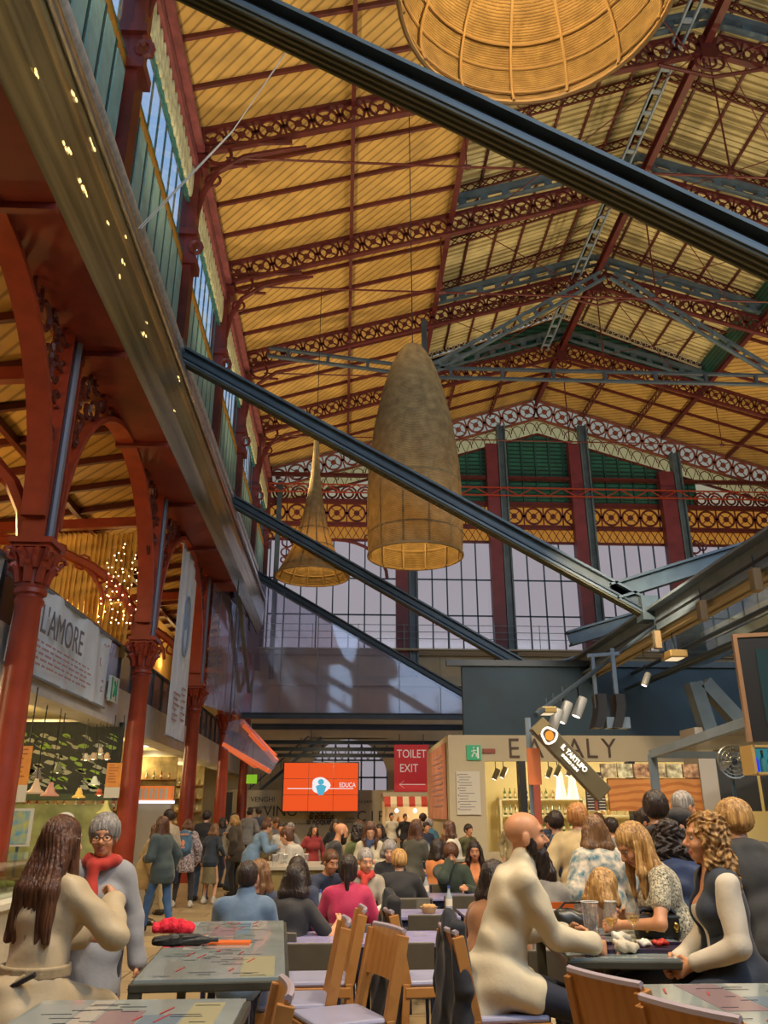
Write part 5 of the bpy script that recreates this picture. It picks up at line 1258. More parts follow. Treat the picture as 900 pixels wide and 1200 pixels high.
        tp=fmesh('top' if not g('topname') else g('topname'),T.mesh(w0,cut),[top],root)
        if g('belt'):
            Bt=Field(res); c0=waist-up*.03
            for a in range(16):
                e1=lambda t: c0+np.array([(.128*q+o_+.016)*math.cos(t),(.100*q+o_+.018)*math.sin(t),0])
                for dz in (-.016,0,.016): Bt.cone(e1(a*PI/8)+[0,0,dz],e1((a+1)*PI/8)+[0,0,dz],.012,.012,.004)
            fmesh('belt',Bt.mesh(),[g('belt')],root)
            mb=MB(); p1=waist-fw2*.135-up*.05; mb.tube([p1+rt*.07,p1-fw2*.03+rt*.02-up*.05,p1-fw2*.045-rt*.05-up*.11],[.014,.018,.016],6); mb.build('belt_tail',g('belt'),root,smooth=1)
        if g('strap'):
            mb=MB(); p0=pel-fw2*.155; mb.tube([p0+rt*.14+up*.10,p0-fw2*.02+up*.03,p0-rt*.16-up*.05],[.012]*3,6); mb.build('bag_strap',g('strap'),root,smooth=1)
        if g('lapel'):
            Lp=Field(res)
            for a in range(9):
                t0=PI+.2+a*(PI-.4)/9; t1=PI+.2+(a+1)*(PI-.4)/9; pt=lambda t: nb-up2*.01+np.array([.085*math.cos(t),.075*math.sin(t),0]); Lp.cone(pt(t0),pt(t1),.026,.026,.01); Lp.cone(pt(t0)*1+np.array([0,-.015,-.03]),pt(t1)+np.array([0,-.015,-.03]),.022,.022,.02)
            fmesh('coat_collar',Lp.mesh(),[top],root)
        if g('inner'):
            I=Field(res); oi=off*.45; I.ell(waist,(.125*q+oi,.095*q+oi,.14*s),k=.06); I.ell(chest,(.150*q+oi,.105*q+oi,.17*s),k=.06); I.ell(pel,(.155*q+oi,.115*q+oi,.12*s),k=.05)
            if g('innersleeve'):
                I=Field(res); oi=off; I.ell(waist,(.125*q+oi*.5,.095*q+oi*.5,.14*s),k=.06); I.ell(chest,(.150*q+oi*.5,.105*q+oi*.5,.17*s),k=.06); I.ell(pel,(.155*q+oi*.5,.115*q+oi*.5,.12*s),k=.05)
                for sd in(-1,1): I.ell(chest+rt2*sd*.07*s+fw2*.085*s-up2*.01,(.06*s+oi*.6,.055*s+oi*.6,.06*s+oi*.6),k=.04)
                for key in 'LR': S,E_,W_,sd=hands[key]; I.cone(S,E_,.047*q+oi+.006,.040*q+oi+.008,.03); I.cone(E_,W_*.93+E_*.07,.042*q+oi+.008,.028*s+oi,.02)
            fmesh('shirt',I.mesh(wr(.003),lambda x,y,z: np.where(np.abs(x)<.12,(y-chest[1])*.55+(z-sh[2]+.035),-1.0)),[g('inner')],root)
    bot=g('bot')
    if bot:
        T=Field(res); of=off*.8; T.ell(pel,(.155*q+of,.115*q+of,.12*s),k=.05)
        if g('skirt'):
            if sit is None: T.cone(pel,pel-np.array([0,0,g('skirt')]),.14*q,.17*q,.05)
            else:
                for key in('FL','FR'): hip,K,A,sd=legs[key]; T.cone(hip,K,.085*q+of,.07*q+of,.06)
        else:
            for key in('FL','FR'): hip,K,A,sd=legs[key]; T.cone(hip,K,.075*q+of,.053*q+of,.04); T.cone(K,K+(A-K)*.93,.053*q+of,.036*s+of+g('legw',.004),.03)
        cz=pz-g('skirt',9)-.02 if (g('skirt') and sit is None) else -9
        fmesh('skirt' if g('skirt') else 'trousers',T.mesh(wr(.002),lambda x,y,z:np.maximum(z-(waist[2]+.04),cz-z)),[bot],root)
    S_=Field(max(res*.8,.008))
    for key in ('FL','FR'):
        hip,K,A,sd=legs[key]; f=np.array([sd*.03,1,0]); S_.cone(A+np.array([0,-.02,-.035]),A+f*.15+np.array([0,0,-.045]),.042,.036,.02); S_.cone(A+np.array([0,0,.03]),A+np.array([0,0,-.03]),.046,.046,.02); S_.cone(A+np.array([0,0,-.01]),A+f*.10+np.array([0,0,-.035]),.044,.040,.02)
    fmesh('shoes',S_.mesh(None,lambda x,y,z:(min(legs['FL'][2][2],legs['FR'][2][2])-.083)-z),[g('shoe',mat('shoe_black',(.015,.013,.012),.5))],root)
    # ---- hair
    hk=g('hair','dark'); st=g('style','short'); 
    if st!='bald':
        hm=hairmat(hk,*HM[hk]); Hf=Field(res); eh=lambda x,y,z,a,b,c,k=.02,sub=False: Hf.ell(HP(x,y,z),np.array([a,b,c])*hs,Mh,k,sub)
        th=g('thick',.010)+max(0,res-.010)*.6
        eh(0,-.020,.040,.074+th,.093+th,.082+th)
        if st!='short': eh(0,-.045,-.02,.072+th,.060+th,.09,.03)
        else: eh(0,-.055,-.005,.064+th,.048+th,.06,.03)
        D=np.array([0,0,-1.])
        if st in('long','curly','bob'):
            Ln={'long':g('len',.34),'curly':g('len',.28),'bob':g('len',.15)}[st]; bk=-fw2
            for x0 in (-.062,-.035,0,.035,.062):
                a=HP(x0,-.045,.0); mid_=a+D*Ln*.5+bk*max(.03,g('hback',.035)*.75)+rt*x0*.35; en=a+D*Ln+bk*g('hback',.035)+rt*x0*g('spread',.6 if st!='curly' else 1.0)
                Hf.chain([a,mid_,en],[.044*hs,.042*hs,.016*hs if st=='long' else .034*hs],.03)
            for sd in (-1,1):
                a=HP(sd*.072,.012,.01); fr=np.array(g('front',(0,.0,0)))
                Hf.chain([a,a+D*Ln*.45+rt*sd*.012+fr*.5,a+D*Ln*.85+rt*sd*.004+fr],[.020*hs,.026*hs,.014*hs],.02)
        if st=='curly':
            for sd in(-1,1):
                for zz in (.04,-.01,-.06,-.11): eh(sd*.082,-.02,zz,.032,.05,.038,.02)
            eh(0,-.03,.09,.07,.08,.04,.02)
        if st=='pony':
            a=HP(0,-.105,.045); Hf.chain([a,a+np.array([0,-.045,.0]),a+D*.12+np.array([0,-.05,0]),a+D*.27+np.array([0,-.035,0])],[.028,.030,.030,.012],.015)
        if st=='bun': eh(0,-.115,.05,.042,.036,.040,.01)
        # keep the face clear
        eh(0,.085,-.045,.060,.075,.088,.012,True); 
        if st=='short': eh(0,.02,-.095,.09,.10,.055,.012,True)
        amp=g('strand',.0035 if near else .003)
        if st=='curly': disp=lambda x,y,z: .011*(np.sin(75*x+4*np.sin(45*z))*np.sin(62*z+3*np.sin(50*y))+.5*np.sin(130*y+60*z))
        else:
            def disp(x,y,z): 
                an=np.arctan2(x-hc[0],y-hc[1]+.02); return amp*(np.sin(an*34+2.5*np.sin(z*14))+.6*np.sin(an*71+3*np.sin(z*9)))
        fmesh('hair',Hf.mesh(disp),[hm],root)
    if g('beard'):
        Bf=Field(res); eb=lambda x,y,z,a,b,c,k=.02,sub=False: Bf.ell(HP(x,y,z),np.array([a,b,c])*hs,Mh,k,sub)
        bl=g('beard'); eb(0,.045,-.085,.056,.052,.042,.02); eb(0,.07,-.10-bl*.4,.040,.040,.045+bl*.4,.03); 
        for sd in(-1,1): eb(sd*.060,.018,-.045,.010,.026,.045,.02)
        eb(0,.098,-.046,.030,.010,.008,.01); eb(0,.106,-.066,.020,.012,.007,.008,True)
        fmesh('beard',Bf.mesh(lambda x,y,z:.002*(np.sin(190*x+60*z)+np.sin(170*y-90*z))),[hairmat('dark',*HM['dark'])],root)
    if g('glasses'):
        mb=MB()
        for sd in(-1,1): mb.tube([HP(sd*.033+.024*math.cos(a),.104,.0+.017*math.sin(a)) for a in [k*PI/8 for k in range(16)]],.0028,5,closed=True); mb.tube([HP(sd*.057,.10,.004),HP(sd*.078,.03,.0),HP(sd*.08,-.01,-.005)],.0025,5)
        mb.tube([HP(-.009,.106,.004),HP(.009,.106,.004)],.0025,5); mb.build('glasses',mat('frame_dark',(.06,.02,.015),.3),root)
    if g('scarf'):
        Sf=Field(res); 
        for a in range(10): 
            t0=a*2*PI/10; t1=(a+1)*2*PI/10; pt=lambda t: nb+np.array([.088*math.cos(t),.078*math.sin(t)+.012,.015*math.sin(3*t)])*1.0
            Sf.cone(pt(t0),pt(t1),.036,.034,.02)
        Sf.chain([nb+np.array([.03,.10,-.02]),chest+fw2*.165+np.array([.03,0,.02]),chest+fw2*.165+np.array([.02,0,-.13])],[.036,.042,.034],.02)
        fmesh('scarf',Sf.mesh(wr(.004,2)),[g('scarf')],root)
    if g('backpack'):
        Kf=Field(res); c=chest-fw2*.20-up2*.06; Kf.ell(c,(.16,.10,.25),None,.04); Kf.ell(c-fw2*.07-up2*.09,(.12,.05,.11),None,.02)
        k_=fmesh('backpack',Kf.mesh(wr(.003)),[g('backpack')],root); st_=MB()
        for sd in(-1,1): st_.tube([c+np.array([sd*.10,.06,.2]),sh+rt2*sd*.11+up2*.085,sh+rt2*sd*.12+fw2*.10,chest+rt2*sd*.12+fw2*.15,chest+rt2*sd*.15-up2*.18+fw2*.02,c+np.array([sd*.12,.04,-.18])],.018,6)
        st_.build('straps',g('backpack'),root,smooth=1)
        if g('patch'):
            mb=MB(); b0=c-fw2*.11; 
            for k in range(7): mb.sphere(b0+np.array([-.08+.027*k,.012,.14]),(.012,.008,.022),6,5)
            mb.sphere(b0+np.array([0,-.022,-.02]),(.035,.01,.07),8,6); mb.sphere(b0+np.array([0,-.02,-.10]),(.055,.012,.02),8,6); mb.build('patch',g('patch'),root)
    if g('bag'):
        sd=g('bagside',1); c=pel+np.array([sd*.23,.05,-.12+.0]); mb=MB(); mb.box(c,(.09,.27,.2)); mb.build('shoulder_bag',g('bag'),root,bevel=.02)
        mb=MB(); mb.tube([c+np.array([0,.1,.1]),sh+rt2*-sd*.06+fw2*.12+up2*.03,sh-rt2*sd*.06+up2*.09,sh-fw2*.12-rt2*sd*.02,c+np.array([0,-.1,.1])],.010,6); mb.build('bag_strap',g('bag'),root,smooth=1)
    if g('cap'):
        Cf=Field(res); Cf.ell(HP(0,-.01,.06),np.array([.088,.106,.075])*hs,Mh,.02); Cf.ell(HP(0,.10,.045),np.array([.07,.06,.010])*hs,Mh,.015); fmesh('cap',Cf.mesh(None),[g('cap')],root)
    if g('earring'): MB().sphere(HP(-.086,-.0,-.055),.01,8,6).sphere(HP(.086,-.0,-.055),.01,8,6).build('earrings',mat('gold',(.7,.45,.1),.25,metal=1),root)
    root['_hand']=[float(v) for v in hands['R'][2]]; del root['_hand']
    return root
# ================================================================ furniture
GT=mat('table_steel',(.085,.085,.065),.35,metal=.4,var=.2,scale=6)
TOPG=mat('table_glass_top',(.33,.38,.37),.12,var=.15,scale=3,spec=.6,coat=.4)
VIN=mat('lilac_vinyl',(.36,.36,.50),.28,var=.06,scale=5,spec=.5)
PRT=[mat('print_%d'%i,c,.25) for i,c in enumerate([(.30,.33,.33),(.42,.40,.36),(.26,.18,.20),(.16,.22,.28),(.38,.36,.22)])]
PRX=mat('print_red',(.45,.05,.05),.3); PRD=mat('print_dark',(.06,.07,.09),.3)
def high_table(label,cx,cy,w,l,rz,seed,h=1.0):
    t=thing('high_table',label,'table',(cx,cy,0),rz,'high tables in the foreground')
    MB().lo((-w/2,-l/2,h-.05),(w/2,l/2,h-.012)).build('frame',GT,t,bevel=.006)
    tp=MB().lo((-w/2+.02,-l/2+.02,h-.012),(w/2-.02,l/2-.02,h)).build('tabletop',TOPG,t); random.seed(seed)
    x=-w/2+.04
    i=0
    while x<w/2-.1:
        ww=random.uniform(.08,.2); ww=min(ww,w/2-.04-x); a=random.uniform(-l/2+.05,l/2-.4); b_=a+random.uniform(.3,.9); b_=min(b_,l/2-.04)
        MB().lo((x,a,h),(x+ww-.01,b_,h+.0015)).build('printed_panel',PRT[i%5],tp); x+=ww; i+=1
    mb=MB()
    for k in range(int(26*l)):
        x=random.uniform(-w/2+.06,w/2-.2); y=random.uniform(-l/2+.06,l/2-.1); mb.box((x+.05,y,h+.0025),(random.uniform(.04,.14),.006,.001),rz=0)
    mb.build('print_lines',PRD,tp); mb=MB()
    for k in range(int(8*l)): x=random.uniform(-w/2+.06,w/2-.2); y=random.uniform(-l/2+.06,l/2-.1); mb.box((x+.05,y,h+.0028),(random.uniform(.06,.14),.008,.001),rz=1.3)
    mb.build('red_print_lines',PRX,tp)
    for sx in(-1,1):
        for sy in(-1,1): MB().lo((sx*(w/2-.03)-.028,sy*(l/2-.03)-.028,0),(sx*(w/2-.03)+.028,sy*(l/2-.03)+.028,h-.05)).build('leg',GT,t)
    return t
high_table('high steel table with printed glass top, holding the red hat and umbrella',-.66,5.32,.72,2.2,R(4),1)
high_table('high printed table at the bottom left corner, in front of the trench coat woman',-.78,3.25,.85,1.16,R(0),2)
high_table('high table with wine glasses and trays between the bearded man and two women',1.63,5.30,.78,1.25,R(-5),3)
high_table('high printed table at the bottom right corner with an orange menu',1.80,3.42,1.15,1.24,R(0),4)
# wooden chairs
def wood_chair():
    t=thing('wooden_chair','x','chair',(0,0,0),0,'high beech chairs'); H=.75
    for sx in(-1,1):
        MB().bar((sx*.18,.17,0),(sx*.185,.17,H-.03),.04,.04,up=(0,1,0)).build('leg',WOODC,t,bevel=.004)
        MB().bar((sx*.18,-.24,0),(sx*.185,-.19,H),.04,.045,up=(0,1,0)).bar((sx*.185,-.19,H-.01),(sx*.185,-.27,H+.37),.034,.06,up=(0,1,0)).build('leg',WOODC,t,bevel=.004)
        MB().bar((sx*.185,-.18,.3),(sx*.185,.16,.3),.025,.04).build('side_stretcher',WOODC,t)
    MB().lo((-.21,-.20,H-.075),(.21,.20,H-.02)).build('seat_frame',WOODC,t,bevel=.005)
    MB().lo((-.17,.15,.22),(.17,.18,.26)).build('front_stretcher',WOODC,t)
    c=MB().lo((-.195,-.185,H-.02),(.195,.19,H+.012)).build('seat_cushion',VIN,t,bevel=.014)
    mb=MB(); n=8; vs=[];
    for i in range(n+1):
        x=-.19+.38*i/n; cv=-.02*(1-(2*i/n-1)**2)
        for z,yy in ((H+.16,-.225),(H+.385,-.275)):
            vs+=[(x,yy+cv-.01,z),(x,yy+cv+.01,z)]
    fs=[]
    for i in range(n): k=4*i; fs+=[(k,k+4,k+6,k+2),(k+1,k+3,k+7,k+5),(k+2,k+6,k+7,k+3),(k,k+1,k+5,k+4)]
    fs+=[(0,2,3,1),(4*n,4*n+1,4*n+3,4*n+2)]
    mb.add(vs,fs); b=mb.build('backrest',WOODC,t); MB().tube([(-.19+.38*i/n,-.276-.02*(1-(2*i/n-1)**2),H+.388) for i in range(n+1)],.014,6).build('top_rail',mat('worn_lilac_edge',(.42,.36,.42),.35),b)
    return t
wc=wood_chair(); first=[True]
def place(proto,label,x,y,face,z=0):
    if first[0] and proto is wc: first[0]=False; o=wc; o.location=(x,y,z); o.rotation_euler=(0,0,-R(face)); o['label']=label; return o
    return dup(proto,(x,y,z),-R(face),label)
def gx(px,py,Y): return at(px,py,Y).x
place(wc,'empty beech chair with lilac seat, largest and nearest of the empty ones',gx(398,1172,4.75),4.72,-112)
place(wc,'empty beech chair seen edge-on behind the nearest empty one',gx(372,1130,5.75),5.75,-92)
place(wc,'empty beech chair pushed against the hat table, its lilac seat half hidden',gx(345,1150,5.1),5.12,-93)
place(wc,'beech chair at the bottom left centre, only its back post in view',-.46,3.2,-97)
place(wc,'beech chair under the woman in the trench coat',-1.62,4.42,66)
place(wc,'beech chair under the bearded man',.85,4.80,84)
place(wc,'beech chair behind the bearded man with a black jacket on its back',.58,5.75,84)
place(wc,'tall orange-brown chair back at the bottom right, left one beside the printed table',1.23,3.5,64)
place(wc,'orange-brown chair back cut by the bottom edge, right one beside the printed table',1.33,2.98,62)
place(wc,'beech chair under the curly haired woman at the right',2.38,4.72,-88)
place(wc,'beech chair under the blonde woman in the speckled dress',2.22,5.62,-88)
# low dark chairs and lilac tables of the dining floor
LT=mat('lilac_tabletop',(.28,.26,.46),.25,var=.15,scale=4,spec=.5); DK=mat('olive_grey_shell',(.10,.085,.06),.45,var=.1); DL=mat('navy_leg',(.02,.025,.06),.4,metal=.4)
def low_table_proto():
    t=thing('dining_table','x','table',(0,0,0),0,'lilac topped dining tables')
    MB().lo((-.36,-.36,.72),(.36,.36,.75)).build('tabletop',LT,t,bevel=.004); MB().lo((-.33,-.33,.66),(.33,.33,.72)).build('apron',DL,t)
    for sx in(-1,1):
        for sy in(-1,1): MB().lo((sx*.33-.02,sy*.33-.02,0),(sx*.33+.02,sy*.33+.02,.72)).build('leg',DL,t)
    mb=MB(); random.seed(5)
    for k in range(16): x=random.uniform(-.3,.2); y=random.uniform(-.3,.3); mb.box((x,y,.7515),(random.uniform(.05,.16),.012,.001))
    mb.build('print_lines',PRT[1],t); return t
def low_chair_proto():
    t=thing('dining_chair','x','chair',(0,0,0),0,'olive grey dining chairs')
    MB().lo((-.20,-.19,.44),(.20,.20,.465)).build('seat',DK,t,bevel=.01)
    MB().box((0,-.225,.69),(.41,.022,.26),rot=Matrix.Rotation(R(8),3,'X')).build('backrest',DK,t,bevel=.01)
    for sx in(-1,1):
        MB().tube([(sx*.19,.17,0),(sx*.18,.16,.44)],.013,6).build('leg',DL,t); MB().tube([(sx*.19,-.24,0),(sx*.185,-.19,.44),(sx*.185,-.235,.8)],.013,6).build('leg',DL,t)
    return t
def putset(proto,items):
    for i,(lab,x,y,f) in enumerate(items):
        if i==0: proto.location=(x,y,0); proto.rotation_euler=(0,0,-R(f)); proto['label']=lab
        else: dup(proto,(x,y,0),-R(f),lab)
tabs=[('lilac dining table just behind the empty beech chairs, left one',-.22,7.55,0),('lilac dining table just behind the empty beech chairs, middle one',.50,7.55,0),('lilac dining table behind the draped jackets with a folded paper',1.22,7.6,0),
 ('lilac dining table in front of the woman in the fuchsia top',.05,8.95,0),('lilac dining table with a small bread basket',.85,9.3,0),('lilac dining table beside the basket table, near the bearded man',1.62,9.3,0),
 ('lilac dining table in front of the man in the black jacket',.60,11.2,0),('lilac dining table before the young man resting his chin',1.40,11.2,0),('lilac dining table shared by the dark haired women on the left',-.85,8.5,0),
 ('lilac dining table right of the fuchsia woman with dishes',2.15,7.7,0),('lilac dining table far back under the awning side',2.0,13.2,0),('lilac dining table in the middle distance behind the black jacket',.3,13.0,0)]
putset(low_table_proto(),tabs)
chs=[('olive grey chair back behind the left front lilac table',-.18,6.95,0),('olive grey chair back behind the middle front lilac table',.50,6.95,0),('olive grey chair pushed to the table with the folded paper',1.22,7.0,0),('olive grey chair under the woman in fuchsia',.07,8.05,0),
 ('olive grey chair facing the basket table',.85,8.72,0),('olive grey chair next to the basket table at right',1.6,8.72,0),('olive grey chair beyond the basket table',.85,9.9,180),('olive grey chair under the man in the black jacket',.66,10.3,0),('olive grey chair under the man in the blue shirt',-.84,7.25,0),
 ('olive grey chair under the dark haired woman in black',-.50,7.55,10),('olive grey chair under the young man with his hand on his chin',1.42,11.85,180),('empty brown chair before the young man',1.42,10.65,0),('olive grey chair under the grey sweater woman',1.52,6.55,0)]
putset(low_chair_proto(),chs)
# olive counter table in the middle distance and high tables around it
t=thing('counter_table','olive brown box counter with glasses and plates on it, in the crowd','counter',(-.75,12.9,0)); MB().lo((-.55,-.5,0),(.55,.9,.98)).build('body',mat('olive_box',(.20,.15,.05),.6),t); MB().lo((-.6,-.55,.98),(.6,.95,1.02)).build('top',mat('counter_top',(.4,.36,.28),.3),t)
def bar_table(label,x,y,w,l):
    t=thing('bar_table',label,'table',(x,y,0),0,'high tables in the crowd'); MB().lo((-w/2,-l/2,.98),(w/2,l/2,1.02)).build('tabletop',mat('counter_top',(.4,.36,.28),.3),t)
    for sx in(-1,1):
        for sy in(-1,1): MB().lo((sx*(w/2-.04)-.03,sy*(l/2-.04)-.03,0),(sx*(w/2-.04)+.03,sy*(l/2-.04)+.03,.98)).build('leg',GT,t)
bar_table('high table before the woman with the blue scarf',.45,12.6,.9,.6)
bar_table('high table with glasses under the awning side of the crowd',1.75,14.8,1.3,.8)
# ---------------------------------------------- things on tables
GL=glassy('drink_glass',(.95,.96,.97),.74,.03,diffuse=(.8,.8,.8),dfac=.06); WINE=glassy('white_wine',(1,.86,.38),.9,.05,diffuse=(.8,.6,.12),dfac=.25)
def wine_glass(label,x,y,z,group='wine glasses on the high table'):
    t=thing('wine_glass',label,'glass',(x,y,z),0,group)
    MB().lathe([(0,.001),(.034,.002),(.034,.004),(.006,.008),(.0045,.09),(.012,.10),(.034,.125),(.040,.155),(.037,.19),(.031,.22)],24).build('glass',GL,t,smooth=60)
    MB().lathe([(0,.105),(.014,.107),(.032,.127),(.037,.146),(0,.146)],20).build('wine',WINE,t,smooth=60); return t
def tumbler(label,x,y,z,h=.13,r=.038,name='plastic_cup',cat='cup',lid=False,group=None):
    t=thing(name,label,cat,(x,y,z),0,group); MB().lathe([(0,.002),(r*.75,.002),(r,h),(r*.97,h),(r*.72,.006)],20).build('cup',GL,t,smooth=40)
    MB().tube([(r*math.cos(a),r*math.sin(a),h) for a in [k*PI/10 for k in range(20)]],.003,5,closed=True).build('rim',mat('clear_rim',(.7,.7,.66),.2),t)
    return t
def bottle(label,x,y,z,c,group=None,h=.24):
    key='bt%d'%hash(c)
    if key in proto: return dup(proto[key],(x,y,z),label=label,group=group)
    t=thing('bottle',label,'bottle',(x,y,z),0,group); k=h/.28; m=mat('bottle_%02d%02d%02d'%tuple(int(q*99) for q in c),c,.12)
    MB().lathe([(0,0),(.034,0),(.036,.01),(.036,.16*k),(.014,.22*k),(.013,.27*k),(0,.27*k)],14).build('body',m,t,smooth=40); MB().lathe([(.0365,.05),(.0365,.12)],14).build('label',mat('label_cream',(.7,.62,.45)),t,smooth=1); MB().lathe([(.015,.255*k),(.015,.285*k),(0,.285*k)],10).build('cap',mat('cap_blue',(.05,.08,.3),.4),t)
    proto[key]=t; return t
zc=1.001
p=at(718,1085,5.2)
wine_glass('wine glass with a little white wine, left of the two',gx(719,1090,5.05),5.08,zc)
wine_glass('wine glass with white wine, right of the two',gx(745,1090,5.15),5.18,zc)
tumbler('tall clear plastic pitcher cup behind the bearded man\'s hand',gx(694,1085,5.3),5.32,zc,.21,.052)
tumbler('clear plastic cup standing behind the wine glasses',gx(719,1070,5.5),5.55,zc,.19,.036)
tumbler('small clear cup between the bearded man\'s hands and the handbag',gx(650,1090,5.75),5.78,zc,.12,.035)
def tray(label,x,y,rz,w=.40,l=.28):
    t=thing('serving_tray',label,'tray',(x,y,zc),rz,'dark purple trays'); m=mat('tray_purple',(.035,.022,.055),.3)
    MB().lo((-w/2,-l/2,0),(w/2,l/2,.006)).lo((-w/2,-l/2,.006),(w/2,-l/2+.012,.022)).lo((-w/2,l/2-.012,.006),(w/2,l/2,.022)).lo((-w/2,-l/2,.006),(-w/2+.012,l/2,.022)).lo((w/2-.012,-l/2,.006),(w/2,l/2,.022)).build('tray_body',m,t,bevel=.004)
    return t
tray('dark purple tray with scraps before the curly haired woman',1.76,4.98,R(-6))
tray('dark purple tray with paper by the bearded man\'s fist',1.42,5.02,R(-20),.24,.3)
pp=mat('tissue_paper',(.62,.54,.40),.85,bump=.5,bscale=20)
def crumple(label,x,y,z,r,m=pp,name='crumpled_napkin',cat='napkin',sq=.45,seed=0):
    F_=Field(.006); F_.ell((0,0,r*sq),(r,r*.8,r*sq),None,.01); rs=np.random.RandomState(seed)
    for k in range(7): a=rs.rand(3)-.5; F_.ell((a[0]*r*1.6,a[1]*r*1.4,r*sq+abs(a[2])*r*.6),(r*.45,r*.3,r*.3),None,.012)
    t=fmesh(name,F_.mesh(lambda X,Y_,Z:.004*(np.sin(120*X+80*Z)+np.sin(150*Y_-90*X)),lambda X,Y_,Z:.001-Z),[m],None); t.location=(x,y,z); return tag(t,label,cat)
crumple('crumpled beige napkin heap in the middle of the high table',1.55,4.86,zc,.065,seed=1)
crumple('white scrunched paper between the trays and wine glasses',1.66,5.28,zc,.055,mat('white_tissue',(.75,.70,.62),.85),seed=2)
crumple('white scrap of paper on the tray before the curly haired woman',1.70,5.0,zc+.008,.04,mat('white_tissue',(.75,.7,.62)),seed=3)
crumple('red food wrapper on the right-hand tray',1.80,5.03,zc+.008,.035,mat('wrapper_red',(.50,.03,.02),.4),seed=4)
crumple('half eaten bread roll behind the bearded man\'s fist',1.36,5.16,zc+.024,.045,mat('bread',(.50,.28,.10),.8,var=.2),'bread_roll','bread',.6,5)
t=thing('orange_menu','orange card menu standing by the black bag, with a drawn oval','menu',(1.42,5.88,zc+.0)); MB().box((0,0,.10),(.26,.004,.12),rot=Matrix.Rotation(R(12),3,'X')).build('card',mat('menu_orange',(.80,.16,.03),.4),t); MB().tube([(.05+.035*math.cos(a),-.008-.0,.10+.018*math.sin(a)) for a in [k*PI/8 for k in range(16)]],.0015,4,closed=True).build('oval',BLACK,t)
def fieldobj(name,label,cat,F_,m,loc,disp=None,cut=None): 
    o=fmesh(name,F_.mesh(disp,cut),[m],None); o.location=loc; return tag(o,label,cat)
t=thing('handbag','black leather bag slumped on the far end of the high table','bag',(1.50,5.72,zc)); F_=Field(.008); F_.ell((0,0,.05),(.15,.07,.075),None,.02); F_.ell((-.06,0,.09),(.07,.05,.05),None,.03)
fmesh('bag_body',F_.mesh(lambda X,Y_,Z:.003*np.sin(60*X+40*Z),lambda X,Y_,Z:.001-Z),[mat('black_leather',(.02,.018,.015),.35)],t); MB().tube([(-.1,0,.12),(-.05,.0,.17),(.05,0,.17),(.1,0,.12)],.008,6).build('handle',mat('black_leather',(.02,.018,.015)),t,smooth=1)
t=thing('handbag','small black handbag with gold skull-like clasps beside the curly woman','bag',(1.93,5.42,zc)); MB().lo((-.13,-.05,0),(.13,.05,.13)).build('bag_body',mat('black_leather',(.02,.018,.015),.35),t,bevel=.015); mb=MB()
for x in (-.08,.02,.1): mb.sphere((x,-.055,.07),(.018,.01,.022),8,6); mb.sphere((x,-.055,.045),(.011,.008,.012),8,6)
mb.build('gold_clasp',mat('gold',(.7,.45,.1),.25,metal=1),t,smooth=1); mb=MB(); mb.tube([(-.12,0,.13),(-.08,0,.16),(0,0,.15),(.08,0,.17),(.12,0,.13)],.016,8); mb.build('handle',mat('black_leather',(.02,.018,.015)),t,smooth=1)
F_=Field(.007); F_.chain([(-.11,0,.03),(-.04,.01,.04),(.05,-.01,.038),(.11,.0,.03)],[.032,.040,.036,.028],.02); F_.ell((-.02,.02,.045),(.06,.05,.04),None,.02)
fieldobj('knit_hat','bright red crumpled hat on the hat table','hat',F_,mat('red_wool',(.72,.015,.04),.8,var=.15,scale=20,bump=.6,bscale=60),(gx(202,1103,5.75)+.0,5.78,zc),lambda X,Y_,Z:.004*np.sin(110*X+40*Y_)+.003*np.sin(90*Y_+60*Z),lambda X,Y_,Z:.001-Z)
t=thing('folded_umbrella','black folded umbrella lying on the hat table','umbrella',(gx(212,1121,5.2),5.22,zc+.03),R(8)); F_=Field(.006); F_.chain([(-.15,0,0),(-.05,0,.004),(.08,0,.002),(.14,0,0)],[.022,.030,.027,.015],.01)
fmesh('canopy',F_.mesh(lambda X,Y_,Z:.004*np.sin(np.arctan2(Z,Y_)*7+30*X)),[mat('umbrella_black',(.012,.012,.013),.5)],t); MB().tube([(.13,0,0),(.20,0,0)],.012,8).build('handle',BLACK,t,smooth=1); MB().lo((-.02,-.032,-.01),(0,.032,.034)).build('strap',mat('strap_dark',(.03,.03,.03)),t)
t=thing('orange_menu','orange folded menu lying beside the black umbrella','menu',(gx(268,1118,5.3),5.32,zc),R(-3)); MB().lo((-.12,-.05,0),(.12,.05,.012)).build('cover',mat('menu_orange',(.8,.16,.03),.4),t)
t=thing('orange_menu','orange menu with green edge at the bottom right corner','menu',(2.03,3.60,zc),R(-6)); MB().lo((-.14,-.06,.008),(.14,.06,.016)).build('cover',mat('menu_orange',(.8,.16,.03),.4),t); MB().lo((-.14,-.06,0),(.14,.06,.008)).build('pages',mat('olive_pages',(.2,.2,.05)),t)
F_=Field(.008); F_.chain([(-.16,0,.015),(0,.02,.012),(.16,0,.015)],[.02,.03,.02],.02)
fieldobj('folded_newspaper','folded pinkish paper on the lilac table behind the draped jackets','newspaper',F_,mat('pink_paper',(.55,.38,.28),.8),(1.05,7.5,.752),None,lambda X,Y_,Z:.001-Z)
t=thing('bread_basket','small basket with bread on the lilac table','basket',(.92,9.25,.752)); MB().lathe([(0,0),(.06,0),(.09,.06),(.085,.06),(.06,.01)],16).build('basket',mat('basket_cane',(.45,.27,.1),.7),t); mb=MB()
for k in range(5): mb.sphere((.04*math.cos(k*1.3),.04*math.sin(k*1.3),.06),(.035,.028,.025),8,6)
mb.build('bread',mat('bread',(.5,.28,.1)),t,smooth=1)
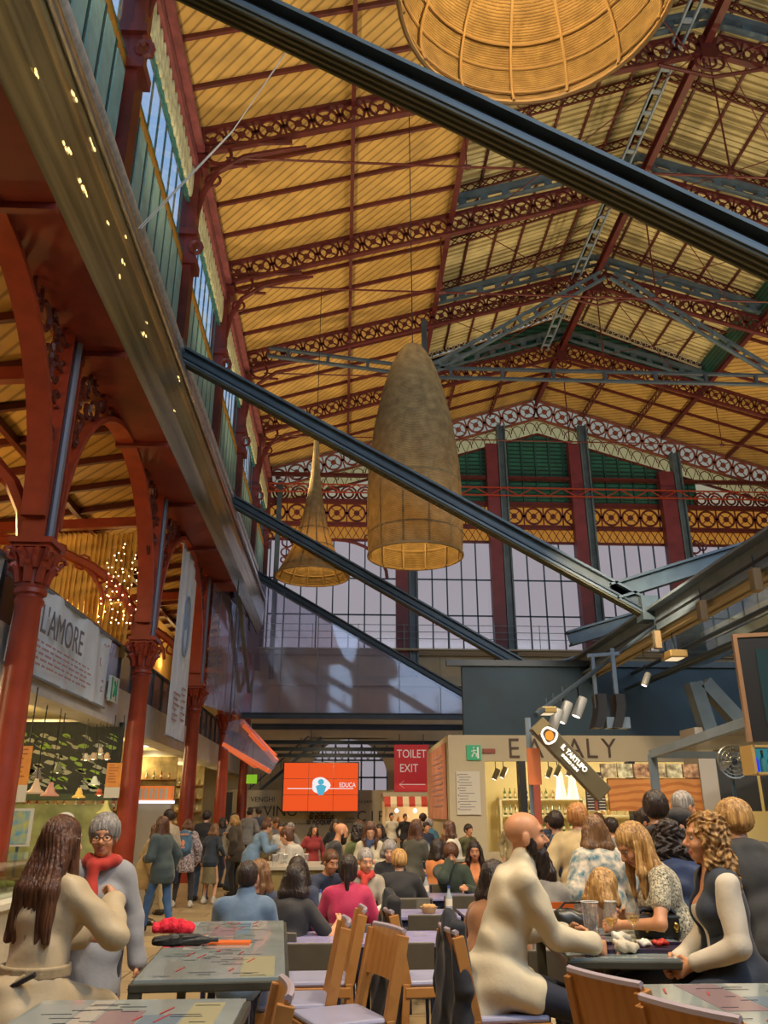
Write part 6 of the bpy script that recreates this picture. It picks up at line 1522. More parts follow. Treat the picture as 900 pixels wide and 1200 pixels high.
tumbler('clear glass on the lilac table beside the fuchsia woman',.30,8.75,.752,.12,.035)
t=thing('paper_cup','white and black tipped paper roll beside the fuchsia woman','cup',(.38,8.85,.752)); M=Matrix.Rotation(R(60),3,'Y'); MB().lathe([(0,-.01),(.04,-.01),(.045,.16),(0,.16)],14,c=(0,0,.06),M=M).build('cup',mat('paper',(.62,.58,.48)),t,smooth=40); MB().lathe([(0,.162),(.03,.162)],12,c=(0,0,.06),M=M).build('opening',BLACK,t)
bottle('small glass bottle standing in front of the dark haired woman in black',-.38,7.75,.752,(.22,.24,.24),h=.22)
bl=[(-.95,12.7,1.022),(-.8,12.8,1.022),(-.62,12.6,1.022),(-.5,12.9,1.022),(-.9,13.2,1.022),(-.7,13.3,1.022)]
for i,(x,y,z) in enumerate(bl): tumbler('clear glass among those crowded on the olive counter',x,y,z,.14,.035,name='drinking_glass',cat='glass',group='glasses on the olive counter')
for i,(x,y) in enumerate([(1.3,14.6),(1.5,14.9),(1.75,14.6),(1.95,15.0),(2.2,14.7),(1.6,14.5)]): bottle('bottle in the cluster on the high table near the awning',x,y,1.022,(.30,.33,.32) if i%2 else (.42,.40,.34),'bottles near the awning')
for i,(x,y,lab) in enumerate([(.52,11.1,'water bottle on the table before the black jacket man'),(1.08,11.15,'water bottle left of the young man resting his chin'),(-.2,9.0,'water bottle left of the fuchsia woman'),(1.15,9.4,'bottle on the table beside the basket table')]): bottle(lab,x,y,.752,(.32,.36,.38))
# jackets draped on chair backs
def draped(label,x,y,face,top,col,seed):
    F_=Field(.009); 
    F_.cone((-.02,0,top+.02),(-.16,0,top-.10),.03,.035,.02); F_.cone((.02,0,top+.02),(.16,0,top-.10),.03,.035,.02); F_.cone((0,.0,top-.04),(0,-.02,top-.62),.05,.12,.03); F_.ell((0,-.03,top-.36),(.17,.045,.30),None,.03); F_.ell((0,-.02,top-.62),(.19,.07,.16),None,.04)
    F_.chain([(-.15,.0,top-.02),(-.19,-.01,top-.3),(-.17,.0,top-.72)],[.05,.05,.04],.02); F_.chain([(.15,.0,top-.02),(.19,.01,top-.3),(.18,.0,top-.75)],[.05,.05,.04],.02); F_.cone((0,-.02,top+.03),(0,-.01,top-.05),.035,.06,.02)
    o=fmesh('draped_jacket',F_.mesh(lambda X,Y_,Z:.016*np.abs(np.sin(24*X+seed+1.6*np.sin(5*Z)+20*Y_))-.006+.006*np.sin(26*Z+25*X)),[col],None); o.location=(x,y,0); o.rotation_euler=(0,0,-R(face)); tag(o,label,'jacket')
NV=cloth('navy_jacket',(.012,.014,.022),.3,.75); BKJ=cloth('black_jacket',(.012,.011,.012),.3,.7)
draped('black jacket draped over the chair back right behind the bearded man',.60,4.79,84,1.17,NV,1)
draped('dark brown-black jacket draped over the chair farther behind the bearded man',.33,5.76,84,1.20,BKJ,4)
# ================================================================ left stall fittings
t=thing('food_counter','pale display counter with dark grill trays along the left edge','counter',(-3.6,8.2,0)); MB().lo((-.75,-2.4,0),(.75,1.9,.95)).build('body',mat('counter_white',(.50,.44,.32),.5,var=.1),t); MB().lo((-.8,-2.45,.95),(.8,1.95,1.0)).build('top',CREAMW,t)
MB().lo((-.7,-2.3,1.0),(.6,-2.28,1.35)).lo((.6,-2.3,1.0),(.62,1.8,1.3)).build('glass_front',glassy('case_glass',(.9,.95,.9),.8,.05),t); MB().lo((-.2,-2.3,1.3),(.64,1.8,1.315)).build('glass_top',glassy('case_glass',(.9,.95,.9),.8,.05),t)
MB().lo((.755,-2.3,.15),(.77,1.8,.5)).build('kick_panel',mat('panel_grey',(.36,.33,.30),.5,var=.1),t)
for k in range(7):
    z=1.0; y=6.2+k*.55
    tt=thing('food_tray','shallow metal tray of food in the left counter, number %s from the near end'%['one','two','three','four','five','six','seven'][k],'tray',(-3.5,y,1.001),0,'food trays in the left counter'); tt['label']=['food tray nearest the camera in the left counter','second food tray in the left counter','third food tray in the left counter','fourth food tray in the left counter','fifth food tray in the left counter','sixth food tray in the left counter','food tray farthest from the camera in the left counter'][k]
    MB().lo((-.3,-.2,0),(.3,.2,.04)).build('tray',CH,tt); mb=MB(); random.seed(k)
    for q in range(14): mb.sphere((random.uniform(-.26,.26),random.uniform(-.16,.16),.055),(.05,.04,.035),7,5)
    mb.build('food',mat('food%d'%(k%3),[(.16,.07,.03),(.45,.30,.10),(.20,.22,.05)][k%3],.6,var=.3,scale=20),tt,smooth=1)
t=thing('dish_crate','grey bin with crumpled foil in front of the left counter','bin',(-2.35,5.6,0)); MB().lo((-.35,-.45,0),(.3,.45,.78)).build('bin',mat('bin_olive',(.16,.15,.11),.5),t,bevel=.02); F_=Field(.012); F_.ell((0,0,.80),(.30,.40,.07),None,.02); fmesh('foil',F_.mesh(lambda X,Y_,Z:.012*np.sin(40*X+25*Y_)+.008*np.sin(60*Y_-30*X)),[mat('foil',(.45,.50,.56),.25,metal=.6)],t)
bY=20.0
def px_box(name,px0,py0,px1,py1,Y,m,label=None,cat=None,parent=None,d=.05):
    a=at(px0,py0,Y); b_=at(px1,py1,Y); mb=MB(); mb.lo((min(a.x,b_.x),Y,min(a.z,b_.z)),(max(a.x,b_.x),Y+d,max(a.z,b_.z))); o=mb.build(name,m); return tag(o,label,cat) if label else o
t=thing('chalkboard','long black chalkboard wall with white drawings of vegetables behind the hanging lamps','chalkboard',(-6.6,bY-2,2.1)); MB().lo((-2.9,0,0),(1.95,.06,1.45)).build('board',mat('board_black',(.02,.025,.015),.6,var=.3),t)
CK=mat('chalk',(.50,.50,.36),.8); CG=mat('chalk_green',(.32,.50,.08),.7); random.seed(8)
for c_,n_ in ((CK,40),(CG,26)):
    mb=MB()
    for k in range(n_*3): x=random.uniform(-2.2,1.8); z=random.uniform(.1,1.2); a=random.uniform(0,3); mb.prism([(x+random.uniform(.05,.15)*math.cos(q+a)+0,z+.05*math.sin(q)) for q in [i*PI/4 for i in range(8)]],-.012,-.004,'Y')
    mb.build('chalk_drawing',c_,t)
text('NEL GUSTO',.30,(-1.5,-.01,1.22),(PI/2,0,0),CK,parent=t); 
mb=MB()
for k in range(6):
    x=-2.1
    while x<-.8: l=random.uniform(.1,.25); mb.lo((x,-.012,.45+k*.1),(x+l,-.004,.475+k*.1)); x+=l+.06
mb.build('chalk_lines',CK,t)
MB().lo((-2.9,-.35,-.12),(1.95,.1,0)).build('ledge',mat('ledge_green',(.05,.07,.03),.6),t)
t=thing('glass_partition','pale green glass partition with brushed writing under the chalkboard','partition',(-6.6,bY-2.2,.9)); MB().lo((-2.9,0,0),(1.95,.04,1.0)).build('pane',mat('green_pane',(.28,.32,.12),.3,var=.35,scale=2,col2=(.45,.48,.2)),t); MB().tube([(-2.0,-.02,.1),(-1.4,-.02,.7),(-1.3,-.02,.9)],.02,5).tube([(-1.0,-.02,.2),(-.5,-.02,.8)],.02,5).build('brush_writing',mat('dark_green',(.03,.06,.02)),t)
LMP=[(43,913,14.5,(.16,.12,.08),.11,'dark grey-brown cone lamp, upper one at the left before the chalkboard'),(67,906,15.5,(.12,.12,.05),.12,'dark cone lamp with a green glow, high in front of the chalkboard'),(41,930,14.3,(.55,.36,.20),.15,'tan cone lamp directly below the dark grey-brown one'),(58,933,14.8,(.50,.22,.13),.15,'pink-brown funnel lamp beside the tan cone lamp'),
 (92,935,16.4,(.72,.45,.08),.12,'yellow-orange funnel lamp in the middle of the chalkboard'),(110,920,17.0,(.62,.62,.42),.11,'white bottle-shaped lamp near the second red column'),(116,932,17.1,(.45,.09,.03),.08,'dark red small funnel lamp near the second red column'),(123,954,17.4,(.58,.52,.16),.17,'wide olive yellow hat lamp hanging lowest beside the column'),
 (100,891,17.3,(.55,.45,.28),.09,'small cream lamp in the upper cluster, leftmost'),(109,890,17.4,(.55,.36,.26),.09,'small pinkish lamp in the upper cluster, second'),(117,884,17.5,(.60,.45,.25),.09,'small cream lamp in the upper cluster, highest'),(125,890,17.5,(.60,.36,.16),.09,'small apricot lamp in the upper cluster, rightmost')]
LMP=[(*at(a_,b_,y_),c_,r_,l_) for a_,b_,y_,c_,r_,l_ in LMP]
for x,y,z,c_,r_,lab in LMP:
    z-=0.0; t=thing('pendant_lamp',lab,'pendant lamp',(x,y,z),0,'coloured pendant lamps of the left stall')
    m=mat('lampshade_%d'%int(c_[0]*1000+c_[1]*100+c_[2]*10),c_,.5,emit=c_,estr=.25); MB().lathe([(.03,r_*1.5),(.045,r_*1.1),(.06,r_*.85),(r_*.55,r_*.45),(r_,.02),(r_*1.0,0),(r_*.95,.01),(r_*.5,r_*.4)],20).build('shade',m,t,smooth=50); MB().tube([(0,0,r_*1.5),(0,0,3.55-z)],.008,5).build('cord',BLACK,t); MB().sphere((0,0,r_*.3),.04,8,6).build('bulb',glow('warm_bulb',(1,.75,.4),4),t)
for i,(x,y) in enumerate([(-5.9,11.6),(-5.2,13.5),(-5.35,14.3),(-5.0,19),(-5.3,20),(-5.15,22),(-5.3,24),(-5.1,26)]):
    t=thing('strip_light',['white strip light at the far left by the nearest column','upper white strip light over the pendant lamps','lower white strip light over the pendant lamps','first small strip light between the second and third columns','second small strip light between the second and third columns','small strip light just before the third column','small strip light beyond the third column','farthest small strip light of the left stalls'][i],'ceiling light',(x,y,3.5),0,'strip lights of the left stalls'); MB().lo((-.35,-.06,.02),(.35,.06,.10)).build('housing',CREAMW,t); MB().lo((-.33,-.045,0),(.33,.045,.02)).build('tube',glow('tube_white',(.95,.9,1),4),t)
for i,(a,b_,c2,d2,Y) in enumerate([(17,874,29,940,12.6),(126,894,139,935,16.2)]):
    pa=at(a,b_,Y);pb=at(c2,d2,Y); t=thing('orange_poster',['orange and white hanging poster at the left edge','orange and white hanging poster left of the second red column'][i],'poster',((pa.x+pb.x)/2,Y,pb.z)); W=pb.x-pa.x;H=pa.z-pb.z
    MB().lo((-W/2,0,H*.3),(W/2,.02,H)).build('orange_sheet',mat('poster_orange',(.72,.28,.05),.6,var=.1),t); MB().lo((-W/2,0,0),(W/2,.02,H*.3)).build('white_sheet',CREAMW,t); MB().tube([(-W*.3,0,H),(-W*.3,0,3.5-pb.z)],.01,5).tube([(W*.3,0,H),(W*.3,0,3.5-pb.z)],.01,5).build('cord',BLACK,t); mb=MB(); random.seed(i)
    for k in range(7): mb.lo((-W*.35,-.006,H*.93-k*H*.08),(-W*.35+W*random.uniform(.3,.7),-.002,H*.945-k*H*.08))
    mb.build('small_print',mat('brick_red',(.28,.06,.03)),t)
t=thing('fridge_sign','small blue and yellow poster in a white frame on the left stall counter','poster',(at(22,975,12).x,12,at(22,992,12).z)); MB().lo((-.16,0,0),(.16,.03,.48)).build('frame',CREAMW,t); MB().tube([(0,.02,.1),(0,.02,-at(22,992,12).z)],.02,6).build('stand',STEELD,t); MB().lo((-.12,-.006,.03),(.12,0,.45)).build('picture',mat('poster_blue',(.05,.30,.50),.5,col2=(.55,.50,.08),scale=9),t)
# goods beyond the second column
for j,(y0,lab) in enumerate([(20.6,'stall shelf of bottles and jars between second and third columns'),(26.2,'stall shelf of bottles between third and fourth columns'),(31.5,'stall shelf of bottles between fourth and fifth columns')]):
    t=thing('stall_shelf',lab,'shelf',(-6.0,y0,0)); 
    for k in range(5): MB().lo((-1.6,0,.9+k*.45),(.9,.35,.93+k*.45)).build('shelf_board',mat('shelf_wood',(.35,.20,.07),.6),t)
    MB().lo((-1.6,.35,0),(.9,.42,3.4)).build('back_panel',mat('stall_back2',(.42,.32,.13),.7,var=.4,scale=3),t); MB().lo((-1.6,-.6,0),(.9,0,.9)).build('counter',mat('counter_beige',(.4,.33,.22)),t)
    random.seed(j)
    for k in range(5):
        x=-7.4
        while x<-5.2: bottle('bottle on the '+['first','second','third'][j]+' row of bottle shelves along the left stalls',x,y0+.15,.932+k*.45,random.choice([(.12,.14,.03),(.45,.20,.04),(.35,.05,.02),(.50,.42,.22)]),'bottles on the %s left stall shelf'%['first','second','third'][j]); x+=random.uniform(.16,.3)
t=thing('orange_case','lit orange display case between the second and third red columns','display case',(at(178,930,19).x,19,at(178,938,19).z)); MB().lo((-.42,0,0),(.42,.3,.30)).build('case',mat('case_orange',(.75,.20,.04),.4,emit=(1,.25,.05),estr=.3),t); mb=MB()
for k in range(7): mb.lo((-.38+k*.11,-.01,.03),(-.32+k*.11,0,.25))
mb.build('white_labels',CREAMW,t); MB().lo((-.45,-.02,-.06),(.45,.3,0)).build('lit_edge',glow('case_edge',(.9,.9,1),1.5),t); MB().lo((-.4,.05,-at(178,938,19).z),(.4,.3,-.06)).build('plinth',mat('counter_beige',(.4,.33,.22)),t)
# ================================================================ the people
def foot(px,py): q=atz(px,py,0); return q.x,q.y
JE=cloth('denim',(.045,.08,.17),.25,.8); BK=cloth('black',(.014,.013,.015)); NVY=cloth('navy',(.022,.030,.060)); GRY=cloth('grey',(.20,.20,.19)); BRN=cloth('brown',(.10,.055,.03)); OLV=cloth('olive',(.10,.09,.035)); CRM=cloth('cream',(.55,.47,.32)); WHT=cloth('white',(.62,.57,.46)); KH=cloth('khaki',(.32,.25,.13))
def seated(label,px,py,Y,face,**k):
    z=at(px,py,Y).z; lean=k.get('lean',4); k.setdefault('seat',max(.36,z-.10-.78-.02)); k.setdefault('bot',NVY)
    x=at(px,py+40,Y).x; return person(label,(x,Y),face,**k)
def standing(label,fx,fy,hy,face,**k):
    x,y=foot(fx,fy); z=at(fx,hy,y).z; k.setdefault('h',z/1.0); k['h']=max(1.5,min(1.95,z)); k.setdefault('bot',NVY); return person(label,(x,y),face,**k)
# --- foreground
person('woman in a beige trench coat with long brown hair, back turned beside the hat table',(-1.45,4.46),24,f=True,seat=.80,res=.006,h=1.68,lean=5,curve=2,top=cloth('trench',(.50,.39,.24),.06,.55,bump=.08),topname='trench_coat',hem=.34,flare=.05,loose=.008,wrinkle=.007,wf=.7,cuff=.012,lapel=True,belt=cloth('trench_belt',(.40,.30,.17),.06,.6),strap=mat('striped_strap',(.02,.02,.03),.5),style='long',hair='auburn',len=.44,hback=.115,spread=.95,strand=.0035,hyaw=4,hpitch=-2,
   R=(.16,.33,1.28),L=(-.05,.38,1.10),pR=(.9,-.1,-1),bot=BRN,FL=(-.13,.44,.36),FR=(.13,.44,.36),curl=.6,hsz=1.04)
person('woman with short grey hair and glasses in a grey-blue coat and red scarf',(at(122,1000,5.7).x,5.7),172,f=True,res=.007,h=1.66,lean=2,top=cloth('greycoat',(.30,.30,.31),.08,.7),topname='coat',hem=.22,loose=.006,wrinkle=.004,cuff=.01,style='short',thick=.02,hair='grey',glasses=True,scarf=cloth('redscarf',(.50,.035,.02)),bot=BK,tone='warm',R=(.10,.22,1.08),L=(-.27,.03,.84),hpitch=4)
person('bald bearded man in a cream jumper and dark jeans, seated facing right',(.84,4.80),88,seat=.81,res=.006,h=1.76,lean=9,curve=9,build=1.02,top=cloth('cream_jumper',(.66,.56,.38),.03,.85,bump=.08),topname='jumper',hem=.13,loose=.008,wrinkle=.0065,wf=.7,collar=True,cuff=.006,style='bald',beard=.075,hair='dark',tone='warm',bot=cloth('dark_jeans',(.012,.016,.035)),
   R=(.03,.50,1.05),L=(-.16,.42,1.09),pR=(.25,-.5,-1),pL=(-.5,-.2,-1),cR=1.0,cL=.9,FL=(-.12,.45,.33),FR=(.12,.45,.33),hpitch=-2,hyaw=6,hsz=1.06)
# his white shirt collar ring is part of the jumper set
seated('blonde woman in a black and white speckled dress, bending her head over the table',790,968,5.55,-84,f=True,seat=.80,res=.006,lean=9,curve=12,top=cloth('speckled',(.015,.014,.012),.0,.8,scale=85,c2=(.75,.66,.45)),topname='dress',sleeve=.28,style='long',hair='blonde',len=.36,hback=.07,front=(0,-.03,0),hpitch=36,hyaw=-12,bot=BK,tone='warm',R=(.05,.34,1.10),L=(-.14,.40,1.07),pL=(-.8,0,-1),FL=(-.12,.44,.33),FR=(.12,.44,.33))
seated('woman with curly golden hair in a cream blouse and dark waistcoat, seated facing left',838,946,4.72,-84,f=True,seat=.80,res=.006,lean=1,curve=2,top=cloth('waistcoat',(.02,.028,.045),.2,.7),topname='waistcoat',sleeve=0,open=.062,hem=.2,loose=.012,inner=cloth('cream_blouse',(.62,.54,.42),.05),innersleeve=True,style='curly',hair='goldcurl',len=.27,hpitch=0,hyaw=4,bot=cloth('stripe_skirt',(.03,.03,.05),.0,scale=20,c2=(.3,.28,.25)),tone='warm',L=(-.10,.22,.98),R=(.06,.26,.98),FL=(-.12,.44,.33),FR=(.12,.44,.33),hsz=1.06)
person('sandy haired person in a black and grey jacket, back turned at the right edge',(at(888,1000,5.5).x,5.5),-18,res=.008,h=1.76,lean=8,top=cloth('yoke_jacket',(.035,.034,.032),.3),hem=.05,loose=.03,hood=True,style='short',thick=.022,hair='blonde',bot=BK,hyaw=-15)
person('man with dark hair in a black hooded jacket, back turned, right of the kiosk board',(at(776,1000,7.0).x,7.0),15,res=.009,h=1.84,top=BK,hem=.08,loose=.025,hood=True,style='short',thick=.02,hair='dark',bot=JE,lean=4)
person('grey haired man looking right beside the man in the black hooded jacket',(at(795,1000,8.4).x,8.4),70,res=.009,h=1.88,top=GRY,hem=.06,style='short',hair='grey',bot=BK,tone='warm',build=1.05)
person('dark haired young woman glancing over her shoulder in front of the kiosk board',(at(752,1000,8.3).x,8.3),150,f=True,res=.009,h=1.73,top=BK,hem=.05,style='bun',hair='dark',tone='tan',hyaw=-10)
seated('person with dark curly hair in a navy quilted jacket between the two seated women',790,962,6.3,8,f=True,res=.008,top=cloth('quilted',(.02,.035,.09),.3),hem=.06,loose=.03,style='curly',hair='dark',len=.14,bot=JE,wrinkle=.008,wf=1.6)
person('stooping person in a dark cap and grey jacket behind the curly haired woman',(at(852,1000,7.2).x,7.2),-80,res=.009,h=1.80,lean=24,curve=12,top=cloth('greygreen',(.12,.12,.09)),hem=.06,loose=.03,style='short',hair='dark',cap=BK,bot=BK)
person('woman in a blue and orange patterned blouse with straight light brown hair, back turned',(at(706,1000,6.9).x,6.9),-10,f=True,res=.008,h=1.66,top=cloth('floral',(.03,.12,.16),.0,.7,scale=16,c2=(.75,.60,.42)),topname='blouse',hem=.12,loose=.03,style='long',hair='chest',len=.24,bot=BK,hyaw=5)
person('man with ginger hair in a tan jacket with a shoulder strap, back turned',(at(678,1000,8.4).x,8.4),25,res=.008,h=1.76,top=cloth('tan_jacket',(.42,.31,.15)),hem=.10,loose=.03,style='short',thick=.022,hair='ginger',bot=BRN,bag=BRN,bagside=-1)
person('dark haired person with a navy backpack by the shop entrance',(at(655,1000,10.2).x,10.2),8,res=.010,h=1.70,top=NVY,hem=.05,style='short',thick=.02,hair='dark',backpack=NVY)
seated('woman in a grey knitted sweater with dark bobbed hair, back turned behind the bearded man',632,990,6.7,10,f=True,res=.008,top=cloth('greyknit',(.20,.18,.15),.15),hem=.06,loose=.025,style='bob',hair='dark',lean=8)
seated('fair haired girl seated beside the grey sweater woman, head bowed',683,1014,6.15,60,f=True,res=.008,top=BRN,style='long',len=.2,hair='blonde',hpitch=25,lean=10)
seated('woman in a rust brown top with her elbow raised, half hidden behind the bearded man',556,1008,6.5,60,f=True,res=.008,seat=.5,top=cloth('rust',(.26,.11,.04)),style='long',hair='dark',len=.25,lean=12,L=(-.22,.30,1.02),R=(.1,.4,.95),bot=BK)
# --- middle distance, seated
M='res'
seated('man in a blue denim shirt with short dark hair, back turned',286,1010,7.2,2,res=.009,top=cloth('denim_shirt',(.10,.16,.25),.15),topname='shirt',hem=.05,loose=.02,collar=True,style='short',hair='dark',tone='tan',R=(.12,.42,.80),L=(-.12,.42,.80),bot=JE,build=1.05)
seated('woman with chestnut hair turned toward the man in the denim shirt',308,1006,8.6,196,f=True,res=.010,top=NVY,style='long',hair='chest',len=.26,hyaw=25)
seated('woman with long dark hair and black t-shirt reaching across the table, back turned',336,1010,7.62,18,f=True,res=.009,top=BK,sleeve=.4,style='long',hair='dark',len=.24,R=(.34,.38,.82),lean=12,tone='mid')
seated('dark haired woman facing the camera opposite the woman in black',351,1002,9.1,190,f=True,res=.011,top=NVY,style='long',hair='dark',len=.26,hpitch=15)
seated('man in a navy t-shirt leaning over with his arm outstretched',373,989,10.6,150,res=.011,top=NVY,sleeve=.45,style='short',hair='brown',tone='tan',lean=20,R=(.1,.5,.80),L=(-.35,.45,.85),hpitch=15)
seated('woman in a fuchsia jumper with a dark ponytail, back turned',407,1002,8.1,4,f=True,res=.009,top=cloth('fuchsia',(.42,.015,.07),.15),topname='jumper',hem=.08,loose=.022,style='pony',hair='dark',bot=BK,R=(.16,.38,.82),L=(-.16,.38,.82))
seated('grey haired person in a beige waistcoat and red scarf facing the fuchsia woman',424,993,10.0,165,res=.011,top=cloth('beigevest',(.38,.32,.23)),hem=.05,style='short',hair='grey',tone='warm',scarf=cloth('redscarf',(.5,.035,.02)),hpitch=12)
seated('person with short sandy hair in a black blazer, back turned amid the tables',469,996,10.3,-2,res=.010,top=BK,hem=.08,loose=.03,style='short',thick=.018,hair='blonde',R=(.2,.36,.82),L=(-.2,.36,.82))
seated('older woman with wavy grey hair and dark cardigan facing the person in the black blazer',457,984,11.9,185,f=True,res=.011,top=BK,style='bob',len=.08,hair='grey',hpitch=14,thick=.02)
seated('woman in a white jumper and blue scarf with long dark hair, looking down',433,962,13.3,178,f=True,res=.013,top=CRM,style='long',hair='auburn',len=.3,scarf=cloth('bluescarf',(.04,.06,.12)),hpitch=22,L=(-.06,.28,1.05),R=(.08,.28,1.05),bot=JE)
seated('woman in an olive green top with dark hair in profile beside the bald man',404,963,13.6,80,f=True,res=.013,top=cloth('green_top',(.07,.09,.02)),style='curly',len=.12,hair='dark',lean=14,bot=BK)
seated('bald man in a black jacket looking at his phone',382,962,13.0,78,res=.013,top=BK,style='bald',beard=.01,hair='brown',tone='warm',bot=JE,hpitch=15,lean=12)
seated('woman in a pale grey sweater leaning over the olive counter',357,964,13.4,-75,f=True,res=.013,top=cloth('palegrey',(.40,.36,.30)),style='bun',hair='brown',lean=20,hpitch=18,hem=.05)
standing('older man in a light blue shirt bending over the olive counter',291,1058,960,75,res=.012,top=cloth('lightblue',(.16,.26,.38),.12),topname='shirt',hem=.1,loose=.025,style='short',hair='brown',lean=24,curve=10,R=(.1,.50,1.05),L=(-.1,.52,1.05),bot=NVY,hpitch=12)
standing('man in a grey t-shirt leaning on the olive counter, facing the camera',318,1042,958,165,res=.013,top=GRY,sleeve=.45,style='short',hair='brown',tone='warm',lean=16,hpitch=25,L=(-.25,.35,1.05),R=(.25,.35,1.05))
seated('woman with long wavy auburn hair in an olive-grey top, standing near the awning',484,961,13.6,35,f=True,res=.013,top=cloth('darkolive',(.07,.065,.045)),hem=.1,style='long',hair='auburn',len=.34,thick=.02,bot=BK)
standing('older man in a teal jacket looking left near the awning',514,1047,960,-80,res=.014,top=cloth('teal_jacket',(.02,.13,.20)),hem=.08,loose=.03,style='short',hair='grey',lean=14,tone='warm')
standing('dark clothed person behind the man in the teal jacket',500,1042,955,-30,res=.015,top=BK,style='short',hair='dark')
seated('woman in a cream sweater with long brown hair looking left near the shop pier',536,962,14.6,-70,f=True,res=.013,top=WHT,hem=.1,style='long',hair='auburn',len=.24,hpitch=10)
seated('woman in a peach top with long dark hair facing the camera',557,985,11.9,188,f=True,res=.012,top=cloth('peach',(.62,.22,.08)),style='long',hair='dark',len=.28,tone='tan')
seated('young man with tousled dark hair resting his chin on his hand',529,988,11.8,186,res=.010,top=cloth('bottle_green',(.025,.04,.025)),loose=.02,style='short',thick=.028,hair='brown',R=(.02,.20,1.12),L=(-.2,.35,.80),pR=(.7,.4,-1),hpitch=16,tone='warm')
seated('woman in an orange top with long dark hair in profile, left of the young man',506,983,12.7,60,f=True,res=.011,top=cloth('orange_top',(.60,.20,.05)),style='long',hair='dark',len=.28,tone='mid')
seated('woman with wavy brown hair in a mustard top behind the woman in orange',517,978,16.5,75,f=True,res=.013,top=cloth('mustard',(.48,.26,.05)),style='curly',hair='brown',len=.2)
# --- standing along the left aisle
standing('woman with very long dark hair, blue jeans and a navy shoulder bag, walking left',184,1094,960,-55,f=True,res=.009,top=cloth('slate',(.035,.055,.06)),hem=.1,loose=.02,style='long',hair='auburn',len=.42,thick=.016,bot=cloth('bluejeans',(.03,.09,.22)),bag=mat('navy_leather',(.012,.016,.04),.4),FL=(-.10,.22,.085),FR=(.10,-.16,.085),L=(-.12,.26,1.05),hpitch=-4)
standing('woman in a camel coat half hidden by the woman with very long hair',166,1084,968,70,f=True,res=.011,top=cloth('camel',(.38,.26,.11)),topname='coat',hem=.2,loose=.03,style='long',hair='brown',len=.22,bot=OLV)
standing('man in a beige t-shirt behind the woman with very long hair',194,1072,951,-60,res=.011,top=cloth('beige_tee',(.34,.28,.2)),sleeve=.45,style='short',hair='dark',tone='tan',bot=KH,R=(.1,.26,1.1))
standing('person with a denim blue backpack with a coloured patch, back turned',212,1064,962,2,f=True,res=.010,top=cloth('patterned_hem',(.03,.03,.035),.0,scale=30,c2=(.5,.4,.4)),hem=.14,loose=.03,style='bob',hair='brown',len=.1,hood=True,backpack=cloth('denim_pack',(.05,.12,.20)),patch=mat('patch_orange',(.65,.25,.12),.6),bot=BK,shoe=mat('shoe_white',(.45,.42,.36),.5),FL=(-.17,.0,.085),FR=(.17,0,.085))
standing('man in a dark navy jacket and jeans behind the backpack wearer',233,1056,952,10,res=.012,top=BK,hem=.1,loose=.02,style='short',hair='dark',bot=JE)
standing('woman with light brown hair, navy jacket and olive skirt, back turned',243,1060,967,20,f=True,res=.011,top=cloth('navyjk',(.02,.03,.045)),hem=.03,style='long',hair='chest',len=.2,bot=cloth('olive_skirt',(.16,.13,.06)),skirt=.42,shoe=mat('shoe_white',(.45,.42,.36)),R=(.26,.10,.92))
standing('dark haired woman looking up behind the woman in the olive skirt',253,1040,960,60,f=True,res=.013,top=NVY,style='curly',len=.1,hair='dark',hpitch=-12)
standing('man in a pale grey hooded top and jeans looking right',264,1044,955,70,res=.012,top=cloth('palehood',(.30,.28,.23)),hem=.06,hood=True,loose=.02,style='short',hair='dark',bot=JE,tone='warm')
standing('blonde person in a dark brown jacket and black trousers, side on',275,1050,957,-70,f=True,res=.011,top=cloth('darkbrown',(.05,.035,.02)),hem=.12,loose=.03,style='bob',hair='blonde',len=.1,bot=BK,R=(.1,.3,1.25))
standing('tall man in a grey t-shirt behind the blonde person',287,1030,948,15,res=.014,top=GRY,sleeve=.5,style='short',hair='dark',tone='warm')
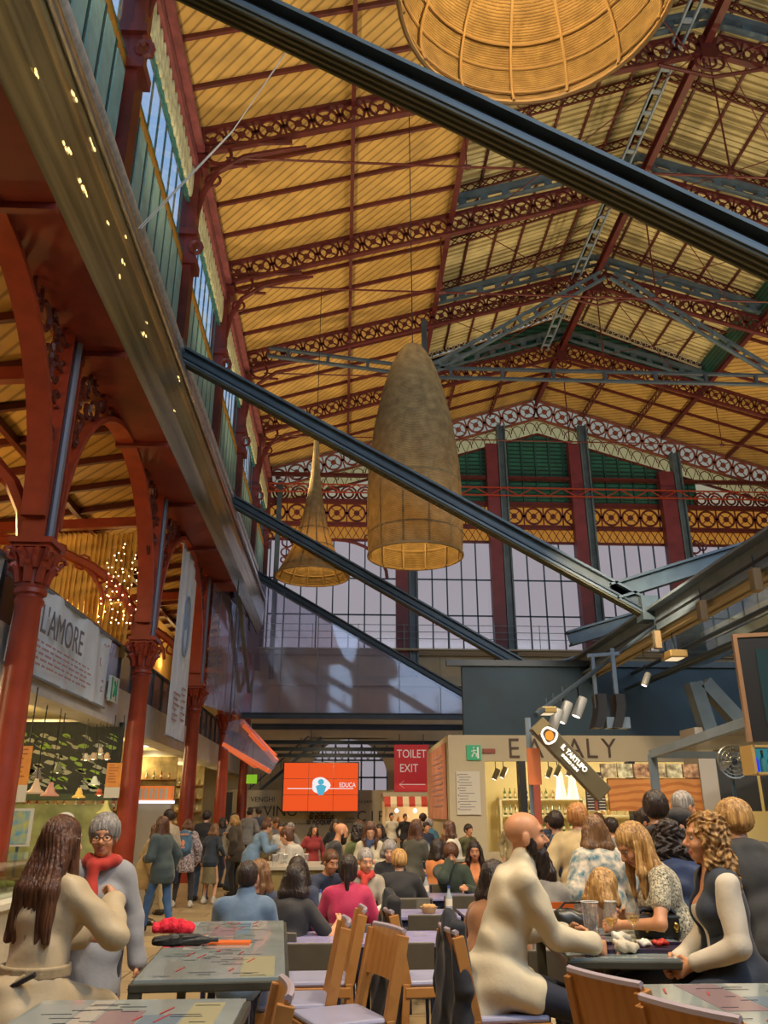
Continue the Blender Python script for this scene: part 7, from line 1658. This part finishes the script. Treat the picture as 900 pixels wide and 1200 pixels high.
standing('dark haired person in navy standing farthest by the beige lettered wall',301,1018,948,-20,res=.015,top=NVY,style='short',thick=.02,hair='dark')
person('cook in a white jacket and cap behind the left counter',(at(60,975,11.8).x,11.8),100,res=.010,h=1.70,top=WHT,loose=.03,style='bun',hair='ginger',cap=mat('cook_cap',(.7,.66,.56),.7),lean=8,hpitch=14,tone='warm',f=True)
# --- distant diners
far=[('distant man in white behind the lettered counter',330,966,19,180,WHT,'short','dark'),('distant woman in red near the middle of the crowd',366,970,18,160,cloth('dark_red',(.25,.02,.02)),'long','dark'),('distant person in black under the letters of the wall',392,962,20,170,BK,'long','dark'),('distant man in beige beside the olive-topped woman',418,963,18,150,KH,'short','brown'),
 ('distant woman in black between the scarf woman and the awning',447,968,17,200,BK,'long','dark'),('distant cook under the striped awning, left',459,954,32,185,WHT,'short','dark'),('distant cook under the striped awning, right',474,955,32,170,BK,'short','brown'),('distant man in navy just left of the teal jacket',497,965,20,160,NVY,'short','dark'),
 ('distant woman in tan beyond the light blue shirt',309,960,19,120,KH,'long','brown'),('distant person in grey beyond the pale sweater woman',345,970,20,-120,GRY,'short','grey'),('distant person in dark green at the right of the crowd',545,972,17,150,OLV,'short','dark'),
 ('distant man in white shirt beyond the camel coat',160,958,20,90,WHT,'short','dark'),('distant woman in red scarf beyond the backpack wearer',203,966,21,-60,cloth('dark_red',(.25,.02,.02)),'short','brown'),('distant person in black beyond the navy jacket man',209,957,26,30,BK,'short','dark'),('distant man in tan in the shop entrance',600,960,19,200,KH,'short','brown'),('distant man in blue at the shop counter',640,958,17,170,NVY,'short','dark'),
 ('distant woman in beige at the shop counter, right of the backpack',692,956,14,100,CRM,'long','brown'),('distant person in dark grey behind the bowed girl',724,962,11,-40,GRY,'short','dark')]
for lab,px,py,Y,fc,tm,stl,hr in far:
    z=at(px,py,Y).z; person(lab,(at(px,py,Y).x,Y),fc,res=.016,h=max(1.5,min(1.9,z)),top=tm,hem=.06,style=stl,hair=hr,len=.22,f=(stl=='long'),bot=BK,tone='warm')
